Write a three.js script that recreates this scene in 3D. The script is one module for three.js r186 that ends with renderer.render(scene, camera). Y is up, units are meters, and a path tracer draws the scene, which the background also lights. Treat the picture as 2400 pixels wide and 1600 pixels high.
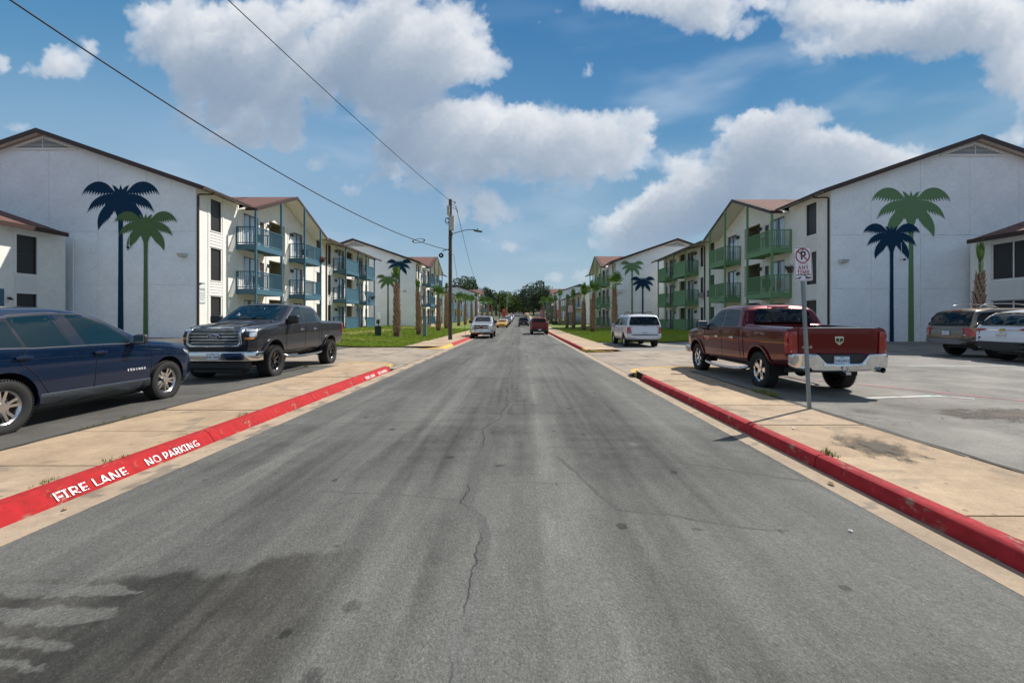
import * as THREE from 'three';
import { mergeGeometries, mergeVertices, toCreasedNormals } from 'three/addons/utils/BufferGeometryUtils.js';
import { RoundedBoxGeometry } from 'three/addons/geometries/RoundedBoxGeometry.js';
import { TessellateModifier } from 'three/addons/modifiers/TessellateModifier.js';
import { TextGeometry } from 'three/addons/geometries/TextGeometry.js';
import { FontLoader } from 'three/addons/loaders/FontLoader.js';
import { Brush, Evaluator, SUBTRACTION } from 'three-bvh-csg';

// ---------------------------------------------------------------- camera, sky, sun, exposure
const scene = new THREE.Scene();
const camera = new THREE.PerspectiveCamera(73.07, 1.5, 0.1, 2500);
camera.position.set(0, 1.65, 0);
camera.setViewOffset(2400, 1600, -18, 52, 2400, 1600);
camera.updateMatrixWorld();
const renderer = new THREE.WebGLRenderer({ antialias: true });
renderer.setSize(1024, 682);
renderer.toneMapping = THREE.LinearToneMapping;
renderer.toneMappingExposure = 1.38;
renderer.shadowMap.enabled = true;
const SUN = new THREE.Vector3(1, 1.42, -0.75).normalize();
const sun = new THREE.DirectionalLight(new THREE.Color(1, 0.94, 0.86), 4.4);
sun.name = 'sun_light';
sun.position.copy(SUN).multiplyScalar(120);
sun.castShadow = true;
sun.shadow.radius = 1;
sun.shadow.mapSize.set(4096, 4096);
Object.assign(sun.shadow.camera, { left: -90, right: 90, top: 90, bottom: -90, near: 1, far: 400 });
scene.add(sun, sun.target);

// ---------------------------------------------------------------- small tools
const { clamp, lerp, smoothstep } = THREE.MathUtils;
const V = (x, y, z) => new THREE.Vector3(x, y, z);
function rng(seed) { let a = seed >>> 0; return () => { a = (a + 0x6d2b79f5) | 0; let t = Math.imul(a ^ (a >>> 15), 1 | a); t = (t + Math.imul(t ^ (t >>> 7), 61 | t)) ^ t; return ((t ^ (t >>> 14)) >>> 0) / 4294967296; }; }
const PERM = new Uint16Array(8192), GRAD = new Float32Array(4096), R0 = rng(7);
for (let i = 0; i < 4096; i++) { PERM[i] = i; GRAD[i] = R0(); }
for (let i = 4095; i > 0; i--) { const j = (R0() * (i + 1)) | 0, t = PERM[i]; PERM[i] = PERM[j]; PERM[j] = t; }
for (let i = 0; i < 4096; i++) PERM[i + 4096] = PERM[i];
const h2 = (x, y) => GRAD[PERM[(PERM[x & 4095] + y) & 4095]];
function vn(x, y) { // value noise 0..1
  const ix = Math.floor(x), iy = Math.floor(y); let fx = x - ix, fy = y - iy; fx = fx * fx * (3 - 2 * fx); fy = fy * fy * (3 - 2 * fy);
  const a = h2(ix, iy), b = h2(ix + 1, iy), c = h2(ix, iy + 1), d = h2(ix + 1, iy + 1);
  return a + (b - a) * fx + (c - a) * fy + (a - b - c + d) * fx * fy;
}
function fbm(x, y, n = 5) { let s = 0, a = 0.5; for (let i = 0; i < n; i++) { s += a * vn(x, y); x = x * 2.03 + 17.1; y = y * 2.03 + 5.7; a *= 0.5; } return s / (1 - Math.pow(0.5, n)); }
function gn(x, y) { // gradient noise about -0.7..0.7
  const ix = Math.floor(x), iy = Math.floor(y), fx = x - ix, fy = y - iy, u = fx * fx * fx * (fx * (fx * 6 - 15) + 10), v = fy * fy * fy * (fy * (fy * 6 - 15) + 10);
  const g = (i, j, dx, dy) => { const a = h2(i, j) * 6.2832; return Math.cos(a) * dx + Math.sin(a) * dy; };
  const a = g(ix, iy, fx, fy), b = g(ix + 1, iy, fx - 1, fy), c = g(ix, iy + 1, fx, fy - 1), d = g(ix + 1, iy + 1, fx - 1, fy - 1);
  return lerp(lerp(a, b, u), lerp(c, d, u), v);
}
const s2l = (c) => { c /= 255; return c <= 0.04045 ? c / 12.92 : Math.pow((c + 0.055) / 1.055, 2.4); };
const LUT = new Uint8Array(4097); for (let i = 0; i <= 4096; i++) { const c = i / 4096; LUT[i] = Math.round(255 * (c <= 0.0031308 ? 12.92 * c : 1.055 * Math.pow(c, 1 / 2.4) - 0.055)); }
const enc = (c) => LUT[c <= 0 ? 0 : c >= 1 ? 4096 : (c * 4096) | 0];
function tex(w, h, fn, { srgb = true, repeat = true } = {}) { // fn(u, v, out) fills linear colours
  const data = new Uint8Array(w * h * 4), o = [0, 0, 0];
  for (let j = 0; j < h; j++) for (let i = 0; i < w; i++) {
    fn((i + 0.5) / w, (j + 0.5) / h, o); const k = (j * w + i) * 4;
    if (srgb) { data[k] = enc(o[0]); data[k + 1] = enc(o[1]); data[k + 2] = enc(o[2]); } else { data[k] = clamp(o[0], 0, 1) * 255; data[k + 1] = clamp(o[1], 0, 1) * 255; data[k + 2] = clamp(o[2], 0, 1) * 255; }
    data[k + 3] = 255;
  }
  const t = new THREE.DataTexture(data, w, h); if (srgb) t.colorSpace = THREE.SRGBColorSpace;
  t.magFilter = t.minFilter = THREE.LinearFilter; if (repeat) t.wrapS = t.wrapT = THREE.RepeatWrapping; t.needsUpdate = true; return t;
}
function rep(t, x, y) { const c = t.clone(); c.repeat.set(x, y); c.needsUpdate = true; return c; }
const lin = (r, g, b) => new THREE.Color().setRGB(r, g, b);
const std = (r, g, b, rough = 0.8, more = {}) => new THREE.MeshStandardMaterial({ color: lin(r, g, b), roughness: rough, ...more });
const phys = (r, g, b, rough = 0.4, more = {}) => new THREE.MeshPhysicalMaterial({ color: lin(r, g, b), roughness: rough, ...more });
const used = new Map();
function numbered(n) { const k = used.get(n) ?? 0; used.set(n, k + 1); return k ? n + '_' + String(k).padStart(3, '0') : n; }
const sh = (o) => { o.traverse((m) => { if (m.isMesh) { m.castShadow = true; m.receiveShadow = true; } }); return o; };
function thing(name, label, category, pos = [0, 0, 0], turn = 0, group) {
  const o = new THREE.Group(); o.name = numbered(name); o.position.set(...pos); o.rotation.y = turn;
  o.userData = { label, category }; if (group) o.userData.group = group; scene.add(o); return o;
}
function cat(gs) { gs = gs.flat(9).filter(Boolean).map((g) => { let q = g.index ? g.toNonIndexed() : g; const keep = new THREE.BufferGeometry(); keep.setAttribute('position', q.attributes.position); if (!q.attributes.normal) q.computeVertexNormals(); keep.setAttribute('normal', q.attributes.normal); keep.setAttribute('uv', q.attributes.uv ?? new THREE.BufferAttribute(new Float32Array(q.attributes.position.count * 2), 2)); return keep; }); return gs.length === 1 ? gs[0] : mergeGeometries(gs); }
function part(name, gs, mat, parent, label) {
  const m = new THREE.Mesh(Array.isArray(gs) ? cat(gs) : gs, mat); m.name = parent === scene ? numbered(name) : name; m.castShadow = m.receiveShadow = true; if (label) m.userData.label = label; parent.add(m); return m;
}
function struct(name, gs, mat, label) { const m = part(name, gs, mat, scene); m.userData.kind = 'structure'; if (label) m.userData.label = label; return m; }
const tag = (o, label, category, group) => { o.userData.label = label; o.userData.category = category; if (group) o.userData.group = group; return o; };
function box(x0, x1, y0, y1, z0, z1) { const a = Math.min(x0, x1), b = Math.max(x0, x1), c = Math.min(y0, y1), d = Math.max(y0, y1), e = Math.min(z0, z1), f = Math.max(z0, z1); const g = new THREE.BoxGeometry(b - a, d - c, f - e); g.translate((a + b) / 2, (c + d) / 2, (e + f) / 2); const p = g.attributes.position, n = g.attributes.normal, u = g.attributes.uv; for (let i = 0; i < p.count; i++) { if (Math.abs(n.getX(i)) > 0.5) u.setXY(i, p.getZ(i), p.getY(i)); else if (Math.abs(n.getY(i)) > 0.5) u.setXY(i, p.getX(i), p.getZ(i)); else u.setXY(i, p.getX(i), p.getY(i)); } return g; }
function rbox(x0, x1, y0, y1, z0, z1, r = 0.02, seg = 2) { const w = Math.abs(x1 - x0), h = Math.abs(y1 - y0), d = Math.abs(z1 - z0); const g = new RoundedBoxGeometry(w, h, d, seg, Math.min(r, w / 2.1, h / 2.1, d / 2.1)); g.translate((x0 + x1) / 2, (y0 + y1) / 2, (z0 + z1) / 2); return g; }
function hexa(p, uvs = 1) { // eight corners: 0-3 one face, 4-7 the opposite, same order; flat shaded
  const F = [[0, 1, 2, 3], [7, 6, 5, 4], [0, 4, 5, 1], [1, 5, 6, 2], [2, 6, 7, 3], [3, 7, 4, 0]], pos = [], uv = [];
  const c = V(0, 0, 0); p.forEach((q) => c.add(V(...q))); c.multiplyScalar(1 / 8);
  for (const f of F) {
    const q = f.map((i) => V(...p[i])), n = V(0, 0, 0).crossVectors(q[1].clone().sub(q[0]), q[2].clone().sub(q[0]));
    const m = q[0].clone().add(q[2]).multiplyScalar(0.5).sub(c), o = n.dot(m) > 0 ? [0, 1, 2, 0, 2, 3] : [0, 2, 1, 0, 3, 2];
    const e = q[1].clone().sub(q[0]), le = e.length() || 1, g = q[3].clone().sub(q[0]), U = [[0, 0], [le, 0], [le, g.length()], [0, g.length()]];
    for (const k of o) { pos.push(q[k].x, q[k].y, q[k].z); uv.push(U[k][0] * uvs, U[k][1] * uvs); }
  }
  const g = new THREE.BufferGeometry(); g.setAttribute('position', new THREE.Float32BufferAttribute(pos, 3)); g.setAttribute('uv', new THREE.Float32BufferAttribute(uv, 2)); g.computeVertexNormals(); return g;
}
function cyl(r0, r1, h, x, y, z, axis = 'y', seg = 14, open = false) { const g = new THREE.CylinderGeometry(r1, r0, h, seg, 1, open); if (axis === 'x') g.rotateZ(-Math.PI / 2); if (axis === 'z') g.rotateX(Math.PI / 2); g.translate(x, y, z); return g; }
function tube(pts, r, seg = 6, n) { return new THREE.TubeGeometry(new THREE.CatmullRomCurve3(pts.map((p) => p.isVector3 ? p : V(...p))), n ?? pts.length * 4, r, seg); }
function poly(pts) { const s = new THREE.Shape(); pts.forEach((p, i) => i ? s.lineTo(p[0], p[1]) : s.moveTo(p[0], p[1])); s.closePath(); return s; }
function rpoly(pts, r) { // rounded polygon
  const s = new THREE.Shape(), n = pts.length;
  for (let i = 0; i < n; i++) { const p = pts[i], a = pts[(i + n - 1) % n], b = pts[(i + 1) % n], rr = p[2] ?? r; const la = Math.hypot(a[0] - p[0], a[1] - p[1]), lb = Math.hypot(b[0] - p[0], b[1] - p[1]), ka = Math.min(rr, la * 0.48) / la, kb = Math.min(rr, lb * 0.48) / lb;
    const A = [p[0] + (a[0] - p[0]) * ka, p[1] + (a[1] - p[1]) * ka], B = [p[0] + (b[0] - p[0]) * kb, p[1] + (b[1] - p[1]) * kb]; i ? s.lineTo(...A) : s.moveTo(...A); s.quadraticCurveTo(p[0], p[1], ...B); }
  s.closePath(); return s;
}
const rrect = (x0, x1, y0, y1, r) => rpoly([[x0, y0], [x1, y0], [x1, y1], [x0, y1]], r);
const ellipse = (x, y, rx, ry) => { const s = new THREE.Shape(); s.absellipse(x, y, rx, ry, 0, Math.PI * 2); return s; };
const FONT = await new FontLoader().loadAsync('fonts/droid/droid_sans_bold.typeface.json');
function text(str, size, depth = 0.004) { const g = new TextGeometry(str, { font: FONT, size, depth, curveSegments: 3 }); g.computeBoundingBox(); const b = g.boundingBox; g.translate(-(b.min.x + b.max.x) / 2, -(b.min.y + b.max.y) / 2, 0); return g; }
function canvasTex(w, h, draw) { const c = document.createElement('canvas'); c.width = w; c.height = h; draw(c.getContext('2d'), w, h); const t = new THREE.CanvasTexture(c); t.colorSpace = THREE.SRGBColorSpace; t.magFilter = THREE.LinearFilter; return t; }

// ---------------------------------------------------------------- the sky: clear blue with the cumulus the photograph shows; it goes on in kind all round
function makeSky() {
  const W = 4096, H = 2048, data = new Float32Array(W * H * 4);
  const blobs = [ // x, y, radius x, radius y, strength, on the plane one photograph-width of the view wide
    [330, 15, 45, 40, .8], [410, 70, 105, 90, 1], [520, 95, 140, 110, 1], [640, 110, 130, 110, 1], [790, 80, 140, 100, 1], [900, 60, 150, 90, 1], [1010, 60, 120, 90, 1], [1090, 120, 70, 65, .9], [1050, 150, 110, 55, .9], [1185, 165, 30, 30, .75], [330, 130, 38, 42, .7], [560, 205, 180, 65, .62], [760, 200, 220, 75, .66], [900, 165, 130, 60, .85], [660, 270, 200, 34, .42], 
    [895, 255, 50, 32, .8], [1010, 290, 110, 55, .9], [1120, 295, 90, 55, .9], [1275, 300, 85, 60, 1], [1350, 320, 90, 55, 1], [1465, 310, 75, 60, 1], [1510, 300, 30, 35, .8], [1200, 350, 150, 75, .9], [1400, 370, 120, 60, .9], [1080, 370, 150, 65, .7], [960, 330, 90, 60, .7], [1270, 410, 110, 35, .5], [620, 325, 90, 35, .5], [730, 370, 80, 30, .5], [700, 330, 60, 25, .4],
    [1500, 0, 100, 32, .9], [1620, -10, 220, 60, 1], [1640, 55, 95, 42, 1], [1720, 70, 45, 34, .9], [1900, 20, 150, 50, 1], [1880, 85, 60, 45, .9], [1975, 90, 120, 55, 1], [2120, 85, 130, 58, 1], [2185, 110, 60, 40, .8], [2250, 40, 150, 70, 1], [2350, 70, 110, 90, 1], [2365, 160, 50, 55, .9], [2420, 190, 70, 60, .9], [2400, 285, 45, 50, .8], [2365, 325, 40, 28, .5],
    [1858, 272, 55, 38, .9], [1785, 305, 80, 45, 1], [1722, 325, 52, 45, .9], [1850, 340, 130, 60, 1], [1960, 380, 120, 50, 1], [2070, 390, 120, 42, .9], [2165, 392, 90, 34, .8], [1760, 400, 120, 60, 1], [1690, 425, 65, 50, .9], [1640, 455, 100, 50, .9], [1560, 480, 65, 42, .9], [1495, 525, 75, 38, .9], [1425, 540, 55, 32, .9], [1580, 530, 120, 45, .8], [1720, 490, 150, 55, .7], [1590, 380, 50, 24, .7], [1640, 355, 30, 20, .5], [1930, 268, 26, 18, .5], [1420, 565, 60, 25, .6],
    [140, 150, 45, 34, .62], [210, 115, 32, 34, .62], [95, 170, 40, 22, .6], [185, 172, 55, 30, .6], [0, 150, 18, 22, .6], [1310, 30, 22, 26, .6], [1268, 52, 14, 8, .5], [1385, 195, 24, 26, .52], [1402, 220, 22, 16, .5], [1382, 160, 9, 18, .5], [1332, 178, 14, 10, .42], [1292, 446, 24, 8, .6], [1252, 448, 10, 10, .55], [1150, 574, 40, 18, .44], [1125, 560, 24, 12, .4], [1340, 650, 60, 16, .42], [80, 300, 60, 16, .42], [1130, 500, 80, 36, .5], [1190, 578, 50, 20, .40], [1080, 455, 90, 40, .52], [1600, 585, 150, 30, .55], [1480, 590, 90, 24, .5], [880, 420, 120, 40, .5], [560, 300, 150, 40, .5], [1830, 360, 150, 62, .9], [1950, 395, 170, 56, .9], [2080, 400, 150, 46, .9], [1720, 450, 150, 66, .9], [1640, 520, 140, 46, .8], [1800, 475, 170, 46, .7], [2010, 440, 160, 36, .6]].map((b) => (b[4] < 0.7 ? [b[0], b[1], b[2], b[3], b[4] + 0.13] : b));
  // the clouds in view as a lit volume: soft ellipsoids broken up by noise, sunlight thinned on its way through
  const ST = 4, NU = 690, NV = 222, NW = 20, SW = 15, U0 = -180, V0 = -150, den = new Float32Array(NU * NV * NW).fill(-0.6), tau = new Float32Array(NU * NV * NW);
  const n3 = (x, y, z) => { const k = Math.floor(z), f = z - k, g = f * f * (3 - 2 * f); return lerp(vn(x + k * 37.7, y + k * 91.3), vn(x + (k + 1) * 37.7, y + (k + 1) * 91.3), g); };
  const at3 = (i, j, k) => (k * NV + j) * NU + i;
  for (const b of blobs) { const rz = 0.9 * Math.min(b[2], b[3] * 1.5, 95), i0 = Math.max(0, Math.ceil((b[0] - 2 * b[2] - U0) / ST)), i1 = Math.min(NU - 1, Math.floor((b[0] + 2 * b[2] - U0) / ST)), j0 = Math.max(0, Math.ceil((b[1] - 2 * b[3] - V0) / ST)), j1 = Math.min(NV - 1, Math.floor((b[1] + 2 * b[3] - V0) / ST));
    for (let k = 0; k < NW; k++) { const z = (k - NW / 2 + 0.5) * SW / rz, zz = z * z; if (zz > 4) continue; for (let j = j0; j <= j1; j++) { const y = (V0 + j * ST - b[1]) / b[3], yy = y * y * (y > 0 ? 1.35 : 0.9); for (let i = i0; i <= i1; i++) { const x = (U0 + i * ST - b[0]) / b[2], r = x * x + yy + zz; if (r < 4) { const e = 1 - r / 4; den[at3(i, j, k)] += b[4] * e * e * e * 1.35; } } } } }
  for (let k = 0; k < NW; k++) for (let j = 0; j < NV; j++) for (let i = 0; i < NU; i++) { const q = at3(i, j, k); let f = den[q]; if (f < -0.42) { den[q] = 0; continue; } if (f > 0.35) f = 0.35 + (1 - Math.exp(-(f - 0.35) * 0.8)) * 0.6; const u = U0 + i * ST, v = V0 + j * ST, w = k * SW; const bil = Math.abs(2 * n3(u / 78, v / 62, w / 70) - 1) + 0.55 * Math.abs(2 * n3(u / 36 + 9, v / 30, w / 34) - 1) + 0.32 * Math.abs(2 * n3(u / 17 + 3, v / 15, w / 18) - 1); f += (bil - 0.70) * 0.95 + (vn(u / 150 + 7, v / 80 + k * 0.1) - 0.5) * 0.7; den[q] = clamp(f * 1.5, 0, 1); }
  for (let j = 1; j < NV; j++) for (let k = 0; k < NW; k++) for (let i = 0; i < NU; i++) { const x = Math.min(NU - 1.001, i + 0.7), z = Math.min(NW - 1.001, k + 0.14), a = x | 0, c = z | 0, fx = x - a, fz = z - c, g = (p, q) => { const m = at3(p, j - 1, q); return tau[m] + den[m] * ST * 1.33; }; tau[at3(i, j, k)] = lerp(lerp(g(a, c), g(a + 1, c), fx), lerp(g(a, c + 1), g(a + 1, c + 1), fx), fz); }
  const cA = new Float32Array(NU * NV), cL = new Float32Array(NU * NV);
  for (let j = 0; j < NV; j++) for (let i = 0; i < NU; i++) { let T = 1, L = 0; for (let k = 0; k < NW && T > 0.01; k++) { const q = at3(i, j, k), d = den[q]; if (!d) continue; const al = 1 - Math.exp(-d * SW * 0.034), t = tau[q], lit = 0.58 * Math.exp(-t * 0.021) + 0.42 * Math.exp(-t * 0.0040); L += T * al * lit; T *= 1 - al; } cA[j * NU + i] = 1 - T; cL[j * NU + i] = L; }
  const pick = (m, u, v) => { const x = clamp((u - U0) / ST, 0, NU - 1.001), y = clamp((v - V0) / ST, 0, NV - 1.001), a = x | 0, b = y | 0, fx = x - a, fy = y - b, q = b * NU + a; return lerp(lerp(m[q], m[q + 1], fx), lerp(m[q + NU], m[q + NU + 1], fx), fy); };
  const D = new Float32Array(W * (H / 2)), hz = new Float32Array(W * (H / 2));
  for (let row = 0; row < H / 2; row++) {
    const up = ((row + 0.5 + H / 2) / H - 0.5) * Math.PI, y = Math.sin(up), c = Math.cos(up);
    for (let col = 0; col < W; col++) {
      const a = ((col + 0.5) / W - 0.5) * 2 * Math.PI, x = c * Math.cos(a), z = c * Math.sin(a);
      let u = 1e6, v = 1e6, inside = 0;
      if (z < -0.12) { u = 1218 - 1080 * x / z; v = 748 + 1080 * y / z; inside = smoothstep(u, -420, -160) * (1 - smoothstep(u, 2560, 2800)) * smoothstep(v, -330, -130); }
      let G = -1;
      if (inside < 1) { // the same kind of cumulus outside the frame
        const k = 1 / (y + 0.22), px = x * k * 2.6 + 31, pz = z * k * 2.6 + 57;
        G = (fbm(px, pz, 4) - 0.5) * 3.4 + (Math.abs(gn(px * 3, pz * 3)) + 0.5 * Math.abs(gn(px * 7, pz * 7)) - 0.3) * 0.9 - 0.02;
        G -= 1.5 * (1 - smoothstep(y, 0.05, 0.2));
      }
      D[row * W + col] = lerp(G, -1, inside);
      let hzv = inside * Math.exp(-(((u - 420) / 620) ** 2) - (((v - 400) / 230) ** 2)) * (0.75 + 0.5 * fbm(u / 240, v / 120, 3)) * 0.55;
      hz[row * W + col] = hzv;
    }
  }
  const Hh = H / 2, dens = new Float32Array(W * Hh); for (let i = 0; i < dens.length; i++) dens[i] = clamp(D[i] * 0.9 + 0.05, 0, 1.3);
  const blur = (src, r) => { const t = new Float32Array(src.length), o = new Float32Array(src.length), n = 2 * r + 1;
    for (let y = 0; y < Hh; y++) { let s = 0; const b = y * W; for (let k = -r; k <= r; k++) s += src[b + ((k + W) % W)]; for (let x = 0; x < W; x++) { t[b + x] = s / n; s += src[b + ((x + r + 1) % W)] - src[b + ((x - r + W) % W)]; } }
    for (let x = 0; x < W; x++) { let s = 0; for (let k = -r; k <= r; k++) s += t[clamp(k, 0, Hh - 1) * W + x]; for (let y = 0; y < Hh; y++) { o[y * W + x] = s / n; s += t[Math.min(y + r + 1, Hh - 1) * W + x] - t[Math.max(y - r, 0) * W + x]; } } return o; };
  const b1 = blur(dens, 2), b2 = blur(blur(dens, 4), 4), b3 = blur(blur(dens, 10), 10), b4 = blur(blur(dens, 22), 22);
  const S = (m, r, c) => m[clamp(r, 0, Hh - 1) * W + ((c % W) + W) % W];
  const el = [0, 4, 9, 22, 35, 60, 90], sk = [[163, 180, 190], [157, 180, 194], [139, 170, 193], [86, 138, 180], [56, 113, 164], [44, 96, 150], [40, 88, 142]].map((q) => q.map(s2l));
  for (let row = 0; row < H; row++) {
    const deg = Math.max(0, ((row + 0.5) / H - 0.5) * 180); let k = 0; while (k < 5 && deg > el[k + 1]) k++;
    const f = clamp((deg - el[k]) / (el[k + 1] - el[k]), 0, 1);
    for (let col = 0; col < W; col++) {
      const o = (row * W + col) * 4; let r = lerp(sk[k][0], sk[k + 1][0], f), g = lerp(sk[k][1], sk[k + 1][1], f), b = lerp(sk[k][2], sk[k + 1][2], f);
      if (row >= H / 2) {
        const rr = row - H / 2, i = rr * W + col, d = D[i], hh = hz[i], mot = 0.95 + 0.1 * fbm(col / 300, row / 150, 3);
        r = lerp(r * mot, 0.30, hh); g = lerp(g * mot, 0.44, hh); b = lerp(b, 0.60, hh);
        { const ve = smoothstep(fbm(col / 210 + 5, row / 62, 5) + 0.12 * smoothstep(S(b4, rr, col), 0.02, 0.35), 0.50, 0.86) * 0.5 * smoothstep(deg, 0.5, 6) * (1 - smoothstep(deg, 24, 38)); r = lerp(r, 0.46, ve); g = lerp(g, 0.56, ve); b = lerp(b, 0.68, ve); }
        if (d > -0.25) {
          const g1 = b1[i] - S(b1, rr + 4, col + 3), g2 = b2[i] - S(b2, rr + 9, col + 6), g3 = b3[i] - S(b3, rr + 22, col + 14), g4 = b4[i] - S(b4, rr + 46, col + 24);
          const bt = clamp((S(b3, rr + 14, col) - S(b3, rr - 14, col)) * 1.6, 0, 1);
          const g0 = dens[i] - S(dens, rr + 2, col + 1); const gv = S(b4, rr - 34, col) - S(b4, rr + 34, col) + 0.7 * (S(b3, rr - 16, col) - S(b3, rr + 16, col)); let L = 0.565 + 0.22 * gv + 0.42 * g0 + 0.8 * g1 + 0.8 * g2 + 0.8 * g3 + 0.55 * g4 - 0.42 * (b4[i] - 0.45) + 0.26 * (fbm(col / 30, row / 20, 5) - 0.5);
          L = clamp(L, 0.04, 1); L = L * L * (3 - 2 * L) * 0.5 + L * 0.5;
          const al = lerp(smoothstep(d, -0.04, 0.26) * 0.82 + smoothstep(d, -0.22, 0.10) * 0.14, smoothstep(d, -0.25, 1.05) * 0.9, bt) * (0.5 + 0.5 * smoothstep(deg, 2, 14)); L *= 1 - 0.08 * bt;
          const cr = lerp(0.255, 0.70, L), cg = lerp(0.335, 0.725, L), cb = lerp(0.445, 0.765, L);
          r = lerp(r, cr, al); g = lerp(g, cg, al); b = lerp(b, cb, al);
        }
      }
      if (row >= H / 2) {
        const up = ((row + 0.5) / H - 0.5) * Math.PI, az = ((col + 0.5) / W - 0.5) * 2 * Math.PI, y = Math.sin(up), x = Math.cos(up) * Math.cos(az), z = Math.cos(up) * Math.sin(az);
        if (z < -0.12) { const u = 1218 - 1080 * x / z, v = 748 + 1080 * y / z, ins = smoothstep(u, -420, -160) * (1 - smoothstep(u, 2560, 2800)) * smoothstep(v, -330, -130);
          if (ins > 0 && v < 735) { const wu = u + 9 * gn(u / 15, v / 13) + 5 * gn(u / 6.5 + 4, v / 6), wv = v + 8 * gn(u / 14 + 60, v / 13) + 5 * gn(u / 6.2 + 31, v / 5.8), A0 = pick(cA, wu, wv); if (A0 > 0.003) {
            const A = clamp(A0 * 1.04, 0, 1) * ins * (0.45 + 0.55 * smoothstep(deg, 2, 13)); let L = pick(cL, wu, wv) / A0; L *= 0.93 + 0.14 * fbm(u / 10, v / 9, 3); L = clamp((L - 0.17) * 1.42, 0, 1);
            r = lerp(r, lerp(0.235, 0.71, L), A); g = lerp(g, lerp(0.315, 0.735, L), A); b = lerp(b, lerp(0.425, 0.775, L), A); } } }
      }
      data[o] = r * 0.825; data[o + 1] = g * 0.825; data[o + 2] = b * 0.825; data[o + 3] = 1;
    }
  }
  const t = new THREE.DataTexture(data, W, H, THREE.RGBAFormat, THREE.FloatType);
  t.mapping = THREE.EquirectangularReflectionMapping; t.magFilter = t.minFilter = THREE.LinearFilter; t.needsUpdate = true; return t;
}
scene.background = makeSky();
scene.environment = scene.background;

// ---------------------------------------------------------------- heights: X to the right, d metres ahead of the camera (z = -d)
const roadY = (d) => (d > 25 ? 9e-5 * (d - 25) ** 2 : 0);
const rise = (x, d) => (x < 0 ? 0.5 * smoothstep(-x, 8, 17) * smoothstep(d, 17, 26) : 0.3 * smoothstep(x, 8.5, 16) * smoothstep(d, 21, 27)) + (d > 100 ? 0.25 * smoothstep(d, 100, 150) * smoothstep(Math.abs(x), 6, 14) : 0);
const landY = (x, d) => roadY(d) + 0.09 + rise(x, d);
function sheet(x0, x1, d0, d1, nx, nd, yf, uvs = 1, edge) { // a draped sheet, uv in metres (or 0..1 when uvs is 0)
  const pos = [], uv = [], idx = [];
  for (let j = 0; j <= nd; j++) for (let i = 0; i <= nx; i++) {
    const d = lerp(d0, d1, j / nd); const a = typeof x0 === 'function' ? x0(d) : x0, b = typeof x1 === 'function' ? x1(d) : x1; const x = lerp(a, b, i / nx);
    pos.push(x, yf(x, d), -d); uvs ? uv.push(x * uvs, d * uvs) : uv.push(i / nx, j / nd);
    if (i < nx && j < nd) { const k = j * (nx + 1) + i; idx.push(k, k + 1, k + nx + 2, k, k + nx + 2, k + nx + 1); }
  }
  const g = new THREE.BufferGeometry(); g.setAttribute('position', new THREE.Float32BufferAttribute(pos, 3)); g.setAttribute('uv', new THREE.Float32BufferAttribute(uv, 2)); g.setIndex(idx); g.computeVertexNormals(); return g;
}
// tiling grain for bumps and roughness
const R1 = rng(11), grainN = 512, grainA = new Float32Array(grainN * grainN); for (let i = 0; i < grainA.length; i++) grainA[i] = R1();
const grain = tex(512, 512, (u, v, o) => { const x = (u * 512) | 0, y = (v * 512) | 0; let s = 0; for (let a = -1; a <= 1; a++) for (let b = -1; b <= 1; b++) s += grainA[((y + a + 512) & 511) * 512 + ((x + b + 512) & 511)] * (a || b ? 0.5 : 1.6); s /= 5.6; o[0] = o[1] = o[2] = clamp((s - 0.5) * 1.6 + 0.5, 0, 1); }, { srgb: false });
const wrapN = (u, v, f, k) => { // tiling value noise, f whole cells across
  const x = u * f, y = v * f, ix = Math.floor(x), iy = Math.floor(y); let fx = x - ix, fy = y - iy; fx = fx * fx * (3 - 2 * fx); fy = fy * fy * (3 - 2 * fy); const q = (i, j) => h2(((i % f) + f) % f + k * 131, ((j % f) + f) % f + k * 57);
  return lerp(lerp(q(ix, iy), q(ix + 1, iy), fx), lerp(q(ix, iy + 1), q(ix + 1, iy + 1), fx), fy);
};
const rough01 = tex(256, 256, (u, v, o) => { const n = 0.5 * wrapN(u, v, 8, 1) + 0.3 * wrapN(u, v, 24, 2) + 0.2 * wrapN(u, v, 96, 3); o[0] = o[1] = o[2] = n; }, { srgb: false });

// ground far and wide
struct('ground', sheet(-700, 700, -60, 900, 60, 64, (x, d) => landY(x, Math.min(d, 330)) - (Math.abs(x) < 90 && d < 335 ? 0.9 : 0.14), 0.25), std(0.085, 0.095, 0.045, 0.95, { bumpMap: rough01, bumpScale: 0.03 }));

// ---- the road
const wob = (d, k, a, f) => a * (vn(d * f, k) - 0.5) * 2 + a * 0.4 * (vn(d * f * 3.7, k + 9) - 0.5) * 2;
function seamX(d) { // the crack along the middle
  const P = [[1.5, -0.33], [2.2, -0.30], [3.0, -0.29], [3.5, -0.28], [3.8, -0.32], [4.1, -0.46], [4.6, -0.48], [5.4, -0.50], [6, -0.46], [6.9, -0.52], [7.6, -0.30], [9, -0.2], [12, -0.30], [16, -0.25], [25, -0.2], [300, -0.2]];
  let i = 0; while (i < P.length - 2 && d > P[i + 1][0]) i++; return lerp(P[i][1], P[i + 1][1], clamp((d - P[i][0]) / (P[i + 1][0] - P[i][0]), 0, 1)) + wob(d, 3, 0.022, 2.2);
}
const RR = rng(99), specks = [], blots = [];
for (let i = 0; i < 70; i++) blots.push([-3.6 + RR() * 6.5, 1.5 + RR() * 14, 0.012 + RR() * 0.05, 0.5 + RR() * 1.2, RR() < 0.75 ? -1 : 0.6]);
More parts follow.
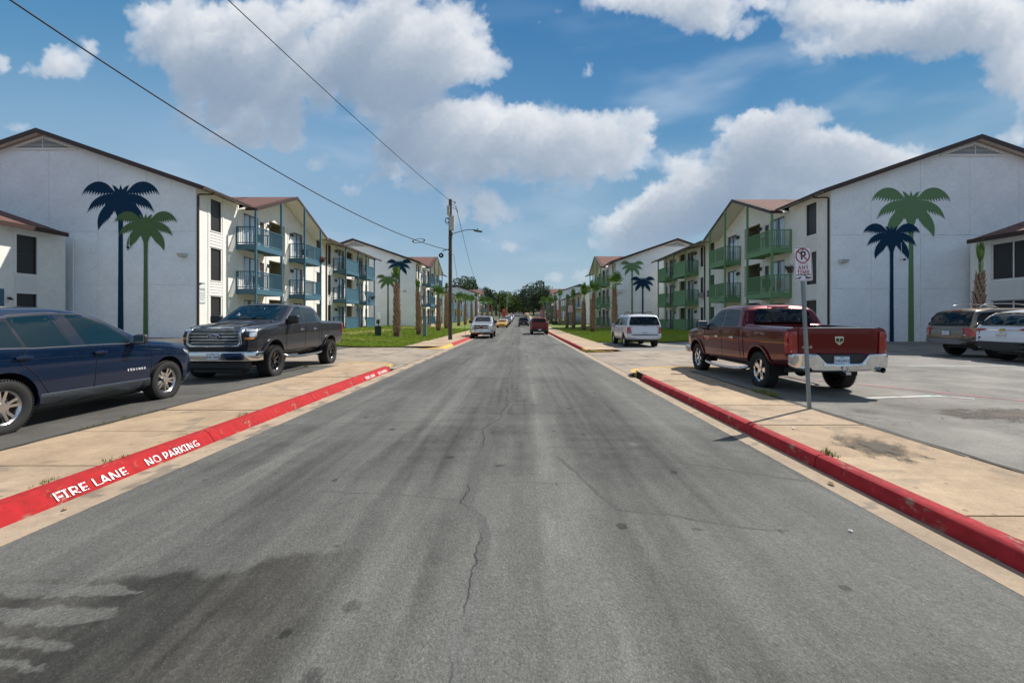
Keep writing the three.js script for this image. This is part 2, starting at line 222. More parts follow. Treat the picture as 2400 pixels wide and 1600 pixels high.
function seg(px, pd, ax, ad, bx, bd) { const vx = bx - ax, vd = bd - ad, t = clamp(((px - ax) * vx + (pd - ad) * vd) / (vx * vx + vd * vd), 0, 1); return [Math.hypot(px - ax - t * vx, pd - ad - t * vd), t]; }
const tarLines = [[-3.7, 7.15, -0.55, 7.45, 0.02], [-0.2, 8.1, 0.1, 8.0, 0.01], [0.75, 5.95, 2.9, 4.62, 0.035], [0.35, 5.9, 0.75, 5.95, 0.012], [0.45, 5.5, 0.62, 4.98, 0.028], [0.62, 4.98, 0.82, 3.95, 0.022], [0.62, 4.98, 1.15, 5.5, 0.010], [0.82, 3.95, 2.1, 3.55, 0.022], [-0.2, 4.6, 0.62, 4.62, 0.008], [-1.9, 4.36, -0.5, 4.2, 0.012], [-3.7, 12.1, 2.9, 12.9, 0.03], [-3.7, 17.5, 2.9, 17.2, 0.03], [-2.9, 2.6, -1.5, 4.2, 0.006], [1.3, 5.3, 1.9, 6.6, 0.006]];
function roadTone(x, d, o, fine) {
  let t = 0.095 + 0.046 * (fbm(x * 0.9, d * 0.35, 4) - 0.5) + 0.03 * (fbm(x * 3.4 + 40, d * 0.9, 4) - 0.5) + 0.012 * smoothstep(x, 1.2, 2.6) * (fbm(x * 2, d, 3) + 0.3);
  t -= 0.020 * smoothstep(fbm(x * 2.6 + 11, d * 0.22 + 3, 5), 0.50, 0.70); t += 0.022 * (fbm(x * 15, d * 7 + 3, 4) - 0.5) + 0.018 * smoothstep(fbm(x * 3.1 + 71, d * 0.3 + 9, 4), 0.55, 0.7);
  t += 0.044 * (fbm(x * 9.5 + 3, d * 0.2, 5) - 0.5); // long brush streaks
  t += 0.026 * (fbm(x * 1.0 + 9, d * 7, 4) - 0.5) * smoothstep(d, 3.5, 6); t -= 0.022 * Math.exp(-(((x + 0.05) / 0.10) ** 2)) * smoothstep(d, 6, 14) + 0.016 * Math.exp(-(((x + 0.42) / 0.06) ** 2)) * smoothstep(d, 8, 14);
  t -= 0.020 * smoothstep(Math.abs(x + 2.35 - 0.11 * (d - 5)), 0.55, 0.2) * smoothstep(d, 4.2, 5.2) * (1 - smoothstep(d, 7.0, 7.2)) * (0.5 + fbm(x * 5, d * 5, 3));
  t -= 0.017 * (x > -1.15 && x < 0.75 ? 1 : 0) * smoothstep(d, 7.9, 8.0) * (1 - smoothstep(d, 12.4, 12.6)) * (0.4 + fbm(x * 6, d * 2, 3));
  t -= 0.030 * Math.exp(-(((x + 0.62 + wob(d, 18, 0.03, 0.8)) / 0.055) ** 2)) * (1 - smoothstep(d, 3.2, 5)) ;
  t -= 0.013 * Math.exp(-(((x + 2.25 + wob(d, 8, 0.1, 0.3)) / 0.35) ** 2)) + 0.012 * Math.exp(-(((x - 1.75) / 0.4) ** 2)) + 0.013 * Math.exp(-(((x + 0.78) / 0.16) ** 2)) * smoothstep(d, 1, 4);
  t += 0.012 * Math.exp(-(((x - 0.55) / 0.4) ** 2)) + 0.011 * Math.exp(-(((x + 1.55) / 0.3) ** 2));
  // paler aggregate worn through near the middle, by the camera
  let warm = 0;
  { const q = Math.exp(-(((x + 0.85) / 0.5) ** 2 + ((d - 2.6) / 1.1) ** 2)); t += 0.018 * q * fbm(x * 6, d * 6, 3); }
  // scraped lighter dashes right of the crack
  { const q = Math.exp(-(((x - 0.28) / 0.09) ** 2)) * clamp((vn(d * 1.4, 4.4) - 0.42) * 4, 0, 1) * (0.35 + 0.65 * vn(x * 60, d * 5)); t += 0.055 * q * (d < 20 ? 1 : 0.4); }
  { const q = Math.exp(-(((x - 0.3 - 0.02 * d) / 0.32) ** 2)) * smoothstep(d, 3, 4.2) * (1 - smoothstep(d, 6, 8)); t += 0.010 * q * (Math.sin(x * 150 + d * 40) * 0.5 + 0.5); }
  // oily stain, lower left, with ragged edges that run downhill
  if (d < 4.6) {
    const ex = x + 0.10 * (fbm(x * 1.5, d * 5, 4) - 0.5) * 2, edge = 2.93 + 0.38 * smoothstep(ex, -2.15, -1.4) + 0.05 * Math.sin(ex * 5.1) + 0.16 * (fbm(x * 6, 2.2, 4) - 0.5) + 0.10 * (fbm(x * 21, d * 5, 3) - 0.5);
    const sl = x + (d - 2.6) * 0.10, streak = fbm((x + d * 0.35) * 7, d * 1.6, 4); // brushed downhill
    let s = smoothstep(edge - d, -0.03, 0.10) * (1 - smoothstep(sl + 0.35 * (streak - 0.5), -1.55, -0.85)) * smoothstep(x, -3.4, -3.0 + 0.3 * fbm(d * 4, 1, 3));
    const fing = fbm((x * 0.42 + d * 0.16) * 1.5 + 3, d * 5.4 + 1.1 * x, 5) + 0.05 * (fbm(x * 18, d * 9, 3) - 0.5);
    let bd = 9; const dw = d + 0.16 * (fbm(x * 2.2, d * 1.5, 4) - 0.5) + 0.07 * (fbm(x * 11, d * 6, 3) - 0.5) + 0.03 * (fbm(x * 34, d * 17, 2) - 0.5) + 0.02 * (x + 2.6); for (const c of [2.91, 2.68, 2.43, 2.27, 2.13]) bd = Math.min(bd, Math.abs(dw - c) / (c / 2.6));
    const bw = 0.028 + 0.20 * smoothstep(sl + 0.5 * (fbm(x * 3, d * 7, 4) - 0.5), -2.38, -1.98) + 0.012 * fing, holes = smoothstep(bd + 0.02 * (fbm(x * 26, d * 26, 3) - 0.5), bw, bw + 0.035) * (1 - smoothstep(sl, -2.15, -1.92)); s *= 1 - holes;
    s *= 0.42 + 0.62 * fbm(x * 3.4, d * 3.4 + 7, 5); t -= 0.068 * s; warm += 0.16 * s;
    t += 0.012 * holes * smoothstep(edge - d, 0, 0.1) * (0.5 + 0.5 * Math.sin((x * 0.8 - d) * 120)) * 0.8;
  }
  // tar and cracks
  const sx = seamX(d), dx = x - sx;
  { const wd = 0.028 + 0.035 * vn(d * 0.9, 12) + (d > 4.1 && d < 7.6 ? 0.03 : 0), off = 0.03 * (vn(d * 0.6, 33) - 0.2); const q = 1 - smoothstep(Math.abs(dx - off), wd * 0.75, wd); t = lerp(t, 0.078, q * 0.7 * smoothstep(d, 2.7, 3.2) * (d < 40 ? 1 : 0.5)); warm -= 0.05 * q; const cr = x - sx + 0.03 + wob(d, 21, 0.02, 7); t -= 0.07 * (1 - smoothstep(Math.abs(cr), 0.002, 0.007 + d * 0.0006)) * smoothstep(vn(d * 2.1, 77), 0.25, 0.5); }
  for (const L of tarLines) { if (Math.abs(d - (L[1] + L[3]) / 2) > Math.abs(L[3] - L[1]) / 2 + 0.3) continue; const [q, k] = seg(x + wob(d, 5, 0.02, 3), d + wob(x, 15, 0.05, 1.7), L[0], L[1], L[2], L[3]); const w = L[4] * (0.6 + 0.8 * vn(k * 9, L[0] * 7)); t = lerp(t, 0.058, 0.75 * (1 - smoothstep(q, w * 0.6, w))); }
  if (x > 0.85 && d < 4.9 && d > 2.2) { const q = smoothstep(x - (0.82 + 0.1 * (3.9 - d)), 0, 0.02) * smoothstep(3.95 - (x - 0.8) * 0.3 - d, 0, 0.02); t += 0.008 * q; }
  if (d < 16) for (const b of blots) { const ax = (x - b[0]) / b[2], ad = (d - b[1]) / (b[2] * b[3]); const q = ax * ax + ad * ad; if (q < 3) t += b[4] * 0.05 * (1 - smoothstep(q + 0.9 * (vn(x * 90, d * 90) - 0.5), 0.4, 1.2)); }
  if (fine) { const n = RR(); t *= 0.73 + 0.54 * n; if (n > 0.972) t += 0.11 * RR(); if (RR() > 0.97) t *= 0.5; t *= 0.80 + 0.40 * vn(x * 85, d * 85); }
  else t *= 0.95 + 0.1 * RR();
  t = Math.max(t, 0.016); o[0] = t * (1.025 + warm * 0.35); o[1] = t * (1.02 + warm * 0.05); o[2] = t * (0.93 - warm * 0.45);
}
const X0 = -3.74, X1 = 2.98, roadMat = (t) => new THREE.MeshStandardMaterial({ map: t, roughness: 0.95, bumpMap: rep(grain, 3.2, 3.2), bumpScale: 0.004 });
const nearT = tex(2048, 2048, (u, v, o) => roadTone(lerp(X0, X1, u), 0.6 + 10.4 * v, o, true), { repeat: false });
const farT = tex(1024, 2048, (u, v, o) => roadTone(lerp(X0, X1, u), 11 + 309 * v * v, o, false), { repeat: false });
const road = struct('road', sheet(X0, X1, 0.6, 11, 8, 12, (x, d) => roadY(d) + 0.012, 0), roadMat(nearT), 'grey worn asphalt road with cracks and an oily stain');
{ const g = sheet(X0, X1, 11, 320, 8, 120, (x, d) => roadY(d) + 0.012, 0), uv = g.attributes.uv; for (let i = 0; i < uv.count; i++) uv.setY(i, Math.sqrt(uv.getY(i))); part('road_surface', g, new THREE.MeshStandardMaterial({ map: farT, roughness: 0.95 }), road); }
part('road_surface', sheet(X0, X1, -14, 0.6, 4, 4, () => 0.012, 0), std(0.115, 0.115, 0.113, 0.88), road);

// concrete of walks, gutters and driveways: tan, gritty, stained
function concrete(seed, r, g, b, stain = 1) {
  const Q = rng(seed * 7 + 3); const spots = []; for (let i = 0; i < 26; i++) spots.push([Q(), Q(), 0.002 + Q() * 0.006]);
  return tex(512, 512, (u, v, o) => { const x = u * 3 + seed * 7.3, y = v * 3 + seed * 3.1; let m = 1 + 0.26 * (wrapN(u, v, 5, seed) - 0.5) + 0.2 * (wrapN(u, v, 17, seed + 1) - 0.5) + 0.14 * (wrapN(u, v, 60, seed + 2) - 0.5) + 0.3 * (Q() - 0.5);
    const st = smoothstep(0.6 * wrapN(u, v, 6, seed + 5) + 0.4 * wrapN(u, v, 22, seed + 6), 0.62, 0.78) * stain; m *= 1 - 0.28 * st; for (const s of spots) if (Math.hypot(u - s[0], v - s[1]) < s[2]) m *= 0.55; if (Q() > 0.992) m *= 0.6;
    o[0] = r * m; o[1] = g * m * (1 + 0.05 * st); o[2] = b * m * (1 + 0.1 * st); });
}
const walkT = [concrete(1, 0.40, 0.29, 0.185), concrete(2, 0.42, 0.31, 0.20), concrete(3, 0.385, 0.285, 0.19)];
const walkM = walkT.map((t) => new THREE.MeshStandardMaterial({ map: rep(t, 0.34, 0.34), roughness: 0.92, bumpMap: rep(grain, 2.5, 2.5), bumpScale: 0.003 }));
const gutM = new THREE.MeshStandardMaterial({ map: rep(concrete(4, 0.37, 0.285, 0.20, 1.4), 0.5, 0.5), roughness: 0.92, bumpMap: rep(grain, 2.5, 2.5), bumpScale: 0.003 });
const apronM = new THREE.MeshStandardMaterial({ map: rep(concrete(5, 0.30, 0.245, 0.19, 1.2), 0.25, 0.25), roughness: 0.9, bumpMap: rep(grain, 2.5, 2.5), bumpScale: 0.002 });

// kerb profile swept from d0 to d1; k is the side, lo the drop towards a driveway
const KERB = [[0, 0.0], [0.03, 0.025], [0.075, 0.085], [0.105, 0.125], [0.14, 0.145], [0.185, 0.15], [0.235, 0.15]];
const XL = -4.07, XR = 3.25;
function kerbGeo(side, d0, d1, drop = null, n = Math.max(1, Math.ceil((d1 - d0) / 2)), turnIn = null) {
  const pos = [], uv = [], idx = [], P = side < 0 ? KERB : [[0, 0], [0.006, 0.045], [0.014, 0.10], [0.028, 0.132], [0.055, 0.147], [0.10, 0.15], [0.145, 0.149]], m = P.length;
  for (let j = 0; j <= n; j++) for (let i = 0; i < m; i++) {
    const f = j / n, d = lerp(d0, d1, f), sc = drop ? lerp(drop[0], drop[1], f) : 1, ti = turnIn ? turnIn(f) : 0, e = (vn(d * 4, i * 3.3) - 0.5) * 0.008;
    pos.push((side < 0 ? XL - P[i][0] - ti : XR + P[i][0] + ti) + e, roadY(d) + 0.008 + (i ? P[i][1] * sc : -0.02) + e * 0.4, -d); uv.push(i * 0.05, d);
    if (i < m - 1 && j < n) { const k = j * m + i; side < 0 ? idx.push(k, k + m, k + m + 1, k, k + m + 1, k + 1) : idx.push(k, k + m + 1, k + m, k, k + 1, k + m + 1); }
  }
  // ends
  for (const j of [0, n]) { const c = pos.length / 3, b = j * m; pos.push(pos[(b + m - 1) * 3], pos[b * 3 + 1], pos[b * 3 + 2]); uv.push(0, 0); for (let i = 0; i < m - 1; i++) j ? idx.push(c, b + i, b + i + 1) : idx.push(c, b + i + 1, b + i); }
  const g = new THREE.BufferGeometry(); g.setAttribute('position', new THREE.Float32BufferAttribute(pos, 3)); g.setAttribute('uv', new THREE.Float32BufferAttribute(uv, 2)); g.setIndex(idx); return toCreasedNormals(g, 0.6);
}
function paintTex(r, g, b, seed, r2 = 0.30, g2 = 0.22, b2 = 0.15) { const Q = rng(seed); let r0 = 0; return tex(512, 512, (u, v, o) => { // worn paint over concrete
  const n = 0.5 * wrapN(u, v, 9, seed) + 0.3 * wrapN(u, v, 40, seed + 3) + 0.2 * Q(); const bare = smoothstep(n, 0.70, 0.76), m = 0.85 + 0.3 * wrapN(u, v, 20, seed + 9); const sc = smoothstep(0.6 * wrapN(u * 0.999, v, 3, seed + 21) + 0.4 * wrapN(u, v, 64, seed + 22), 0.60, 0.72) * 0.45; r0 = lerp(r * m, 0.05, sc); o[0] = lerp(r0, r2, bare); o[1] = lerp(g * m, g2, bare); o[2] = lerp(b * m, b2, bare); }); }
const redM = new THREE.MeshStandardMaterial({ map: rep(paintTex(0.37, 0.009, 0.011, 31), 1, 0.7), roughness: 0.9, bumpMap: rep(grain, 2, 2), bumpScale: 0.003 });
const redM2 = new THREE.MeshStandardMaterial({ map: rep(paintTex(0.38, 0.016, 0.022, 35), 1, 0.6), roughness: 0.9, bumpMap: rep(grain, 2, 2), bumpScale: 0.003 });
const yelM = new THREE.MeshStandardMaterial({ map: rep(paintTex(0.55, 0.34, 0.06, 33), 1, 0.7), roughness: 0.7 });

function kerbEnd(parent, arc, rest) { // rounded end of a pavement: concrete fill and a painted yellow lip
  const cv = new THREE.CatmullRomCurve3(arc.map((p) => V(p[0], 0, -p[1]))).getPoints(24), P = [...cv.map((p) => [p.x, -p.z]), ...rest], g = new THREE.ExtrudeGeometry(poly(P), { depth: 0.15, bevelEnabled: false }); { const p = g.attributes.position, u = g.attributes.uv; for (let i = 0; i < p.count; i++) { const x = p.getX(i), d = p.getY(i), h = p.getZ(i); p.setXYZ(i, x, h * (0.95 - 0.25 * smoothstep(Math.abs(x), 4.2, 6.3)), -d); u.setXY(i, x, d); } g.computeVertexNormals(); }
  part('slab', g, walkM[1], parent); const pos = [], uv = [], idx = []; cv.forEach((p, i) => { const a = cv[Math.max(0, i - 1)], b = cv[Math.min(cv.length - 1, i + 1)], t = b.clone().sub(a).normalize(), n = V(-t.z, 0, t.x); if (parent.userData.label.includes('left')) n.negate(); const h = 0.15 * (0.95 - 0.25 * smoothstep(Math.abs(p.x), 4.2, 6.3)); for (const [o, y] of [[-0.035, -0.05], [-0.03, h - 0.02], [-0.012, h + 0.005], [0.11, h + 0.005]]) { pos.push(p.x - n.x * o, y, p.z - n.z * o); uv.push(o * 3, i * 0.1); } if (i) for (let k = 0; k < 3; k++) { const q = (i - 1) * 4 + k; idx.push(q, q + 1, q + 5, q, q + 5, q + 4); } });
  const s = new THREE.BufferGeometry(); s.setAttribute('position', new THREE.Float32BufferAttribute(pos, 3)); s.setAttribute('uv', new THREE.Float32BufferAttribute(uv, 2)); s.setIndex(idx); part('kerb_return', toCreasedNormals(s, 0.6), new THREE.MeshStandardMaterial({ map: yelM.map, roughness: 0.8, side: THREE.DoubleSide }), parent, 'yellow painted kerb end');
}
const FL = 14.6, FR = 13.0, GL = 24.2, GR = 21.6; // near kerbs end, far kerbs begin
{
  const kl = thing('kerb', 'red painted kerb on the near left with white fire lane stencilling', 'kerb', [0, 0, 0], 0, 'red kerbs'); kl.userData.kind = 'structure';
  for (let d = -5.95; d < FL - 2.5; d += 3.03) part('kerb_stone', kerbGeo(-1, d + 0.006, Math.min(d + 3.024, FL)), redM, kl);
  part('kerb_stone', kerbGeo(-1, 12.236, FL, [1, 1]), redM, kl); kerbEnd(kl, [[-4.2, FL - 0.02], [-4.25, 15.0], [-4.5, 15.6], [-4.95, 16.05], [-5.6, 16.4], [-6.3, 16.7]], [[-6.3, 14.85], [-4.31, 14.85]]);
  const kr = thing('kerb', 'red painted kerb on the near right beside the leaning sign', 'kerb', [0, 0, 0], 0, 'red kerbs'); kr.userData.kind = 'structure';
  for (let d = -4.6; d < FR - 1; d += 2.42) part('kerb_stone', kerbGeo(1, d + 0.008, Math.min(d + 2.412, FR)), redM2, kr);
  kerbEnd(kr, [[3.3, FR - 0.02], [3.36, 13.5], [3.62, 14.0], [4.1, 14.35], [4.8, 14.65], [5.5, 14.85], [6.3, 14.9]], [[6.3, 13.55], [3.41, 13.55]]);
  const fl = thing('kerb', 'red kerb of the far left side beyond the driveway', 'kerb', [0, 0, 0], 0, 'red kerbs'); fl.userData.kind = 'structure';
  part('kerb_return', kerbGeo(-1, GL, GL + 1.6, [0.2, 1], 10, (f) => 2.2 * (1 - f) ** 2), yelM, fl, 'yellow kerb end'); part('kerb_stone', kerbGeo(-1, GL + 1.6, GL + 4.2), yelM, fl, 'yellow painted kerb stone');
  for (let d = GL + 4.2; d < 300; d += 6.06) part('kerb_stone', kerbGeo(-1, d + 0.01, d + 6.05), redM2, fl);
  const fr = thing('kerb', 'dull red kerb of the far right side beyond the driveway', 'kerb', [0, 0, 0], 0, 'red kerbs'); fr.userData.kind = 'structure';
  part('kerb_return', kerbGeo(1, GR, GR + 1.6, [0.25, 1], 10, (f) => 3.4 * (1 - f) ** 2), yelM, fr, 'yellow kerb end'); part('kerb_stone', kerbGeo(1, GR + 1.6, GR + 2.6), yelM, fr);
  for (let d = GR + 2.6; d < 300; d += 6.06) part('kerb_stone', kerbGeo(1, d + 0.01, d + 6.05), redM2, fr);
  // stencilled words on the left kerb's face
  const word = (str, d0, d1, seed, hgt = 1) => {
    const t = canvasTex(512, 128, (c, w, h) => { c.clearRect(0, 0, w, h); c.fillStyle = '#f4eeee'; c.font = '112px sans-serif'; c.lineWidth = 3; c.strokeStyle = '#f4eeee'; c.textBaseline = 'middle'; c.save(); const m = c.measureText(str).width; c.scale(500 / m, 1); c.fillText(str, 4, h / 2 + 6); c.strokeText(str, 4, h / 2 + 6); c.restore();
      c.globalCompositeOperation = 'destination-out'; for (let i = 0; i < str.length; i++) c.fillRect((i + 0.42) / str.length * w, 0, 5, h); c.fillRect(0, h * 0.47, w, 3); const Q = rng(seed); for (let i = 0; i < 160; i++) { c.globalAlpha = 0.8; c.fillRect(Q() * w, Q() * h, 2 + Q() * 5, 1 + Q() * 3); } });
    const pos = [], uv = [], idx = [], n = 8, m = 4, face = [[0.022, 0.021], [0.036, 0.036], [0.070, 0.081], [0.096, 0.116]];
    for (let j = 0; j <= n; j++) for (let i = 0; i < m; i++) { const d = lerp(d0, d1, j / n); pos.push(XL - face[i][0] + 0.005, roadY(d) + 0.009 + face[i][1] + 0.003, -d); uv.push(j / n, i / (m - 1)); if (i < m - 1 && j < n) { const k = j * m + i; idx.push(k, k + m, k + m + 1, k, k + m + 1, k + 1); } }
    const g = new THREE.BufferGeometry(); g.setAttribute('position', new THREE.Float32BufferAttribute(pos, 3)); g.setAttribute('uv', new THREE.Float32BufferAttribute(uv, 2)); g.setIndex(idx); g.computeVertexNormals();
    return new THREE.Mesh(g, new THREE.MeshStandardMaterial({ map: t, transparent: true, alphaTest: 0.5, roughness: 0.7, side: THREE.DoubleSide }));
  };
  for (const [s, a, b] of [['FIRE LANE', 4.06, 4.84], ['NO PARKING', 5.06, 5.92], ['FIRE LANE', 12.3, 13.1], ['NO PARKING', 13.4, 14.3]]) { const m = word(s, a, b, a * 10); m.name = 'stencilled_words'; m.userData.label = 'white stencilled words ' + s; kl.add(m); }
}
// sidewalk slabs
function walk(name, label, side, xa, xb, d0, d1, step, yoff, seed, inner) {
  const w = struct(name, box(xa, xb, -0.2, -0.03, -d0, -Math.min(d1, d0 + step)), walkM[0], label), Q = rng(seed); let k = 0;
  for (let d = d0; d < d1 - 0.2; d += step) {
    const e = Math.min(d + step, d1), a = d + 0.011, b = e - 0.011, t = (Q() - 0.5) * 0.008, n = 6, up = (x, dd) => roadY(dd) + yoff + t;
    const g = sheet(xa, xb, a, b, 3, n, (x, dd) => up(x, dd) + (0.004 * vn(x * 3, dd * 3)), 1);
    const skirt = [box(xa, xb, roadY(a) - 0.1, roadY(a) + yoff + t - 0.002, -a - 0.004, -a - 0.03), box(xa, xb, roadY(b) - 0.1, roadY(b) + yoff + t - 0.002, -b + 0.03, -b + 0.004)];
    const m = part('slab', [g, ...(d < 16 ? skirt : [])], walkM[(Q() * 3) | 0], w); k++;
  }
  return w;
}
walk('sidewalk', 'tan concrete pavement along the left kerb', -1, -5.93, XL - 0.237, -4, FL + 0.2, 1.45, 0.152, 5);
walk('sidewalk', 'tan concrete pavement along the right kerb under the sign', 1, XR + 0.147, 4.9, -4.1, FR + 0.5, 1.52, 0.15, 6);
walk('sidewalk', 'concrete pavement beyond the driveway on the left', -1, -6.4, XL - 0.237, GL + 1.4, 300, 3, 0.152, 7);
walk('sidewalk', 'concrete pavement beyond the driveway on the right', 1, XR + 0.147, 5.0, GR + 1.2, 300, 3, 0.15, 8);
// gutters of pale concrete between kerb and asphalt
for (const [a, b, l, q] of [[XL + 0.002, X0, 'left', 1], [X1, XR - 0.002, 'right', 2]]) struct('gutter_strip', sheet(a, b, -6, 320, 1, 326, (x, d) => roadY(d) + 0.014, 1), gutM, `tan concrete gutter strip along the ${l} kerb`);
// driveways
{
  const mk = (label, side, xe, xo, d0, d1, sl) => {
    const w = struct('driveway', sheet(xe, xo, d0, d1, 2, 2, (x, d) => 0.006 - 0.03, 1), apronM, label);
    const n = 3; for (let i = 0; i < n; i++) for (let j = 0; j < 2; j++) { const a = lerp(xe, xo, i / n) + 0.01 * side, b = lerp(xe, xo, (i + 1) / n) - 0.01 * side, c = lerp(d0, d1, j / 2) + 0.01, e = lerp(d0, d1, (j + 1) / 2) - 0.01; part('slab', sheet(Math.min(a, b), Math.max(a, b), c, e, 4, 4, (x, d) => roadY(d) + 0.02 + 0.085 * smoothstep(Math.abs(x - xe), 0.1, sl), 1), apronM, w); }
  };
  mk('tan concrete driveway apron on the left before the lawn', -1, XL, -9.4, FL + 0.5, GL + 1.0, 2.4);
  mk('tan concrete driveway apron on the right beside the white wagon', 1, XR, 9.2, FR + 0.6, GR + 0.9, 2.4);
}
// parking lots
function lotTone(seed, base, cracks) { const Q = rng(seed); return tex(1024, 1024, (u, v, o) => { let t = base * (1 + 0.6 * (wrapN(u, v, 4, seed) - 0.5) + 0.45 * (wrapN(u, v, 13, seed + 1) - 0.5) + 0.2 * (wrapN(u, v, 50, seed + 2) - 0.5) + 0.55 * (Q() - 0.5)); if (Q() > 0.95) t *= 1.5; if (Q() > 0.96) t *= 0.5;
  const c = Math.abs(wrapN(u, v, 7, seed + 4) + 0.4 * wrapN(u, v, 31, seed + 5) - 0.7); t *= 1 - cracks * (1 - smoothstep(c, 0.002, 0.006)); o[0] = t * 1.03; o[1] = t * 0.975; o[2] = t * 0.86; }); }
const lotL = new THREE.MeshStandardMaterial({ map: rep(lotTone(41, 0.085, 0.3), 0.16, 0.16), roughness: 0.9, bumpMap: rep(grain, 2, 2), bumpScale: 0.005 });
const lotR = new THREE.MeshStandardMaterial({ map: rep(lotTone(43, 0.19, 0.6), 0.16, 0.16), roughness: 0.92, bumpMap: rep(grain, 2, 2), bumpScale: 0.005 });
const ragL = (d) => -5.93 - 0.02 + 0.10 * (fbm(d * 2.1, 3, 4) - 0.5), ragR = (d) => 4.9 + 0.01 - 0.05 * (fbm(d * 2.6, 8, 4) - 0.5);
struct('parking_lot', [sheet(-50, ragL, -6, FL + 0.6, 24, 90, (x, d) => landY(x, d) + 0.045 * (1 - smoothstep(-x, 5.9, 6.6)), 1), sheet(-50, -9.2, FL + 0.6, 26.6, 24, 12, (x, d) => landY(x, d) + 0.001, 1)], lotL, 'dark asphalt parking lot on the left under the parked cars');
struct('parking_lot', [sheet(ragR, 60, -6, FR + 0.6, 24, 90, (x, d) => landY(x, d) + 0.045 * (1 - smoothstep(x, 4.85, 5.6)), 1), sheet(9.0, 60, FR + 0.6, 26.3, 24, 12, (x, d) => landY(x, d) + 0.001, 1), sheet(5.0, 9.0, GR + 0.9, 30.5, 6, 8, (x, d) => landY(x, d) + 0.012, 1), sheet(9.0, 17.7, 26.3, 30.5, 12, 8, (x, d) => landY(x, d) + 0.001, 1)], lotR, 'pale weathered asphalt parking lot on the right');
// crumbled dark seam where pavement meets lot
{ const m = new THREE.MeshStandardMaterial({ map: rep(lotTone(47, 0.035, 0.2), 0.6, 0.6), roughness: 0.95 }); for (const [x, l] of [[4.9, 'right'], [-5.93, 'left']]) struct('edge_seam', sheet((d) => x - 0.012 - 0.03 * fbm(d * 4.1, x, 4), (d) => x + 0.012 + 0.045 * fbm(d * 3.3, x + 7, 4), -4, 13.2, 1, 160, (q, d) => roadY(d) + 0.164, 1), m, `dark crumbled seam between the ${l} pavement and its lot`); }
// painted stall lines
const lineT = (r, g, b, s) => new THREE.MeshStandardMaterial({ map: rep(paintTex(r, g, b, s, 0.2, 0.195, 0.19), 1, 1), roughness: 0.85 });
const whiteL = lineT(0.62, 0.62, 0.6, 51), pinkL = lineT(0.44, 0.17, 0.17, 53);
function stripe(x0, d0, x1, d1, w, mat, label) { const a = Math.atan2(d1 - d0, x1 - x0), px = -Math.sin(a) * w / 2, pd = Math.cos(a) * w / 2, n = 12, pos = [], uv = [], idx = []; for (let i = 0; i <= n; i++) { const x = lerp(x0, x1, i / n), d = lerp(d0, d1, i / n); for (const s of [-1, 1]) { const q = [x + s * px, d + s * pd]; pos.push(q[0], landY(q[0], q[1]) + 0.007, -q[1]); uv.push(q[0], q[1]); } if (i < n) idx.push(2 * i, 2 * i + 2, 2 * i + 3, 2 * i, 2 * i + 3, 2 * i + 1); } const g = new THREE.BufferGeometry(); g.setAttribute('position', new THREE.Float32BufferAttribute(pos, 3)); g.setAttribute('uv', new THREE.Float32BufferAttribute(uv, 2)); g.setIndex(idx); g.computeVertexNormals(); struct('stall_line', g, mat, label); }
stripe(5.6, 8.92, 8.55, 9.35, 0.1, whiteL, 'white stall line behind the maroon pickup'); stripe(7.05, 12.6, 10.2, 7.9, 0.09, pinkL, 'faded pink line across the right lot'); stripe(10.2, 7.9, 12.6, 5.0, 0.09, pinkL, 'faded pink line running to the right edge');
stripe(8.3, 9.42, 8.9, 9.0, 0.07, whiteL, 'short white tick beside the pink line'); stripe(12.2, 18.2, 18.6, 18.2, 0.1, whiteL, 'white stall line before the brown wagon'); stripe(12.6, 21.0, 18.8, 21.0, 0.1, whiteL, 'white stall line beyond the brown wagon'); stripe(13, 15.4, 19, 15.4, 0.1, whiteL, 'white stall line before the white car');
stripe(-10.5, 9.9, -6.05, 9.9, 0.1, whiteL, 'white stall line between the blue car and the grey pickup'); stripe(-8.3, 13.6, -6.3, 13.6, 0.1, whiteL, 'white stall line under the grey pickup');
// oil stain of the right lot, with its own ragged outline
{ const Q = rng(61), t = tex(256, 256, (u, v, o) => { o[0] = 0.060; o[1] = 0.045; o[2] = 0.030; }, { repeat: false }); const d = t.image.data; for (let j = 0; j < 256; j++) for (let i = 0; i < 256; i++) { const x = (i - 128) / 128, y = (j - 128) / 128, r = Math.hypot(x, y * 1.15), n = fbm(i / 22, j / 22, 5); const k = (j * 256 + i) * 4; d[k + 3] = r + 1.1 * (n - 0.5) + 0.7 * (Q() - 0.5) < 0.55 ? 255 : 0; const m = 0.7 + 0.6 * Q(); for (let c = 0; c < 3; c++) d[k + c] = clamp(d[k + c] * m, 0, 255); }
  const m = new THREE.MeshStandardMaterial({ map: t, transparent: true, alphaTest: 0.5, roughness: 0.85 });
  struct('oil_stain', sheet(6.5, 9.6, 6.7, 8.3, 4, 4, (x, d) => landY(x, d) + 0.006, 0), m, 'brown oil stain on the pale lot near the sign'); struct('oil_stain', sheet(3.75, 4.6, 4.55, 6.2, 2, 2, (x, d) => 0.163, 0), m, 'dark crumbled stain on the right pavement'); }
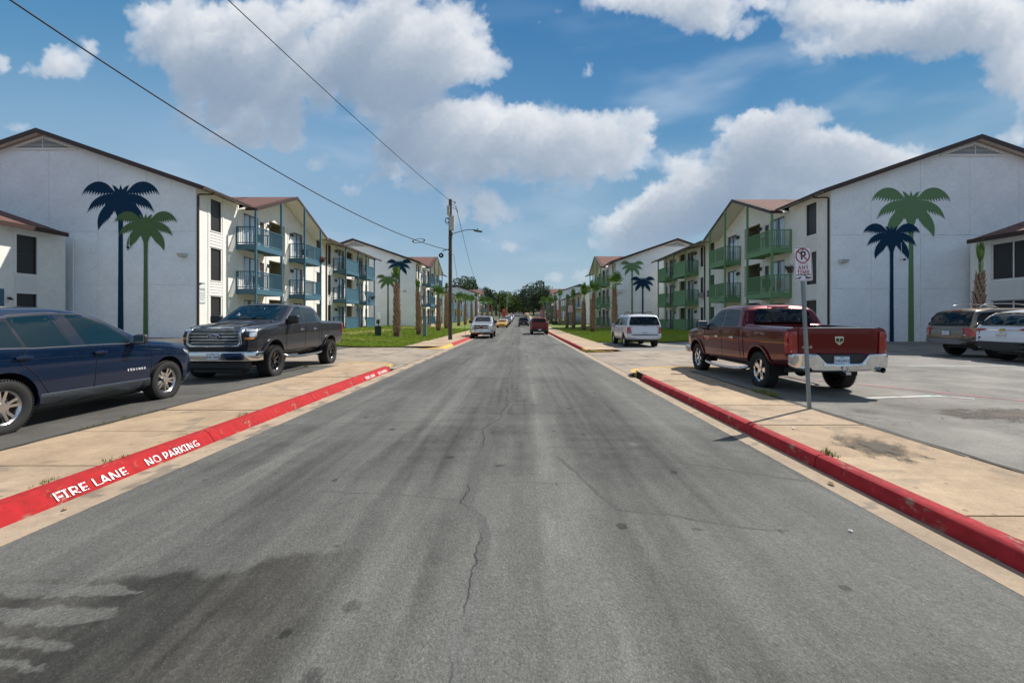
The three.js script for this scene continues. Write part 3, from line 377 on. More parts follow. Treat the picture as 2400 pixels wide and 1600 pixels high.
// lawns
const lawnT = tex(512, 512, (u, v, o) => { const n = 0.5 * wrapN(u, v, 6, 71) + 0.3 * wrapN(u, v, 26, 72) + 0.2 * R1(), y = smoothstep(0.5 * wrapN(u, v, 4, 75) + 0.5 * wrapN(u, v, 15, 76), 0.5, 0.75); const m = 0.7 + 0.6 * n; o[0] = lerp(0.11, 0.23, y) * m; o[1] = lerp(0.170, 0.22, y) * m; o[2] = lerp(0.022, 0.05, y) * m; });
const lawnM = new THREE.MeshStandardMaterial({ map: rep(lawnT, 0.12, 0.12), roughness: 0.95, bumpMap: rep(grain, 1.5, 1.5), bumpScale: 0.03 });
const lawnNearL = (x) => 25.0 + 0.25 * Math.max(0, -x - 9) * 0.3, lawnY = (x, d) => landY(x, d) + 0.05;
struct('lawn', sheet(-18.6, -6.4, 25.2, 126, 14, 70, lawnY, 1), lawnM, 'green lawn with palms on the left');
struct('lawn', sheet(5.0, 17.7, 30.4, 126, 14, 66, lawnY, 1), lawnM, 'green lawn with palms on the right');
struct('verge', sheet(-70, -6.4, 126, 330, 30, 70, lawnY, 1), std(0.075, 0.085, 0.04, 0.95), 'dull grass verge at the far end on the left'); struct('verge', sheet(5.0, 70, 126, 330, 30, 70, lawnY, 1), std(0.075, 0.085, 0.04, 0.95), 'dull grass verge at the far end on the right');
struct('path', sheet(-18, -6.4, 30.6, 32.0, 12, 2, (x, d) => lawnY(x, d) + 0.012, 1), walkM[1], 'pale concrete path across the left lawn'); struct('path', sheet(-14.5, -13.2, 32, 60, 2, 20, (x, d) => lawnY(x, d) + 0.016, 1), walkM[0], 'pale concrete path beside the left building');
struct('path', sheet(9.5, 17.6, 35.2, 36.6, 8, 2, (x, d) => lawnY(x, d) + 0.012, 1), walkM[2], 'pale concrete path across the right lawn');
// grass blades: short tufts over the lawns and weeds in the joints
{
  const blade = []; const Q = rng(77); for (let i = 0; i < 7; i++) { const a = Q() * 6.28, r = Q() * 0.05, h = 0.05 + Q() * 0.05, l = 0.03 * (Q() - 0.3), x = Math.cos(a) * r, z = Math.sin(a) * r, w = 0.006; blade.push(x - w, 0, z, x + w, 0, z, x + l * Math.cos(a), h, z + l * Math.sin(a)); }
  const g = new THREE.BufferGeometry(); g.setAttribute('position', new THREE.Float32BufferAttribute(blade, 3)); g.computeVertexNormals();
  const mk = (name, label, n, place, mat) => { const m = new THREE.InstancedMesh(g, mat, n), M = new THREE.Matrix4(), q = new THREE.Quaternion(), c = new THREE.Color(); for (let i = 0; i < n; i++) { const [x, d, s] = place(i); q.setFromAxisAngle(V(0, 1, 0), Q() * 6.28); M.compose(V(x, lawnY(x, d) - 0.005, -d), q, V(s, s * (0.7 + 0.7 * Q()), s)); m.setMatrixAt(i, M); const k = 0.75 + 0.5 * Q(), y = Q(); c.setRGB(k * (0.9 + 0.5 * y), k, k * 0.8); m.setColorAt(i, c); } m.name = numbered(name); m.castShadow = m.receiveShadow = true; m.userData = { label, kind: 'stuff' }; scene.add(m); return m; };
  const gm = phys(0.24, 0.36, 0.04, 0.8, { side: THREE.DoubleSide });
  mk('grass', 'short green grass of the left lawn', 45000, () => { const d = 25.3 + 40 * Q() ** 1.6; return [-6.5 - 11.5 * Q(), d, 1.1]; }, gm); mk('grass', 'short green grass of the right lawn', 30000, () => { const d = 30.6 + 35 * Q() ** 1.6; return [5.1 + 12 * Q(), d, 1.1]; }, gm);
  const weed = (label, pts, n, spread, s) => { const m = new THREE.InstancedMesh(g, std(0.19, 0.20, 0.045, 0.8, { side: THREE.DoubleSide }), n), M = new THREE.Matrix4(), q = new THREE.Quaternion(); for (let i = 0; i < n; i++) { const p = pts[i % pts.length], x = p[0] + (Q() - 0.5) * spread, d = p[1] + (Q() - 0.5) * spread * 2.4; q.setFromAxisAngle(V(0, 1, 0), Q() * 6.28); const k = s * (0.6 + 0.9 * Q()); M.compose(V(x, p[2], -d), q, V(k, k, k)); m.setMatrixAt(i, M); } m.name = numbered('weeds'); m.userData = { label, kind: 'stuff' }; m.castShadow = true; scene.add(m); };
  weed('tuft of weeds between pavement and lot by the maroon pickup', [[4.93, 9.2, 0.12], [4.95, 9.5, 0.12]], 60, 0.22, 1.1); weed('dry weeds along the edge of the left pavement', [[-5.98, 7.0, 0.12], [-5.95, 7.5, 0.12], [-5.97, 6.5, 0.12], [-5.95, 10.6, 0.12]], 90, 0.18, 0.6);
  weed('thin dry weeds behind the left kerb', [[-4.33, 4.2, 0.14], [-4.33, 4.9, 0.14], [-4.34, 7.2, 0.14], [-4.32, 3.4, 0.14]], 90, 0.12, 0.45); weed('small dry tuft behind the right kerb', [[3.43, 5.1, 0.14]], 26, 0.12, 0.6);
}
// crumbs: leaves and litter on gutter and pavement
{ const Q = rng(81), bits = [['dry_leaf', 'curled tan leaf in the right gutter', 3.08, 4.55, 0.022, 0.045], ['dry_leaf', 'orange leaf in the left gutter', -3.9, 3.95, 0.022, 0.03], ['paper_scrap', 'white scrap of paper on the road by the right gutter', 2.55, 3.55, 0.02, 0.02], ['paper_scrap', 'white scrap on the right pavement', 3.75, 6.3, 0.157, 0.035]];
  for (const [n, l, x, d, y, s] of bits) { const g = new THREE.SphereGeometry(s, 10, 6, 0, 6.28, 0, 1.2); g.scale(1, 0.45, 0.55); const p = g.attributes.position; for (let i = 0; i < p.count; i++) p.setXYZ(i, p.getX(i) + (Q() - 0.5) * s * 0.3, p.getY(i) + (Q() - 0.5) * s * 0.2, p.getZ(i) + (Q() - 0.5) * s * 0.3); g.computeVertexNormals(); const m = part(n, g, n === 'dry_leaf' ? std(0.42, 0.26, 0.12, 0.8, { side: THREE.DoubleSide }) : std(0.75, 0.74, 0.72, 0.8, { side: THREE.DoubleSide }), scene); m.position.set(x, y, -d); m.rotation.y = Q() * 6; tag(m, l, n === 'dry_leaf' ? 'leaf' : 'paper'); } }

// ---------------------------------------------------------------- apartment buildings
const stuccoT = (s, r, g, b) => tex(512, 512, (u, v, o) => { const m = 1 + 0.06 * (wrapN(u, v, 5, s) - 0.5) + 0.06 * (wrapN(u, v, 21, s + 1) - 0.5) + 0.08 * (wrapN(u, v, 90, s + 2) - 0.5), st = smoothstep(0.5 * wrapN(u, v, 9, s + 4) + 0.5 * wrapN(u, v, 40, s + 5), 0.60, 0.8) * 0.05; o[0] = r * m * (1 - st); o[1] = g * m * (1 - st); o[2] = b * m * (1 - 0.9 * st); });
const stuccoB = tex(512, 512, (u, v, o) => { const n = 0.45 * wrapN(u, v, 40, 301) + 0.35 * wrapN(u, v, 110, 302) + 0.2 * wrapN(u, v, 220, 303); o[0] = o[1] = o[2] = n; }, { srgb: false });
const wallMat = (s, r, g, b) => new THREE.MeshStandardMaterial({ map: rep(stuccoT(s, r, g, b), 0.3, 0.3), bumpMap: rep(stuccoB, 0.4, 0.4), bumpScale: 0.012, roughness: 0.9 });
const gableM = wallMat(90, 0.83, 0.85, 0.87), facadeM = wallMat(95, 0.83, 0.805, 0.75), trimM = std(0.80, 0.78, 0.74, 0.65), soffitM = std(0.74, 0.70, 0.62, 0.8), sidingM = wallMat(97, 0.78, 0.76, 0.72);
const brownM = std(0.045, 0.021, 0.016, 0.55), shingleT = tex(512, 512, (u, v, o) => { const row = Math.floor(v * 16), off = (row * 0.37) % 1, cell = Math.floor((u + off) * 22), fr = v * 16 - row; const k = h2(cell + 9, row + 3), n = wrapN(u, v, 120, 8); let m = 0.62 + 0.55 * k + 0.35 * (n - 0.5); if (fr < 0.12) m *= 0.55; o[0] = 0.175 * m; o[1] = 0.082 * m; o[2] = 0.066 * m; });
const shingleM = new THREE.MeshStandardMaterial({ map: rep(shingleT, 0.45, 0.45), roughness: 0.95, bumpMap: rep(grain, 1, 1), bumpScale: 0.006 });
const screenM = std(0.030, 0.028, 0.027, 0.42), glassM = phys(0.9, 0.95, 1, 0.03, { transmission: 1, thickness: 0, ior: 1.5 }), curtainM = std(0.72, 0.72, 0.70, 0.9, { side: THREE.DoubleSide }), darkM = std(0.02, 0.02, 0.022, 0.8), blackM = std(0.012, 0.012, 0.013, 0.5);
const blueTrim = std(0.048, 0.130, 0.185, 0.6), greenTrim = std(0.135, 0.265, 0.125, 0.6), blueDark = std(0.035, 0.085, 0.135, 0.65);
const muralBlue = new THREE.MeshPhysicalMaterial({ color: lin(0.004, 0.034, 0.078), specularIntensity: 0.35, roughness: 0.75, bumpMap: rep(stuccoB, 0.4, 0.4), bumpScale: 0.01 }), muralGreen = new THREE.MeshStandardMaterial({ color: lin(0.075, 0.145, 0.048), roughness: 0.8, bumpMap: rep(stuccoB, 0.4, 0.4), bumpScale: 0.01 }), muralGreenR = new THREE.MeshStandardMaterial({ color: lin(0.125, 0.225, 0.105), roughness: 0.85, bumpMap: rep(stuccoB, 0.4, 0.4), bumpScale: 0.01 });
function clipPoly(P, ax, lim, keepBelow) { const out = []; for (let i = 0; i < P.length; i++) { const a = P[i], b = P[(i + 1) % P.length], ia = keepBelow ? a[ax] <= lim : a[ax] >= lim, ib = keepBelow ? b[ax] <= lim : b[ax] >= lim; if (ia) out.push(a); if (ia !== ib) { const t = (lim - a[ax]) / (b[ax] - a[ax]); out.push([a[0] + t * (b[0] - a[0]), a[1] + t * (b[1] - a[1])]); } } return out; }
const clipRect = (P, x0, x1, y0, y1) => { let q = clipPoly(P, 0, x0, false); q = clipPoly(q, 0, x1, true); q = clipPoly(q, 1, y0, false); return clipPoly(q, 1, y1, true); };
function prism(P, z0, z1) { const g = new THREE.ExtrudeGeometry(poly(P), { depth: Math.abs(z1 - z0), bevelEnabled: false }); g.translate(0, 0, Math.min(z0, z1)); return g; }

// painted palm silhouettes: crown about (0,0), half-width 1, trunk down to -trunk
function palmShapes(foot) {
  const frond = (pts, teeth, sgn) => { // pts: root, upper curve..., tip, lower curve ... root
    const up = new THREE.CatmullRomCurve3(pts[0].map((p) => V(p[0], -p[1], 0))).getPoints(14), lo = new THREE.CatmullRomCurve3(pts[1].map((p) => V(p[0], -p[1], 0))).getPoints(teeth * 2), s = [];
    up.forEach((p) => s.push([sgn * p.x, p.y])); lo.forEach((p, i) => { if (!i) return; const f = i / lo.length; if (i % 2) s.push([sgn * (p.x + 0.05 * (1 - f)), p.y + 0.105 * (1 - 0.45 * f)]); else s.push([sgn * (p.x - 0.02), p.y - 0.02]); });
    return poly(sgn > 0 ? s.reverse() : s);
  };
  const list = [];
  for (const s of [1, -1]) {
    list.push(frond([[[-0.02, 0.02], [-0.16, -0.10], [-0.36, -0.29], [-0.60, -0.34], [-0.84, -0.22], [-1.0, 0.02]], [[-1.0, 0.02], [-0.86, -0.03], [-0.66, -0.01], [-0.46, 0.01], [-0.25, 0.01], [-0.02, 0.06]]], 14, s));
    list.push(frond([[[-0.02, 0.0], [-0.24, -0.03], [-0.50, 0.02], [-0.72, 0.18], [-0.85, 0.46]], [[-0.85, 0.46], [-0.72, 0.37], [-0.52, 0.31], [-0.30, 0.25], [-0.04, 0.30]]], 12, s));
    list.push(frond([[[0.0, 0.05], [-0.28, 0.16], [-0.50, 0.40], [-0.58, 0.64], [-0.56, 0.88]], [[-0.56, 0.88], [-0.44, 0.74], [-0.30, 0.62], [-0.16, 0.44], [0.02, 0.36]]], 9, s));
    list.push(poly(s > 0 ? [[0.02, 0.0], [-0.05, 0.14], [-0.13, 0.22], [-0.21, 0.25], [-0.17, 0.15], [-0.12, 0.02]].reverse() : [[-0.02, 0.0], [0.05, 0.14], [0.13, 0.22], [0.21, 0.25], [0.17, 0.15], [0.12, 0.02]]));
  }
  list.push(poly([[-0.07, 0.04], [0.07, 0.04], [0.0, 0.26]])); list.push(poly(Array.from({ length: 16 }, (_, i) => [0.33 * Math.cos(i * 0.3927), -0.12 + 0.2 * Math.sin(i * 0.3927)])));
  list.push(poly([[-0.17, 0.02], [-0.17, -0.3], [-0.12, -0.45], [-0.062, -0.62], [-0.055, -1], [-0.075, -foot], [0.075, -foot], [0.055, -1], [0.062, -0.62], [0.12, -0.45], [0.17, -0.3], [0.17, 0.02]]));
  return list;
}
function mural(parent, cx, cy, half, footY, z, mat, label) { const gs = palmShapes((cy - footY) / half).map((s, i) => { const g = new THREE.ShapeGeometry(s); g.translate(0, 0, 0.0009 * i / half); return g; }); const g = cat(gs); g.scale(half, half, half); g.translate(cx, cy, z); const p = g.attributes.position, u = g.attributes.uv; for (let i = 0; i < p.count; i++) u.setXY(i, p.getX(i), p.getY(i)); const n = g.attributes.normal; for (let i = 0; i < n.count; i++) n.setXYZ(i, 0, 0, 1); return part('painted_palm', g, mat, parent, label); }

const F2 = 2.93, F3 = 5.86, PITCH = 0.345;
function building(o) { // s side, X facade distance, d0 gable distance, base height, rid half-span, trim material
  const { s, X, d0, base, rid, trim, lab, near = 1, murals = [], len = 30.5, lap = false } = o, short = len < 20, Q = rng(o.seed ?? 5);
  const B = thing('apartment_building', lab, 'building', [s * X, base, -d0]);
  const L = (of) => -s * of; // offset towards the road -> local x
  const bx = (o0, o1, y0, y1, t0, t1) => box(L(o0), L(o1), y0, y1, -t0, -t1);
  const eaveY = (of) => 8.52 - PITCH * (of - 0.65), ridY = eaveY(-rid), back = -2 * rid;
  // gable wall of separate panels or boards
  const G = [[L(0), -0.6], [L(back), -0.6], [L(back), eaveY(0) - 0.2], [L(-rid), ridY - 0.2], [L(0), eaveY(0) - 0.2]];
  const gw = part('gable_wall', prism(G, -0.04, -0.22), gableM, B), lo = Math.min(L(0), L(back)), hi = Math.max(L(0), L(back));
  const uvFix = (g) => { const p = g.attributes.position, u = g.attributes.uv; for (let i = 0; i < p.count; i++) u.setXY(i, p.getX(i) + s * 3, p.getY(i)); return g; };
  if (lap) { for (let y = -0.4; y < ridY - 0.2; y += 0.26) { const P = clipRect(G, lo, hi, y, y + 0.255); if (P.length > 2) { const g = uvFix(prism(P, -0.04, 0)), p = g.attributes.position; for (let i = 0; i < p.count; i++) if (p.getZ(i) > -0.01) p.setZ(i, p.getY(i) < y + 0.1 ? 0 : -0.028); g.computeVertexNormals(); part('siding_board', g, gableM, gw); } } }
  else { const rows = [-0.6, 2.93, 6.0, 20], step = 2.82; for (let r = 0; r < 3; r++) for (let x = hi; x > lo + 0.01; x -= step) { const gap = 0.016, P = clipRect(G, Math.max(lo, x - step) + gap / 2, x - gap / 2, rows[r] + gap, rows[r + 1]); if (P.length > 2) part('stucco_panel', uvFix(prism(P, -0.04, 0)), gableM, gw); } }
  // louvred vent under the ridge
  const vx = L(-rid), vy = ridY - 0.98, vw = 1.66, vh = 0.56, vent = part('gable_vent', prism([[vx - vw, vy], [vx + vw, vy], [vx, vy + vh]], 0.004, 0.02), darkM, B);
  if (near > 0.4) { for (let i = 0; i < 7; i++) { const y = vy + 0.02 + i * 0.075, w = vw * (1 - (y - vy) / vh) - 0.02; if (w > 0.08) part('vent_slat', hexa([[vx - w, y, 0.055], [vx + w, y, 0.055], [vx + w, y + 0.012, 0.055], [vx - w, y + 0.012, 0.055], [vx - w, y + 0.035, 0.024], [vx + w, y + 0.035, 0.024], [vx + w, y + 0.047, 0.024], [vx - w, y + 0.047, 0.024]]), trimM, vent); }
    part('vent_frame', [box(vx - vw - 0.3, vx + vw + 0.3, vy - 0.11, vy - 0.005, 0.003, 0.07), box(vx - 0.02, vx + 0.02, vy, vy + vh, 0.058, 0.066), ...[-1, 1].map((k) => hexa([[vx + k * (vw + 0.3), vy, 0.003], [vx + k * vw, vy, 0.003], [vx, vy + vh, 0.003], [vx, vy + vh + 0.1, 0.003], [vx + k * (vw + 0.3), vy, 0.07], [vx + k * vw, vy, 0.07], [vx, vy + vh, 0.07], [vx, vy + vh + 0.1, 0.07]]))], trimM, vent); }
  // facade with openings
  const holes = [], wins = []; const H = (t0, t1, y0, y1, k) => wins.push([t0, t1, y0, y1, k]);
  for (const f of [0, F2, F3]) {
    const top = f === F3 ? 8.23 : f + 2.34, lowW = f === F3 ? 6.32 : f + 0.38;
    H(1.28, 2.25, lowW, top, 'window'); H(4.55, 6.35, f + 0.06, f + 2.28, 'door'); H(6.55, 7.1, f + 0.06, f + 2.1, 'entry'); H(7.75, 10.1, f + 0.02, f + 2.42, 'open'); H(11.35, 13.0, f + 0.06, f + 2.28, 'door'); H(15.75, 16.8, f === F3 ? 6.9 : f + 0.9, top, 'window');
    if (!short) { H(18.25, 18.95, lowW, top, 'window'); H(20.4, 22.4, f + 0.06, f + 2.28, 'door'); H(23.1, 25.0, f + 0.02, f + 2.42, 'open'); H(26.6, 28.2, f + 0.06, f + 2.28, 'door'); H(29.05, 29.85, f + 0.9, f + 2.2, 'window'); }
  }
  const sp = new THREE.Shape(); sp.moveTo(0.22, -0.6); sp.lineTo(len, -0.6); sp.lineTo(len, eaveY(0) - 0.2); sp.lineTo(15.02, eaveY(0) - 0.2); sp.lineTo(15.0, 8.14); sp.lineTo(9.5, 10.3); sp.lineTo(4.0, 8.14); sp.lineTo(3.98, eaveY(0) - 0.2); sp.lineTo(0.22, eaveY(0) - 0.2); sp.closePath();
  for (const w of wins) { const h = new THREE.Path(); h.moveTo(w[0], w[2]); h.lineTo(w[0], w[3]); h.lineTo(w[1], w[3]); h.lineTo(w[1], w[2]); h.closePath(); sp.holes.push(h); }
  const fg = new THREE.ExtrudeGeometry(sp, { depth: 0.16, bevelEnabled: false }); { const p = fg.attributes.position, nn = []; for (let i = 0; i < p.count; i++) { const t = p.getX(i), y = p.getY(i), z = p.getZ(i); p.setXYZ(i, L(-0.16 + z), y, -t); } const ix = []; for (let i = 0; i < p.count; i += 3) s > 0 ? ix.push(i, i + 1, i + 2) : ix.push(i, i + 2, i + 1); fg.setIndex(ix); const g2 = fg.toNonIndexed(); g2.computeVertexNormals(); part('facade_wall', g2, facadeM, B); }
  part('corner_board', bx(0.003, 0.022, -0.5, eaveY(0) - 0.3, 0.0, 0.13), trimM, B);
  if (near > 0.4) { // vertical and horizontal trim of the facade
    for (const t of [1.02, 2.36, 3.9, 7.3, 10.5, 15.2, 18.05, 19.05]) if (t < len) part('trim_board', bx(0.003, 0.028, -0.4, t > 4 && t < 15 ? 8.3 : eaveY(0) - 0.25, t, t + 0.12), trimM, B);
    for (const [a, b] of [[1.15, 2.35], [15.35, 17.0]]) for (const [y0, y1] of [[2.40, 3.26], [5.33, 6.24]]) for (let i = 0, n = 5; i < n; i++) part('siding_board', hexa([[L(0.003), lerp(y0, y1, i / n), -a], [L(0.034), lerp(y0, y1, i / n), -a], [L(0.012), lerp(y0, y1, (i + 1) / n) - 0.006, -a], [L(0.003), lerp(y0, y1, (i + 1) / n) - 0.006, -a], [L(0.003), lerp(y0, y1, i / n), -b], [L(0.034), lerp(y0, y1, i / n), -b], [L(0.012), lerp(y0, y1, (i + 1) / n) - 0.006, -b], [L(0.003), lerp(y0, y1, (i + 1) / n) - 0.006, -b]]), sidingM, B);
  }
  for (const [t0, t1, y0, y1, k] of wins) {
    const fr = (w, a0, a1) => [bx(a0, a1, y0, y0 + w, t0, t1), bx(a0, a1, y1 - w, y1, t0, t1), bx(a0, a1, y0 + w, y1 - w, t0, t0 + w), bx(a0, a1, y0 + w, y1 - w, t1 - w, t1)];
    if (k === 'window') { const w = part('window', bx(-0.09, -0.075, y0 + 0.045, y1 - 0.045, t0 + 0.045, t1 - 0.045), screenM, B); part('frame', [...fr(0.045, -0.1, -0.03), bx(-0.072, -0.055, (y0 + y1) / 2 - 0.02, (y0 + y1) / 2 + 0.02, t0 + 0.045, t1 - 0.045)], near > 0.4 && t0 < 3 ? std(0.06, 0.055, 0.05, 0.5) : brownM, w); if (near > 0.4) part('sill', bx(0.0, 0.045, y0 - 0.07, y0 - 0.003, t0 - 0.06, t1 + 0.06), trimM, w); }
    else if (k === 'door') { const m = (t0 + t1) / 2, w = part('sliding_door', [...fr(0.06, -0.12, -0.04), bx(-0.11, -0.05, y0 + 0.06, y1 - 0.06, m - 0.03, m + 0.03)], std(0.10, 0.095, 0.09, 0.45), B); part('pane', [bx(-0.085, -0.08, y0 + 0.06, y1 - 0.06, t0 + 0.06, m - 0.03), bx(-0.075, -0.07, y0 + 0.06, y1 - 0.06, m + 0.03, t1 - 0.06)], glassM, w);
      const n = 40, ps = [], ix = [], open = Q() < 0.7 ? [0.42 + 0.1 * Q(), 0.62 + 0.25 * Q()] : [2, 3]; for (let i = 0; i <= n; i++) { const t = lerp(t0, t1, i / n), of = -0.24 + 0.025 * Math.sin(i * 1.9); ps.push(L(of), y0, -t, L(of), y1, -t); if (i < n && !(i / n > open[0] && i / n < open[1])) ix.push(2 * i, 2 * i + 2, 2 * i + 3, 2 * i, 2 * i + 3, 2 * i + 1); } const g = new THREE.BufferGeometry(); g.setAttribute('position', new THREE.Float32BufferAttribute(ps, 3)); g.setIndex(ix); g.computeVertexNormals(); part('curtain', g, curtainM, w);
      if (near > 0.4) part('door_trim', [bx(0.003, 0.03, y1, y1 + 0.1, t0 - 0.1, t1 + 0.1), bx(0.003, 0.03, y0, y1, t0 - 0.1, t0), bx(0.003, 0.03, y0, y1, t1, t1 + 0.1)], trimM, w); }
    else if (k === 'entry') part('entry_door', [bx(-0.1, -0.05, y0, y1, t0, t1)], std(0.045, 0.03, 0.028, 0.5), B);
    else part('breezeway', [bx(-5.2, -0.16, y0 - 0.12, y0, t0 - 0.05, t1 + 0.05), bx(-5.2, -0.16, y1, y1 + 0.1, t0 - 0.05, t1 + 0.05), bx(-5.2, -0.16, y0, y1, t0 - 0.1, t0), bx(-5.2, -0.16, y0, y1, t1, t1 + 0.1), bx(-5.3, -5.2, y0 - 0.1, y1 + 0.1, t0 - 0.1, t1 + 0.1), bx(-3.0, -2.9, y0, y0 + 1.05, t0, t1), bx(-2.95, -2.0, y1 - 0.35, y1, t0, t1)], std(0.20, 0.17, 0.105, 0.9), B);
  }
  // other walls
  part('rear_wall', [bx(back - 0.16, back, -0.6, eaveY(0) - 0.2, 0.22, len), (() => { const P = G.map((p) => [p[0], p[1]]); return prism(P, -len, -len + 0.2); })()], facadeM, B);
  // roof: main slopes, porch extensions, cross gable, soffits, fascias
  const slab = (of0, of1, y0, y1, t0, t1, th, dy = 0) => hexa([[L(of0), y0 + dy, -t0], [L(of1), y1 + dy, -t0], [L(of1), y1 + dy, -t1], [L(of0), y0 + dy, -t1], [L(of0), y0 + dy - th, -t0], [L(of1), y1 + dy - th, -t0], [L(of1), y1 + dy - th, -t1], [L(of0), y0 + dy - th, -t1]]);
  const tr = -0.42, tE = len + 0.4, roof = part('roof', [slab(0.65, -rid, eaveY(0.65), ridY, tr, 4.0, 0.05), slab(-0.05, -rid, eaveY(-0.05), ridY, 4.0, 15.0, 0.05), slab(0.65, -rid, eaveY(0.65), ridY, 15.0, tE, 0.05), slab(back - 0.65, -rid, eaveY(0.65), ridY, tr, tE, 0.05), slab(1.35, 0.65, eaveY(1.35), eaveY(0.65), 15.0, tE, 0.05)], shingleM, B);
  part('soffit', [slab(0.62, -rid, eaveY(0.62), ridY, tr + 0.03, 3.97, 0.08, -0.055), slab(0.62, -rid, eaveY(0.62), ridY, 15.03, tE - 0.03, 0.08, -0.055), slab(back - 0.62, -rid, eaveY(0.62), ridY, tr + 0.03, tE - 0.03, 0.08, -0.055), slab(1.32, 0.62, eaveY(1.32), eaveY(0.62), 15.0, tE - 0.03, 0.08, -0.055)], soffitM, B);
  for (const q of [[0.67, tr - 0.035, tr - 0.002], [back - 0.67, tr - 0.035, tr - 0.002], [0.67, tE + 0.002, tE + 0.035]]) part('fascia', slab(q[0], -rid, eaveY(0.67), ridY, q[1], q[2], 0.27, 0.02), brownM, B);
  part('gutter', bx(0.655, 0.76, eaveY(0.65) - 0.14, eaveY(0.65) - 0.01, tr, 4.6), brownM, B); part('gutter', bx(1.355, 1.46, eaveY(1.35) - 0.14, eaveY(1.35) - 0.01, 15.2, tE), brownM, B);
  // cross gable over the balconies
  const cE = eaveY(1.2) - 0.02, cP = 10.5, c0 = 3.95, c1 = 15.05, cm = 9.5, backOf = (y) => 0.65 - (y - 8.52) / PITCH;
  const cs = (ta, tb) => hexa([[L(1.25), cE, -ta], [L(1.25), cP, -tb], [L(backOf(cP)) , cP, -tb], [L(backOf(cE) - 0.25), cE, -ta], [L(1.25), cE - 0.06, -ta], [L(1.25), cP - 0.06, -tb], [L(backOf(cP)), cP - 0.06, -tb], [L(backOf(cE) - 0.25), cE - 0.06, -ta]]);
  part('porch_roof', [cs(c0, cm), cs(c1, cm)], shingleM, B);
  const sf = (ta, tb) => hexa([[L(1.22), cE - 0.065, -ta], [L(1.22), cP - 0.065, -tb], [L(-0.1), cP - 0.065, -tb], [L(-0.1), cE - 0.065, -ta], [L(1.22), cE - 0.15, -ta], [L(1.22), cP - 0.15, -tb], [L(-0.1), cP - 0.15, -tb], [L(-0.1), cE - 0.15, -ta]]);
  part('porch_soffit', [sf(c0 + 0.04, cm), sf(c1 - 0.04, cm)], soffitM, B);
  const fa = (ta, tb) => hexa([[L(1.252), cE + 0.03, -ta], [L(1.252), cP + 0.03, -tb], [L(1.29), cP + 0.03, -tb], [L(1.29), cE + 0.03, -ta], [L(1.252), cE - 0.21, -ta], [L(1.252), cP - 0.21, -tb], [L(1.29), cP - 0.21, -tb], [L(1.29), cE - 0.21, -ta]]);
  part('porch_fascia', [fa(c0 - 0.03, cm), fa(c1 + 0.03, cm), bx(0.55, 1.25, cE - 0.17, cE - 0.0, c0 - 0.11, c0 - 0.005), bx(0.55, 1.25, cE - 0.17, cE, c1 + 0.005, c1 + 0.11)], brownM, B);
  // downspouts
  for (const t of [0.06, 17.75]) if (t < len) part('downspout', [bx(0.03, 0.11, -0.45, eaveY(0) - 0.72, t, t + 0.09), tube(t < 1 ? [[L(0.07), eaveY(0) - 0.74, -t - 0.045], [L(0.09), eaveY(0) - 0.6, -t - 0.045], [L(0.6), eaveY(0.65) - 0.22, -t - 0.5], [L(0.7), eaveY(0.65) - 0.1, -t - 0.5]] : [[L(0.07), eaveY(0) - 0.74, -t - 0.045], [L(0.1), eaveY(0) - 0.55, -t - 0.045], [L(1.25), eaveY(1.3) - 0.2, -t - 0.9], [L(1.4), eaveY(1.35) - 0.1, -t - 0.9]], 0.045, 6, 16)], brownM, B);
  // balconies
  const PO = 1.28, pickG = box(-0.018, 0.018, 0, 1.02, -0.018, 0.018);
  const stacks = [[3.8, 7.05, 0], [10.68, 13.65, 1], [19.5, 23.0, 2], [25.65, 28.5, 3]].filter((q) => q[1] < len);
  for (const [t0, t1, kind] of stacks) for (const f of [0, F2, F3]) {
    const upper = f > 0, b = part(upper ? 'balcony' : 'patio_fence', upper ? [bx(0.005, PO + 0.03, f - 0.1, f, t0 - 0.02, t1 + 0.02)] : [bx(0.06, PO, 0.05, 0.09, t0, t0 + 0.04)], upper ? soffitM : trim, B);
    if (upper) part('fascia_board', [bx(PO + 0.032, PO + 0.072, f - 0.33, f + 0.035, t0 - 0.06, t1 + 0.06), bx(0.005, PO + 0.03, f - 0.33, f + 0.035, t0 - 0.062, t0 - 0.022), bx(0.005, PO + 0.03, f - 0.33, f + 0.035, t1 + 0.022, t1 + 0.062), bx(0.3, 0.42, f - 0.3, f - 0.105, t0, t1), bx(0.8, 0.92, f - 0.3, f - 0.105, t0, t1)], trim, b);
    const rt = f + 1.2, rb = f + 0.14; if (!upper && kind < 2) { /* ground floor patios of the porch are screened the same way */ }
    part('rail', [bx(PO - 0.045, PO + 0.045, rt - 0.05, rt, t0 + 0.06, t1 - 0.06), bx(PO - 0.03, PO + 0.03, rb - 0.05, rb + 0.02, t0 + 0.06, t1 - 0.06), ...[t0, t1].flatMap((t) => [bx(0.0, PO - 0.06, rt - 0.05, rt, t - 0.045, t + 0.045), bx(0.0, PO - 0.06, rb - 0.05, rb + 0.02, t - 0.03, t + 0.03)]), bx(0.0, 0.08, f + 0.035, rt - 0.05, t0 - 0.04, t0 + 0.04)], trim, b);
    const spots = []; for (const t of [t0, t1]) for (let of = 0.16; of < PO - 0.08; of += 0.135) spots.push([L(of), -t]);
    const frontPick = kind === 0 ? [t0, t1] : kind === 1 ? [t0, t0 + 1.9] : null, solid = kind === 0 ? null : kind === 1 ? [t0 + 1.9, t1] : [t0, t1];
    if (frontPick) for (let t = frontPick[0] + 0.14; t < frontPick[1] - 0.08; t += 0.135) spots.push([L(PO), -t]);
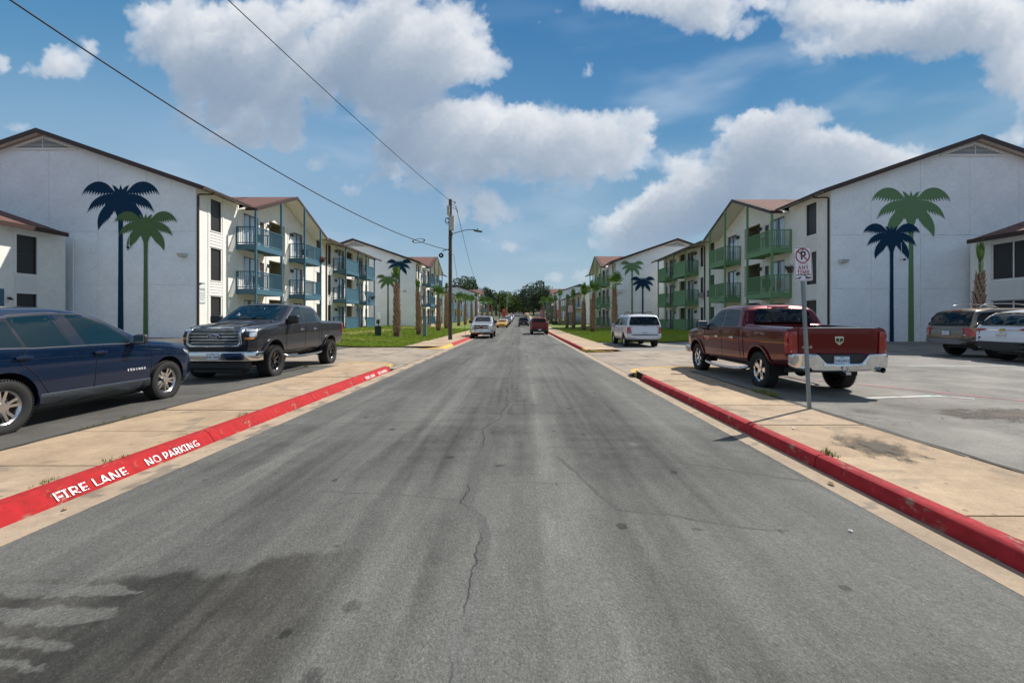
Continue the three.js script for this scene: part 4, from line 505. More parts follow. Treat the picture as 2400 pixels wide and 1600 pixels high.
    if (near >= 1 && kind < 2 && upper) for (const [x, z] of spots) { const m = part('picket', pickG, trim, b); m.position.set(x, rb + 0.02, z); m.scale.y = (rt - rb - 0.07) / 1.02; }
    else { const m = part('pickets', spots.map(([x, z]) => box(x - 0.018, x + 0.018, rb + 0.02, rt - 0.05, z - 0.018, z + 0.018)), trim, b); m.userData.kind = 'stuff'; }
    if (solid) { part('solid_panel', bx(PO - 0.012, PO + 0.012, f + 0.03, rt - 0.05, solid[0] + 0.06, solid[1] - 0.06), trim, b); if (near > 0.4) { const m = part('batten', Array.from({ length: 14 }, (_, i) => { const t = lerp(solid[0] + 0.1, solid[1] - 0.1, i / 13); return bx(PO + 0.012, PO + 0.024, rb + 0.02, rt - 0.05, t - 0.012, t + 0.012); }), trim, b); m.userData.kind = 'stuff'; } }
  }
  for (const [t0, t1, kind] of stacks) for (const t of [t0, t1]) { const topY = kind < 2 ? cE - 0.16 + (cP - cE) * (1 - Math.abs(t - cm) / (cm - c0)) : eaveY(1.28) - 0.14; part('post', bx(PO - 0.06, PO + 0.06, -0.5, topY, t - 0.06, t + 0.06), trim, B); }
  part('patio_slab', bx(0.005, 1.4, -0.6, 0.03, 3.5, 14.0), walkM[1], B); if (!short) part('patio_slab', bx(0.005, 1.4, -0.6, 0.03, 19.2, 29), walkM[1], B);
  // wall lanterns
  if (near > 0.4) for (const f of [0, F2, F3]) for (const t of [7.5, 10.95, 19.9, 26.2]) if (t < len) part('wall_lantern', [bx(0.0, 0.03, f + 1.85, f + 2.1, t - 0.05, t + 0.05), bx(0.03, 0.2, f + 2.03, f + 2.07, t - 0.03, t + 0.03), bx(0.1, 0.24, f + 1.8, f + 2.03, t - 0.07, t + 0.07)], blackM, B);
  for (const [px, py, hw, fy, mat, l] of murals) { const k = d0 / 1080; mural(B, (px - 1218) * k - s * X, 1.65 + (748 - py) * k - base, hw * k, (fy === undefined ? -0.55 : fy), 0.006, mat, l); }
  return B;
}
const b1 = building({ s: -1, X: 18.65, d0: 26.5, base: 0.70, rid: 8.75, trim: blueTrim, seed: 5, lab: 'nearest left white apartment building, blue balconies, large blue palm painted on its gable', murals: [[282, 457, 94, undefined, muralBlue, 'large dark blue painted palm'], [341, 521, 76, undefined, muralGreen, 'smaller green painted palm']] });
const b2 = building({ s: 1, X: 17.78, d0: 26.3, base: 0.46, rid: 8.2, trim: greenTrim, seed: 6, lab: 'nearest right white apartment building, green balconies, large green palm painted on its gable', murals: [[2136, 472, 96, undefined, muralGreenR, 'large green painted palm'], [2090, 547, 69, undefined, muralBlue, 'smaller dark blue painted palm']] });
b1.children.filter((c) => c.name === 'painted_palm')[1].position.z = 0.02; b2.children.filter((c) => c.name === 'painted_palm')[1].position.z = 0.02;
const b3 = building({ s: -1, X: 14.1, d0: 62.4, base: 0.88, rid: 8.4, trim: blueTrim, seed: 7, near: 0.5, len: 17.4, lab: 'second white apartment building on the left, blue balconies, behind the row of palms', murals: [[909, 653, 29, undefined, muralGreen, 'green painted palm'], [935, 618, 31, undefined, muralBlue, 'dark blue painted palm']] });
const b4 = building({ s: 1, X: 12.6, d0: 60.4, base: 0.70, rid: 8.0, trim: greenTrim, seed: 8, near: 0.5, len: 17.4, lap: true, lab: 'second white apartment building on the right with lap sided gable and green balconies', murals: [[1481.7, 621, 29, undefined, muralGreenR, 'green painted palm'], [1506.7, 658, 30, undefined, muralBlue, 'dark blue painted palm']] });
b3.children.filter((c) => c.name === 'painted_palm')[1].position.z = 0.02; b4.children.filter((c) => c.name === 'painted_palm')[1].position.z = 0.02;
building({ s: -1, X: 14.1, d0: 155, base: 1.72, rid: 8.4, trim: blueTrim, seed: 9, near: 0.2, lab: 'farthest white apartment building on the left with a plain gable, blue balconies' });
building({ s: 1, X: 11.6, d0: 150, base: 1.65, rid: 8.0, trim: greenTrim, seed: 10, near: 0.2, lab: 'farthest white apartment building on the right with a plain gable, green balconies' });

// two storey wings
function wing(o) {
  const { s, X, d0, d1, base, lab, trim, wins, near = 1, gal = false } = o, B = thing('apartment_wing', lab, 'building', [s * X, base, -d1]), L = (of) => -s * of, bx = (o0, o1, y0, y1, t0, t1) => box(L(o0), L(o1), y0, y1, t0, t1), len = d1 - d0, ey = o.eave - base;
  const sp = new THREE.Shape(); sp.moveTo(0, -0.6); sp.lineTo(len, -0.6); sp.lineTo(len, ey - 0.1); sp.lineTo(0, ey - 0.1); sp.closePath();
  for (const w of wins) { const h = new THREE.Path(); h.moveTo(w[0], w[2]); h.lineTo(w[0], w[3]); h.lineTo(w[1], w[3]); h.lineTo(w[1], w[2]); h.closePath(); sp.holes.push(h); }
  const g = new THREE.ExtrudeGeometry(sp, { depth: 0.16, bevelEnabled: false }), p = g.attributes.position; for (let i = 0; i < p.count; i++) p.setXYZ(i, L(-0.16 + p.getZ(i)), p.getY(i), p.getX(i)); const ix = []; for (let i = 0; i < p.count; i += 3) s < 0 ? ix.push(i, i + 1, i + 2) : ix.push(i, i + 2, i + 1); g.setIndex(ix); const g2 = g.toNonIndexed(); g2.computeVertexNormals(); part('facade_wall', g2, facadeM, B);
  part('other_walls', [bx(-9.1, -9, -0.6, ey + 0.5, 0.05, len), bx(-9, -0.16, -0.6, ey - 0.15, len - 0.2, len)], facadeM, B);
  for (const [t0, t1, y0, y1, k] of wins) { const w = part('window', bx(-0.09, -0.075, y0, y1, t0, t1), screenM, B), n = k ?? 1; part('frame', [bx(-0.07, -0.03, y0, y0 + 0.05, t0, t1), bx(-0.07, -0.03, y1 - 0.05, y1, t0, t1), bx(-0.07, -0.03, y0, y1, t0, t0 + 0.05), bx(-0.07, -0.03, y0, y1, t1 - 0.05, t1), ...Array.from({ length: n - 1 }, (_, i) => bx(-0.07, -0.03, y0, y1, lerp(t0, t1, (i + 1) / n) - 0.025, lerp(t0, t1, (i + 1) / n) + 0.025)), ...(n === 1 ? [bx(-0.07, -0.05, (y0 + y1) / 2 - 0.03, (y0 + y1) / 2 + 0.03, t0, t1)] : [])], n > 1 ? trimM : std(0.05, 0.05, 0.05, 0.5), w);
    if (near) part('trim_board', [bx(0.003, 0.03, y1, y1 + 0.14, t0 - 0.14, t1 + 0.14), bx(0.003, 0.03, y0 - 0.12, y0, t0 - 0.14, t1 + 0.14), bx(0.003, 0.03, y0, y1, t0 - 0.14, t0), bx(0.003, 0.03, y0, y1, t1, t1 + 0.14)], trimM, w); }
  if (near) { const w = wins[0], ys = [[wins[1][3] + 0.16, w[2] - 0.14]]; for (const [a, b] of ys) for (let i = 0, n = 6; i < n; i++) { const y0 = lerp(a, b, i / n), y1 = lerp(a, b, (i + 1) / n) - 0.008; part('siding_board', hexa([[L(0.003), y0, w[0] - 0.1], [L(0.032), y0, w[0] - 0.1], [L(0.012), y1, w[0] - 0.1], [L(0.003), y1, w[0] - 0.1], [L(0.003), y0, w[1] + 0.1], [L(0.032), y0, w[1] + 0.1], [L(0.012), y1, w[1] + 0.1], [L(0.003), y1, w[1] + 0.1]]), sidingM, B); } }
  const ov = 0.55, y0 = ey - PITCH * 0, yb = ey + PITCH * (9.5 + ov), t0 = near ? 0.46 : -0.6, t1 = len + 0.5, sl = (th, dy) => hexa([[L(ov), y0 + dy, t0], [L(-9.5), yb + dy, t0], [L(-9.5), yb + dy, t1], [L(ov), y0 + dy, t1], [L(ov), y0 + dy - th, t0], [L(-9.5), yb + dy - th, t0], [L(-9.5), yb + dy - th, t1], [L(ov), y0 + dy - th, t1]]);
  part('roof', sl(0.06, 0), shingleM, B); part('soffit', sl(0.08, -0.065), soffitM, B); part('fascia', bx(ov + 0.003, ov + 0.1, ey - 0.2, ey + 0.02, t0, t1), brownM, B);
  if (gal) { part('gallery_floor', bx(0.005, 1.3, 2.75, 2.9, 0, len), soffitM, B); part('gallery_band', bx(1.305, 1.35, 2.6, 3.9, 0, len), trim, B); for (let t = 0; t <= len; t += len / 6) part('post', bx(1.2, 1.3, -0.5, ey - 0.1, t - 0.05, t + 0.05), trim, B); part('gallery_roof', hexa([[L(1.6), ey - 0.36, 0], [L(0.5), ey + 0.02, 0], [L(0.5), ey + 0.02, len], [L(1.6), ey - 0.36, len], [L(1.6), ey - 0.46, 0], [L(0.5), ey - 0.08, 0], [L(0.5), ey - 0.08, len], [L(1.6), ey - 0.46, len]]), brownM, B); part('patio_wall', bx(1.3, 1.34, -0.5, 1.25, len * 0.35, len), trim, B); }
  return B;
}
const wl = wing({ s: -1, X: 25.7, d0: 12, d1: 26.04, base: 0.66, eave: 6.42, trim: blueTrim, lab: 'low two storey white wing at the left edge, set before the painted gable', wins: [[1.55, 2.55, 3.36, 5.34], [1.55, 2.55, 0.4, 2.32], [6.5, 7.6, 3.36, 5.34], [6.5, 7.6, 0.4, 2.32]] });
part('door_surround', [box(0.003, 0.12, -0.5, 2.5, 3.2, 3.42), box(0.003, 0.12, 2.28, 2.5, 3.42, 5.0)], blueTrim, wl, 'blue door surround'); part('wall_camera', [box(0.0, 0.16, 2.02, 2.1, 2.9, 2.96), cyl(0.04, 0.04, 0.16, 0.16, 2.0, 2.93, 'z', 8)], blackM, wl);
wing({ s: 1, X: 25.3, d0: 12, d1: 25.84, base: 0.42, eave: 6.0, trim: greenTrim, lab: 'low two storey white wing at the right edge with wide dark windows', wins: [[1.15, 3.3, 3.3, 5.26, 2], [1.15, 3.3, 0.4, 2.25, 2], [7, 9.2, 3.3, 5.26, 2], [7, 9.2, 0.4, 2.25, 2]] });
wing({ s: -1, X: 14.9, d0: 94, d1: 121, base: 1.2, eave: 7.1, trim: blueTrim, near: 0, gal: true, lab: 'distant two storey wing on the left with a blue gallery and blue patio wall', wins: [[2, 4, 3.3, 5.2], [7, 9, 3.3, 5.2], [13, 15, 3.3, 5.2], [19, 21, 3.3, 5.2], [2, 4, 0.3, 2.2], [13, 15, 0.3, 2.2]] });
wing({ s: 1, X: 12.4, d0: 92, d1: 126, base: 1.1, eave: 7.0, trim: greenTrim, near: 0, gal: true, lab: 'distant two storey wing on the right with a green gallery', wins: [[2, 4, 3.3, 5.2], [7, 9, 3.3, 5.2], [13, 15, 3.3, 5.2], [21, 23, 3.3, 5.2], [28, 30, 3.3, 5.2], [2, 4, 0.3, 2.2], [13, 15, 0.3, 2.2]] });

// things on the walls
part('drain_pipe', cyl(0.045, 0.045, 5.9, -26.0 + 18.65 + 0.35, 2.6, 0.05, 'y', 10), trimM, b1);
function onWall(px, py, d) { return [(px - 1218) * d / 1080, 1.65 + (748 - py) * d / 1080, -d]; }
for (const [px, py, d, side] of [[428, 598, 26.45, 'left'], [1976, 612, 26.25, 'right']]) { const t = thing('flood_light', `grey flood light box on the ${side} painted gable`, 'wall light', onWall(px, py, d)); part('housing', hexa([[-0.2, -0.09, 0.0], [0.2, -0.09, 0.0], [0.2, 0.11, 0], [-0.2, 0.11, 0], [-0.2, -0.09, 0.16], [0.2, -0.09, 0.16], [0.2, 0.09, 0.27], [-0.2, 0.09, 0.27]]), std(0.55, 0.55, 0.53, 0.5), t); part('lens', box(-0.16, 0.16, -0.10, -0.092, 0.02, 0.15), std(0.3, 0.3, 0.28, 0.2), t); }
for (const [px, py, d, side] of [[302, 577, 26.45, 'left'], [2113, 606, 26.25, 'right']]) { const t = thing('security_camera', `small dome camera beside the palms on the ${side} painted gable`, 'camera', onWall(px, py, d)); part('bracket', [box(-0.05, 0.05, -0.06, 0.06, 0, 0.03), tube([[0, 0, 0.03], [0, 0.02, 0.1], [0.04, -0.03, 0.15]], 0.016)], trimM, t); const g = new THREE.SphereGeometry(0.07, 12, 8); g.translate(0.05, -0.07, 0.17); part('dome', g, blackM, t); part('conduit', tube([[0, 0.06, 0.015], [0.01, 0.4, 0.012], [-0.005, 0.9, 0.012]], 0.012), trimM, t); }
{ const t = thing('notice_board', 'white parking notice with grey lettering on the left building beside its tall windows', 'sign', [-18.65 + 0.004, 3.2, -26.98], 0); const tx = canvasTex(128, 192, (c, w, h) => { c.fillStyle = '#dfe3e2'; c.fillRect(0, 0, w, h); c.strokeStyle = '#8d9593'; c.lineWidth = 5; c.strokeRect(4, 4, w - 8, h - 8); c.fillStyle = '#3f4746'; c.beginPath(); c.moveTo(6, 34); c.quadraticCurveTo(70, 6, 122, 12); c.lineTo(122, 6); c.lineTo(6, 6); c.fill(); c.font = 'bold 34px sans-serif'; c.textAlign = 'center'; c.fillText('PARKING', w / 2, 76, 112); c.font = 'bold 15px sans-serif'; ['BY PERMIT ONLY', 'UNAUTHORIZED', 'VEHICLES WILL', 'BE TOWED'].forEach((s, i) => c.fillText(s, w / 2, 104 + i * 20, 108)); });
  part('board', box(0, 0.02, -0.62, 0.62, -0.28, 0.28), std(0.6, 0.62, 0.6, 0.5), t); const f = part('face', new THREE.PlaneGeometry(0.54, 1.2), new THREE.MeshStandardMaterial({ map: tx, roughness: 0.5 }), t); f.rotation.y = Math.PI / 2; f.position.set(0.024, 0, 0); }
{ const t = thing('number_plaque', 'small grey number plaque on the second left building', 'plaque', onWall(948, 682, 62.3)); part('board', box(-0.22, 0.22, -0.15, 0.15, 0, 0.04), std(0.45, 0.5, 0.5, 0.6), t); }
{ const t = thing('flood_light', 'lit white flood light on the lap sided gable of the second right building', 'wall light', onWall(1452, 682, 60.3)); part('housing', hexa([[-0.42, -0.2, 0], [0.42, -0.2, 0], [0.42, 0.2, 0], [-0.42, 0.2, 0], [-0.42, -0.2, 0.22], [0.42, -0.2, 0.22], [0.42, 0.18, 0.3], [-0.42, 0.18, 0.3]]), std(0.8, 0.8, 0.78, 0.4), t); }
{ const t = thing('air_conditioner', 'small grey window air conditioner on the nearest right building beyond the green porch', 'air conditioner', [17.76, 4.0, -44.6]); part('case', rbox(-0.42, 0.0, -0.22, 0.22, -0.33, 0.33, 0.02), std(0.4, 0.4, 0.4, 0.6), t); part('louvre', [0, 1, 2, 3, 4].map((i) => box(-0.43, -0.421, -0.17 + i * 0.08, -0.13 + i * 0.08, -0.28, 0.28)), darkM, t).userData.kind = 'stuff'; const m = thing('meter_box', 'small dark meter boxes beside the far downspout of the nearest right building', 'meter box', [17.76, 4.05, -43.1]); part('box', rbox(-0.16, 0, -0.3, 0.3, -0.2, 0.2, 0.02), std(0.12, 0.12, 0.13, 0.6), m); }
{ const t = thing('roof_antenna', 'black slatted antenna on the ridge of the nearest right building', 'antenna', [28.0, 11.55, -27.2]); part('rails', [0, 0.14, 0.28].map((y) => hexa([[-0.5, y, 0], [0.5, y + 0.12, 0], [0.5, y + 0.18, 0], [-0.5, y + 0.06, 0], [-0.5, y, 0.05], [0.5, y + 0.12, 0.05], [0.5, y + 0.18, 0.05], [-0.5, y + 0.06, 0.05]])), blackM, t); part('mast', [box(0.4, 0.46, -0.7, 0.5, 0, 0.05), box(-0.4, -0.34, -0.4, 0.4, 0, 0.05)], blackM, t); }
for (const [x, y, z, l] of [[-17.6, 7.55, -38.2, 'rust red hanging flower basket at the corner of a blue balcony'], [-16.1, 4.4, -54.4, 'dark potted bush on a blue balcony of the nearest left building'], [16.1, 4.55, -31.0, 'dark round basket on a green balcony rail']]) { const Q = rng(Math.abs(z * 10) | 0), gs = [], t = thing('plant_pot', l, 'plant', l.includes('hanging') ? [-17.2, 6.7, -40.2] : l.includes('round') ? [17.62, 4.75, -30.02] : [-17.0, 4.0, -53.2]); const pot = new THREE.CylinderGeometry(0.17, 0.12, 0.2, 12); part('pot', pot, std(0.12, 0.06, 0.05, 0.8), t); for (let i = 0; i < 160; i++) { const g = new THREE.PlaneGeometry(0.09, 0.05); g.rotateX(Q() * 6); g.rotateY(Q() * 6); const a = Q() * 6.28, r = 0.3 * Math.sqrt(Q()); g.translate(Math.cos(a) * r, 0.08 + Q() * 0.3, Math.sin(a) * r); gs.push(g); } part('foliage', gs, l.includes('rust') ? std(0.22, 0.06, 0.05, 0.8, { side: THREE.DoubleSide }) : std(0.05, 0.06, 0.04, 0.8, { side: THREE.DoubleSide }), t); }
// chairs on the balconies
{ const mk = () => { const c = thing('patio_chair', 'dark patio chair on the top blue balcony nearest the camera', 'chair', [0, 0, 0]); part('seat', rbox(-0.24, 0.24, 0.4, 0.44, -0.24, 0.24, 0.02), blackM, c); part('backrest', rbox(-0.24, 0.24, 0.44, 0.95, -0.26, -0.22, 0.02), blackM, c); for (const x of [-0.21, 0.21]) for (const z of [-0.21, 0.21]) part('leg', box(x - 0.015, x + 0.015, 0, 0.4, z - 0.015, z + 0.015), blackM, c); return c; };
  const c0 = mk(); c0.position.set(-17.9, 0.70 + F3, -31.6); c0.rotation.y = 0.6; for (const [x, y, z, r, l] of [[-17.9, 0.70 + F3, -38.3, 0.4, 'dark patio chair on the top blue balcony under the second gable post'], [-17.9, 0.70 + F2, -31.5, 0.9, 'dark patio chair on the middle blue balcony nearest the camera'], [16.9, 0.46 + F2, -31.2, 2.2, 'dark patio chair on the middle green balcony nearest the camera']]) { const c = c0.clone(); c.name = numbered('patio_chair'); c.position.set(x, y, z); c.rotation.y = r; c.userData = { label: l, category: 'chair' }; scene.add(c); } }

// ---------------------------------------------------------------- vehicles: a body lofted from cross-sections; glass, lights and trim are moulded onto it
const csg = new Evaluator(); csg.attributes = ['position', 'normal']; csg.useGroups = false;
const pl = (pts, x) => { if (x <= pts[0][0]) return pts[0][1]; for (let i = 1; i < pts.length; i++) if (x <= pts[i][0]) { const a = pts[i - 1], b = pts[i]; return a[1] + (b[1] - a[1]) * (x - a[0]) / (b[0] - a[0]); } return pts[pts.length - 1][1]; };
const sm = (pts, x, r) => (pl(pts, x - r) + 2 * pl(pts, x - r / 2) + 2 * pl(pts, x) + 2 * pl(pts, x + r / 2) + pl(pts, x + r)) / 8;
const paint = (r, g, b, metal = 0.25, rough = 0.32) => phys(r, g, b, rough, { metalness: metal, clearcoat: 0.7, clearcoatRoughness: 0.03, specularIntensity: 0.35 });
const carGlass = phys(0.006, 0.009, 0.012, 0.03, { ior: 1.45, specularIntensity: 0.7 }), carGlassBlue = phys(0.005, 0.020, 0.030, 0.03, { ior: 1.45, specularIntensity: 0.75 }), chromeM = std(0.66, 0.66, 0.67, 0.07, { metalness: 1 }), chromeD = std(0.5, 0.5, 0.52, 0.12, { metalness: 1 }), rubberM = std(0.018, 0.018, 0.018, 0.85), plasticM = std(0.022, 0.022, 0.024, 0.55), cladM = std(0.035, 0.042, 0.050, 0.55), alloyM = std(0.62, 0.62, 0.63, 0.25, { metalness: 1 }), blackAlloy = phys(0.008, 0.008, 0.009, 0.25, { clearcoat: 1 }), redLens = phys(0.32, 0.008, 0.012, 0.08, { clearcoat: 1 }), clearLens = phys(0.75, 0.76, 0.78, 0.08, { metalness: 0.6, clearcoat: 1 }), amberLens = phys(0.6, 0.22, 0.03, 0.1, { clearcoat: 1 }), seamM = std(0.006, 0.006, 0.006, 0.9);
class Shell {
  constructor(S) { this.S = S; const xs = new Set(), st = S.step ?? 0.08; const a = S.top[0][0], b = S.top[S.top.length - 1][0]; for (let x = a; x <= b + 1e-6; x += st) xs.add(+x.toFixed(4)); for (const p of S.top) { xs.add(p[0]); if (p[0] > a && p[0] < b) { xs.add(+(p[0] - 0.03).toFixed(4)); xs.add(+(p[0] + 0.03).toFixed(4)); } } for (const p of S.plan) xs.add(p[0]); for (const e of [0.012, 0.03, 0.06]) { xs.add(a + e); xs.add(b - e); } this.xs = [...xs].filter((x) => x >= a && x <= b).sort((p, q) => p - q); this.xs = this.xs.filter((x, i) => !i || x - this.xs[i - 1] > 0.004); this.secs = this.xs.map((x) => this.make(x)); this.a = a; this.b = b; }
  top(x) { const S = this.S; return sm(S.top, x, S.round ?? 0.05); }
  make(x) {
    const S = this.S, y0 = sm(S.bottom, x, 0.03), w = sm(S.plan, x, 0.04), yt = Math.max(this.top(x), y0 + 0.12), ys = Math.min(sm(S.belt, x, 0.05), yt - 0.035), g = yt - ys, k = clamp(1 - g / 0.25, 0, 1);
    const crown = (S.crown ?? 0.045) * clamp(g * 4, 0.35, 1), wt = Math.max(w * 0.3, w - 0.025 - (S.tumble ?? 0.26) * Math.max(0, g - 0.03) - (S.hoodIn ?? 0.06) * k), bul = S.bulge ?? 0.02;
    const C = [[0, y0], [w - 0.13, y0], [w - 0.035, y0 + 0.10], [w, lerp(y0, ys, 0.55)], [w - bul * 0.4, ys - (S.shoulder ?? 0.015)], [wt, yt - crown], [0, yt]], R = [0, 0.06, 0.07, 0.2, S.rShoulder ?? 0.05, S.rRoof ?? 0.09], P = [[0, y0]];
    for (let i = 1; i < 6; i++) { const c = C[i], p = C[i - 1], n = C[i + 1], lp = Math.hypot(c[0] - p[0], c[1] - p[1]) || 1e-4, ln = Math.hypot(n[0] - c[0], n[1] - c[1]) || 1e-4, rp = Math.min(R[i], lp * 0.46), rn = Math.min(R[i], ln * 0.46), A = [c[0] + (p[0] - c[0]) * rp / lp, c[1] + (p[1] - c[1]) * rp / lp], B = [c[0] + (n[0] - c[0]) * rn / ln, c[1] + (n[1] - c[1]) * rn / ln]; for (let t = 0; t < 4; t++) { const f = t / 3; P.push([(1 - f) ** 2 * A[0] + 2 * f * (1 - f) * c[0] + f * f * B[0], (1 - f) ** 2 * A[1] + 2 * f * (1 - f) * c[1] + f * f * B[1]]); } }
    const L = P[P.length - 1]; for (let i = 1; i <= 4; i++) { const f = i / 4, z = L[0] * (1 - f); P.push([z, yt - (yt - L[1]) * (1 - f) ** 2]); } return P;
  }
  Wsec(P, y) { let m = -1; for (let i = 1; i < P.length; i++) { const a = P[i - 1], b = P[i]; if ((a[1] - y) * (b[1] - y) <= 0 && a[1] !== b[1]) m = Math.max(m, a[0] + (b[0] - a[0]) * (y - a[1]) / (b[1] - a[1])); } return m; }
  idx(x) { let lo = 0, hi = this.xs.length - 1; while (hi - lo > 1) { const m = (lo + hi) >> 1; this.xs[m] <= x ? lo = m : hi = m; } return lo; }
  W(x, y) { if (x < this.a || x > this.b) return -1; const i = this.idx(x), f = clamp((x - this.xs[i]) / (this.xs[i + 1] - this.xs[i]), 0, 1), a = this.Wsec(this.secs[i], y), b = this.Wsec(this.secs[i + 1], y); if (a < 0 && b < 0) return -1; if (a < 0) return f > 0.5 ? b : -1; if (b < 0) return f < 0.5 ? a : -1; return a + (b - a) * f; }
  side(x, y) { x = clamp(x, this.a + 0.002, this.b - 0.002); for (let k = 0; k < 14; k++) { const w = this.W(x, y - k * 0.012); if (w >= 0) return w; } return 0.3; }
  F(z, y, dir) { z = Math.abs(z); const n = 180; let px = null; for (let i = 0; i <= n; i++) { const x = dir > 0 ? this.b - (this.b - this.a) * (i / n) ** 1.6 * 0.7 : this.a + (this.b - this.a) * (i / n) ** 1.6 * 0.7; if (this.W(x, y) >= z) { if (px === null) return x; let p = px, q = x; for (let k = 0; k < 9; k++) { const m = (p + q) / 2; this.W(m, y) >= z ? q = m : p = m; } return q; } px = x; } return dir > 0 ? this.b - 0.3 : this.a + 0.3; }
  T(x, z) { const i = this.idx(clamp(x, this.a + 0.001, this.b - 0.001)), f = clamp((x - this.xs[i]) / (this.xs[i + 1] - this.xs[i]), 0, 1), g = (P) => { z = Math.abs(z); for (let k = P.length - 1; k > 0; k--) if (z >= P[k][0] && z <= P[k - 1][0]) return lerp(P[k][1], P[k - 1][1], (z - P[k][0]) / ((P[k - 1][0] - P[k][0]) || 1)); return P[16][1]; }; return lerp(g(this.secs[i]), g(this.secs[i + 1]), f); }
  geo() {
    const pos = [], idx = [], n = this.secs[0].length, m = 2 * n - 2, xs = this.xs; this.secs.forEach((P, i) => { for (let k = 0; k < n; k++) pos.push(xs[i], P[k][1], P[k][0]); for (let k = n - 2; k > 0; k--) pos.push(xs[i], P[k][1], -P[k][0]); });
    for (let i = 0; i < xs.length - 1; i++) for (let k = 0; k < m; k++) { const a = i * m + k, b = i * m + (k + 1) % m; idx.push(a, b, b + m, a, b + m, a + m); }
    for (const [i, fl] of [[0, 0], [xs.length - 1, 1]]) { const c = pos.length / 3, P = this.secs[i]; pos.push(xs[i], (P[0][1] + P[n - 1][1]) / 2, 0); for (let k = 0; k < m; k++) fl ? idx.push(c, i * m + k, i * m + (k + 1) % m) : idx.push(c, i * m + (k + 1) % m, i * m + k); }
    let vol = 0; for (let i = 0; i < idx.length; i += 3) { const a = idx[i] * 3, b = idx[i + 1] * 3, c = idx[i + 2] * 3; vol += pos[a] * (pos[b + 1] * pos[c + 2] - pos[b + 2] * pos[c + 1]) + pos[a + 1] * (pos[b + 2] * pos[c] - pos[b] * pos[c + 2]) + pos[a + 2] * (pos[b] * pos[c + 1] - pos[b + 1] * pos[c]); }
    if (vol < 0) for (let i = 0; i < idx.length; i += 3) { const t = idx[i + 1]; idx[i + 1] = idx[i + 2]; idx[i + 2] = t; }
    const g = new THREE.BufferGeometry(); g.setAttribute('position', new THREE.Float32BufferAttribute(pos, 3)); g.setIndex(idx); g.computeVertexNormals(); return g;
  }
}
function mold(sh3, shape, dir, t = 0.004, { sink = 0.01, bevel = 0, edge = 0.11, crease = 0.6, cs = 6 } = {}) {
  let g = new THREE.ExtrudeGeometry(shape, { depth: t + sink, bevelEnabled: bevel > 0, bevelThickness: bevel, bevelSize: bevel * 0.8, bevelOffset: -bevel * 0.8, bevelSegments: 2, curveSegments: cs });
  g.deleteAttribute('uv'); g = new TessellateModifier(edge, 5).modify(g); const p = g.attributes.position, cache = new Map();
  const off = (a, b) => { const k = Math.round(a * 1e4) + '|' + Math.round(b * 1e4); let v = cache.get(k); if (v === undefined) { v = dir === 'R' || dir === 'L' ? sh3.side(a, b) : dir === 'F' ? sh3.F(a, b, 1) : dir === 'B' ? sh3.F(a, b, -1) : sh3.T(a, b); cache.set(k, v); } return v; };
  for (let i = 0; i < p.count; i++) { const a = p.getX(i), b = p.getY(i), c = p.getZ(i) - sink - bevel * 0; const s = off(a, b); if (dir === 'R') p.setXYZ(i, a, b, s + c); else if (dir === 'L') p.setXYZ(i, a, b, -s - c); else if (dir === 'F') p.setXYZ(i, s + c, b, a); else if (dir === 'B') p.setXYZ(i, s - c, b, a); else p.setXYZ(i, a, s + c, b); }
  if (dir === 'L' || dir === 'F' || dir === 'T') { const q = p.array; for (let i = 0; i < q.length; i += 9) for (let k = 0; k < 3; k++) { const x = q[i + 3 + k]; q[i + 3 + k] = q[i + 6 + k]; q[i + 6 + k] = x; } }
  g.deleteAttribute('normal'); g = mergeVertices(g, 1e-4); return toCreasedNormals(g, crease);
}
const treadCache = new Map();
function tyreGeo(R, w, r, knob) {
  const k = [R, w, r, knob].join(); if (treadCache.has(k)) return treadCache.get(k);
  const h = w / 2, P = [[r - 0.012, -h * 0.78], [r + 0.012, -h * 0.9], [lerp(r, R, 0.45), -h * 1.02], [R - 0.035, -h * 0.97], [R - 0.008, -h * 0.80]]; const gro = [-0.5, -0.17, 0.17, 0.5]; let prev = -0.74; for (const q of gro) { P.push([R, prev * h], [R, (q - 0.05) * h], [R - 0.009, (q - 0.04) * h], [R - 0.009, (q + 0.04) * h]); prev = q + 0.05; } P.push([R, prev * h], [R, 0.74 * h], [R - 0.008, h * 0.80], [R - 0.035, h * 0.97], [lerp(r, R, 0.45), h * 1.02], [r + 0.012, h * 0.9], [r - 0.012, h * 0.78]);
  let g = new THREE.LatheGeometry(P.map((p) => new THREE.Vector2(p[0], p[1])), 56); g.rotateX(Math.PI / 2); g = toCreasedNormals(g, 0.5); const gs = [g];
  const n = knob ? 34 : 60; for (let i = 0; i < n; i++) { const a = i / n * Math.PI * 2; for (const s of knob ? [-1, -0.35, 0.35, 1] : [-1, 1]) { const b = knob ? new THREE.BoxGeometry(0.030, Math.abs(s) === 1 ? 0.05 : 0.014, w * (Math.abs(s) === 1 ? 0.22 : 0.26)) : new THREE.BoxGeometry(0.014, 0.016, w * 0.13); b.rotateY(Math.abs(s) === 1 ? 0 : 0.5); b.translate(0, Math.abs(s) === 1 ? R - (knob ? 0.022 : 0.012) : R, s * w * (Math.abs(s) === 1 ? 0.415 : 0.42)); b.rotateZ(a + (s > 0 ? 0.04 : 0)); gs.push(b); } }
  const o = cat(gs); treadCache.set(k, o); return o;
}
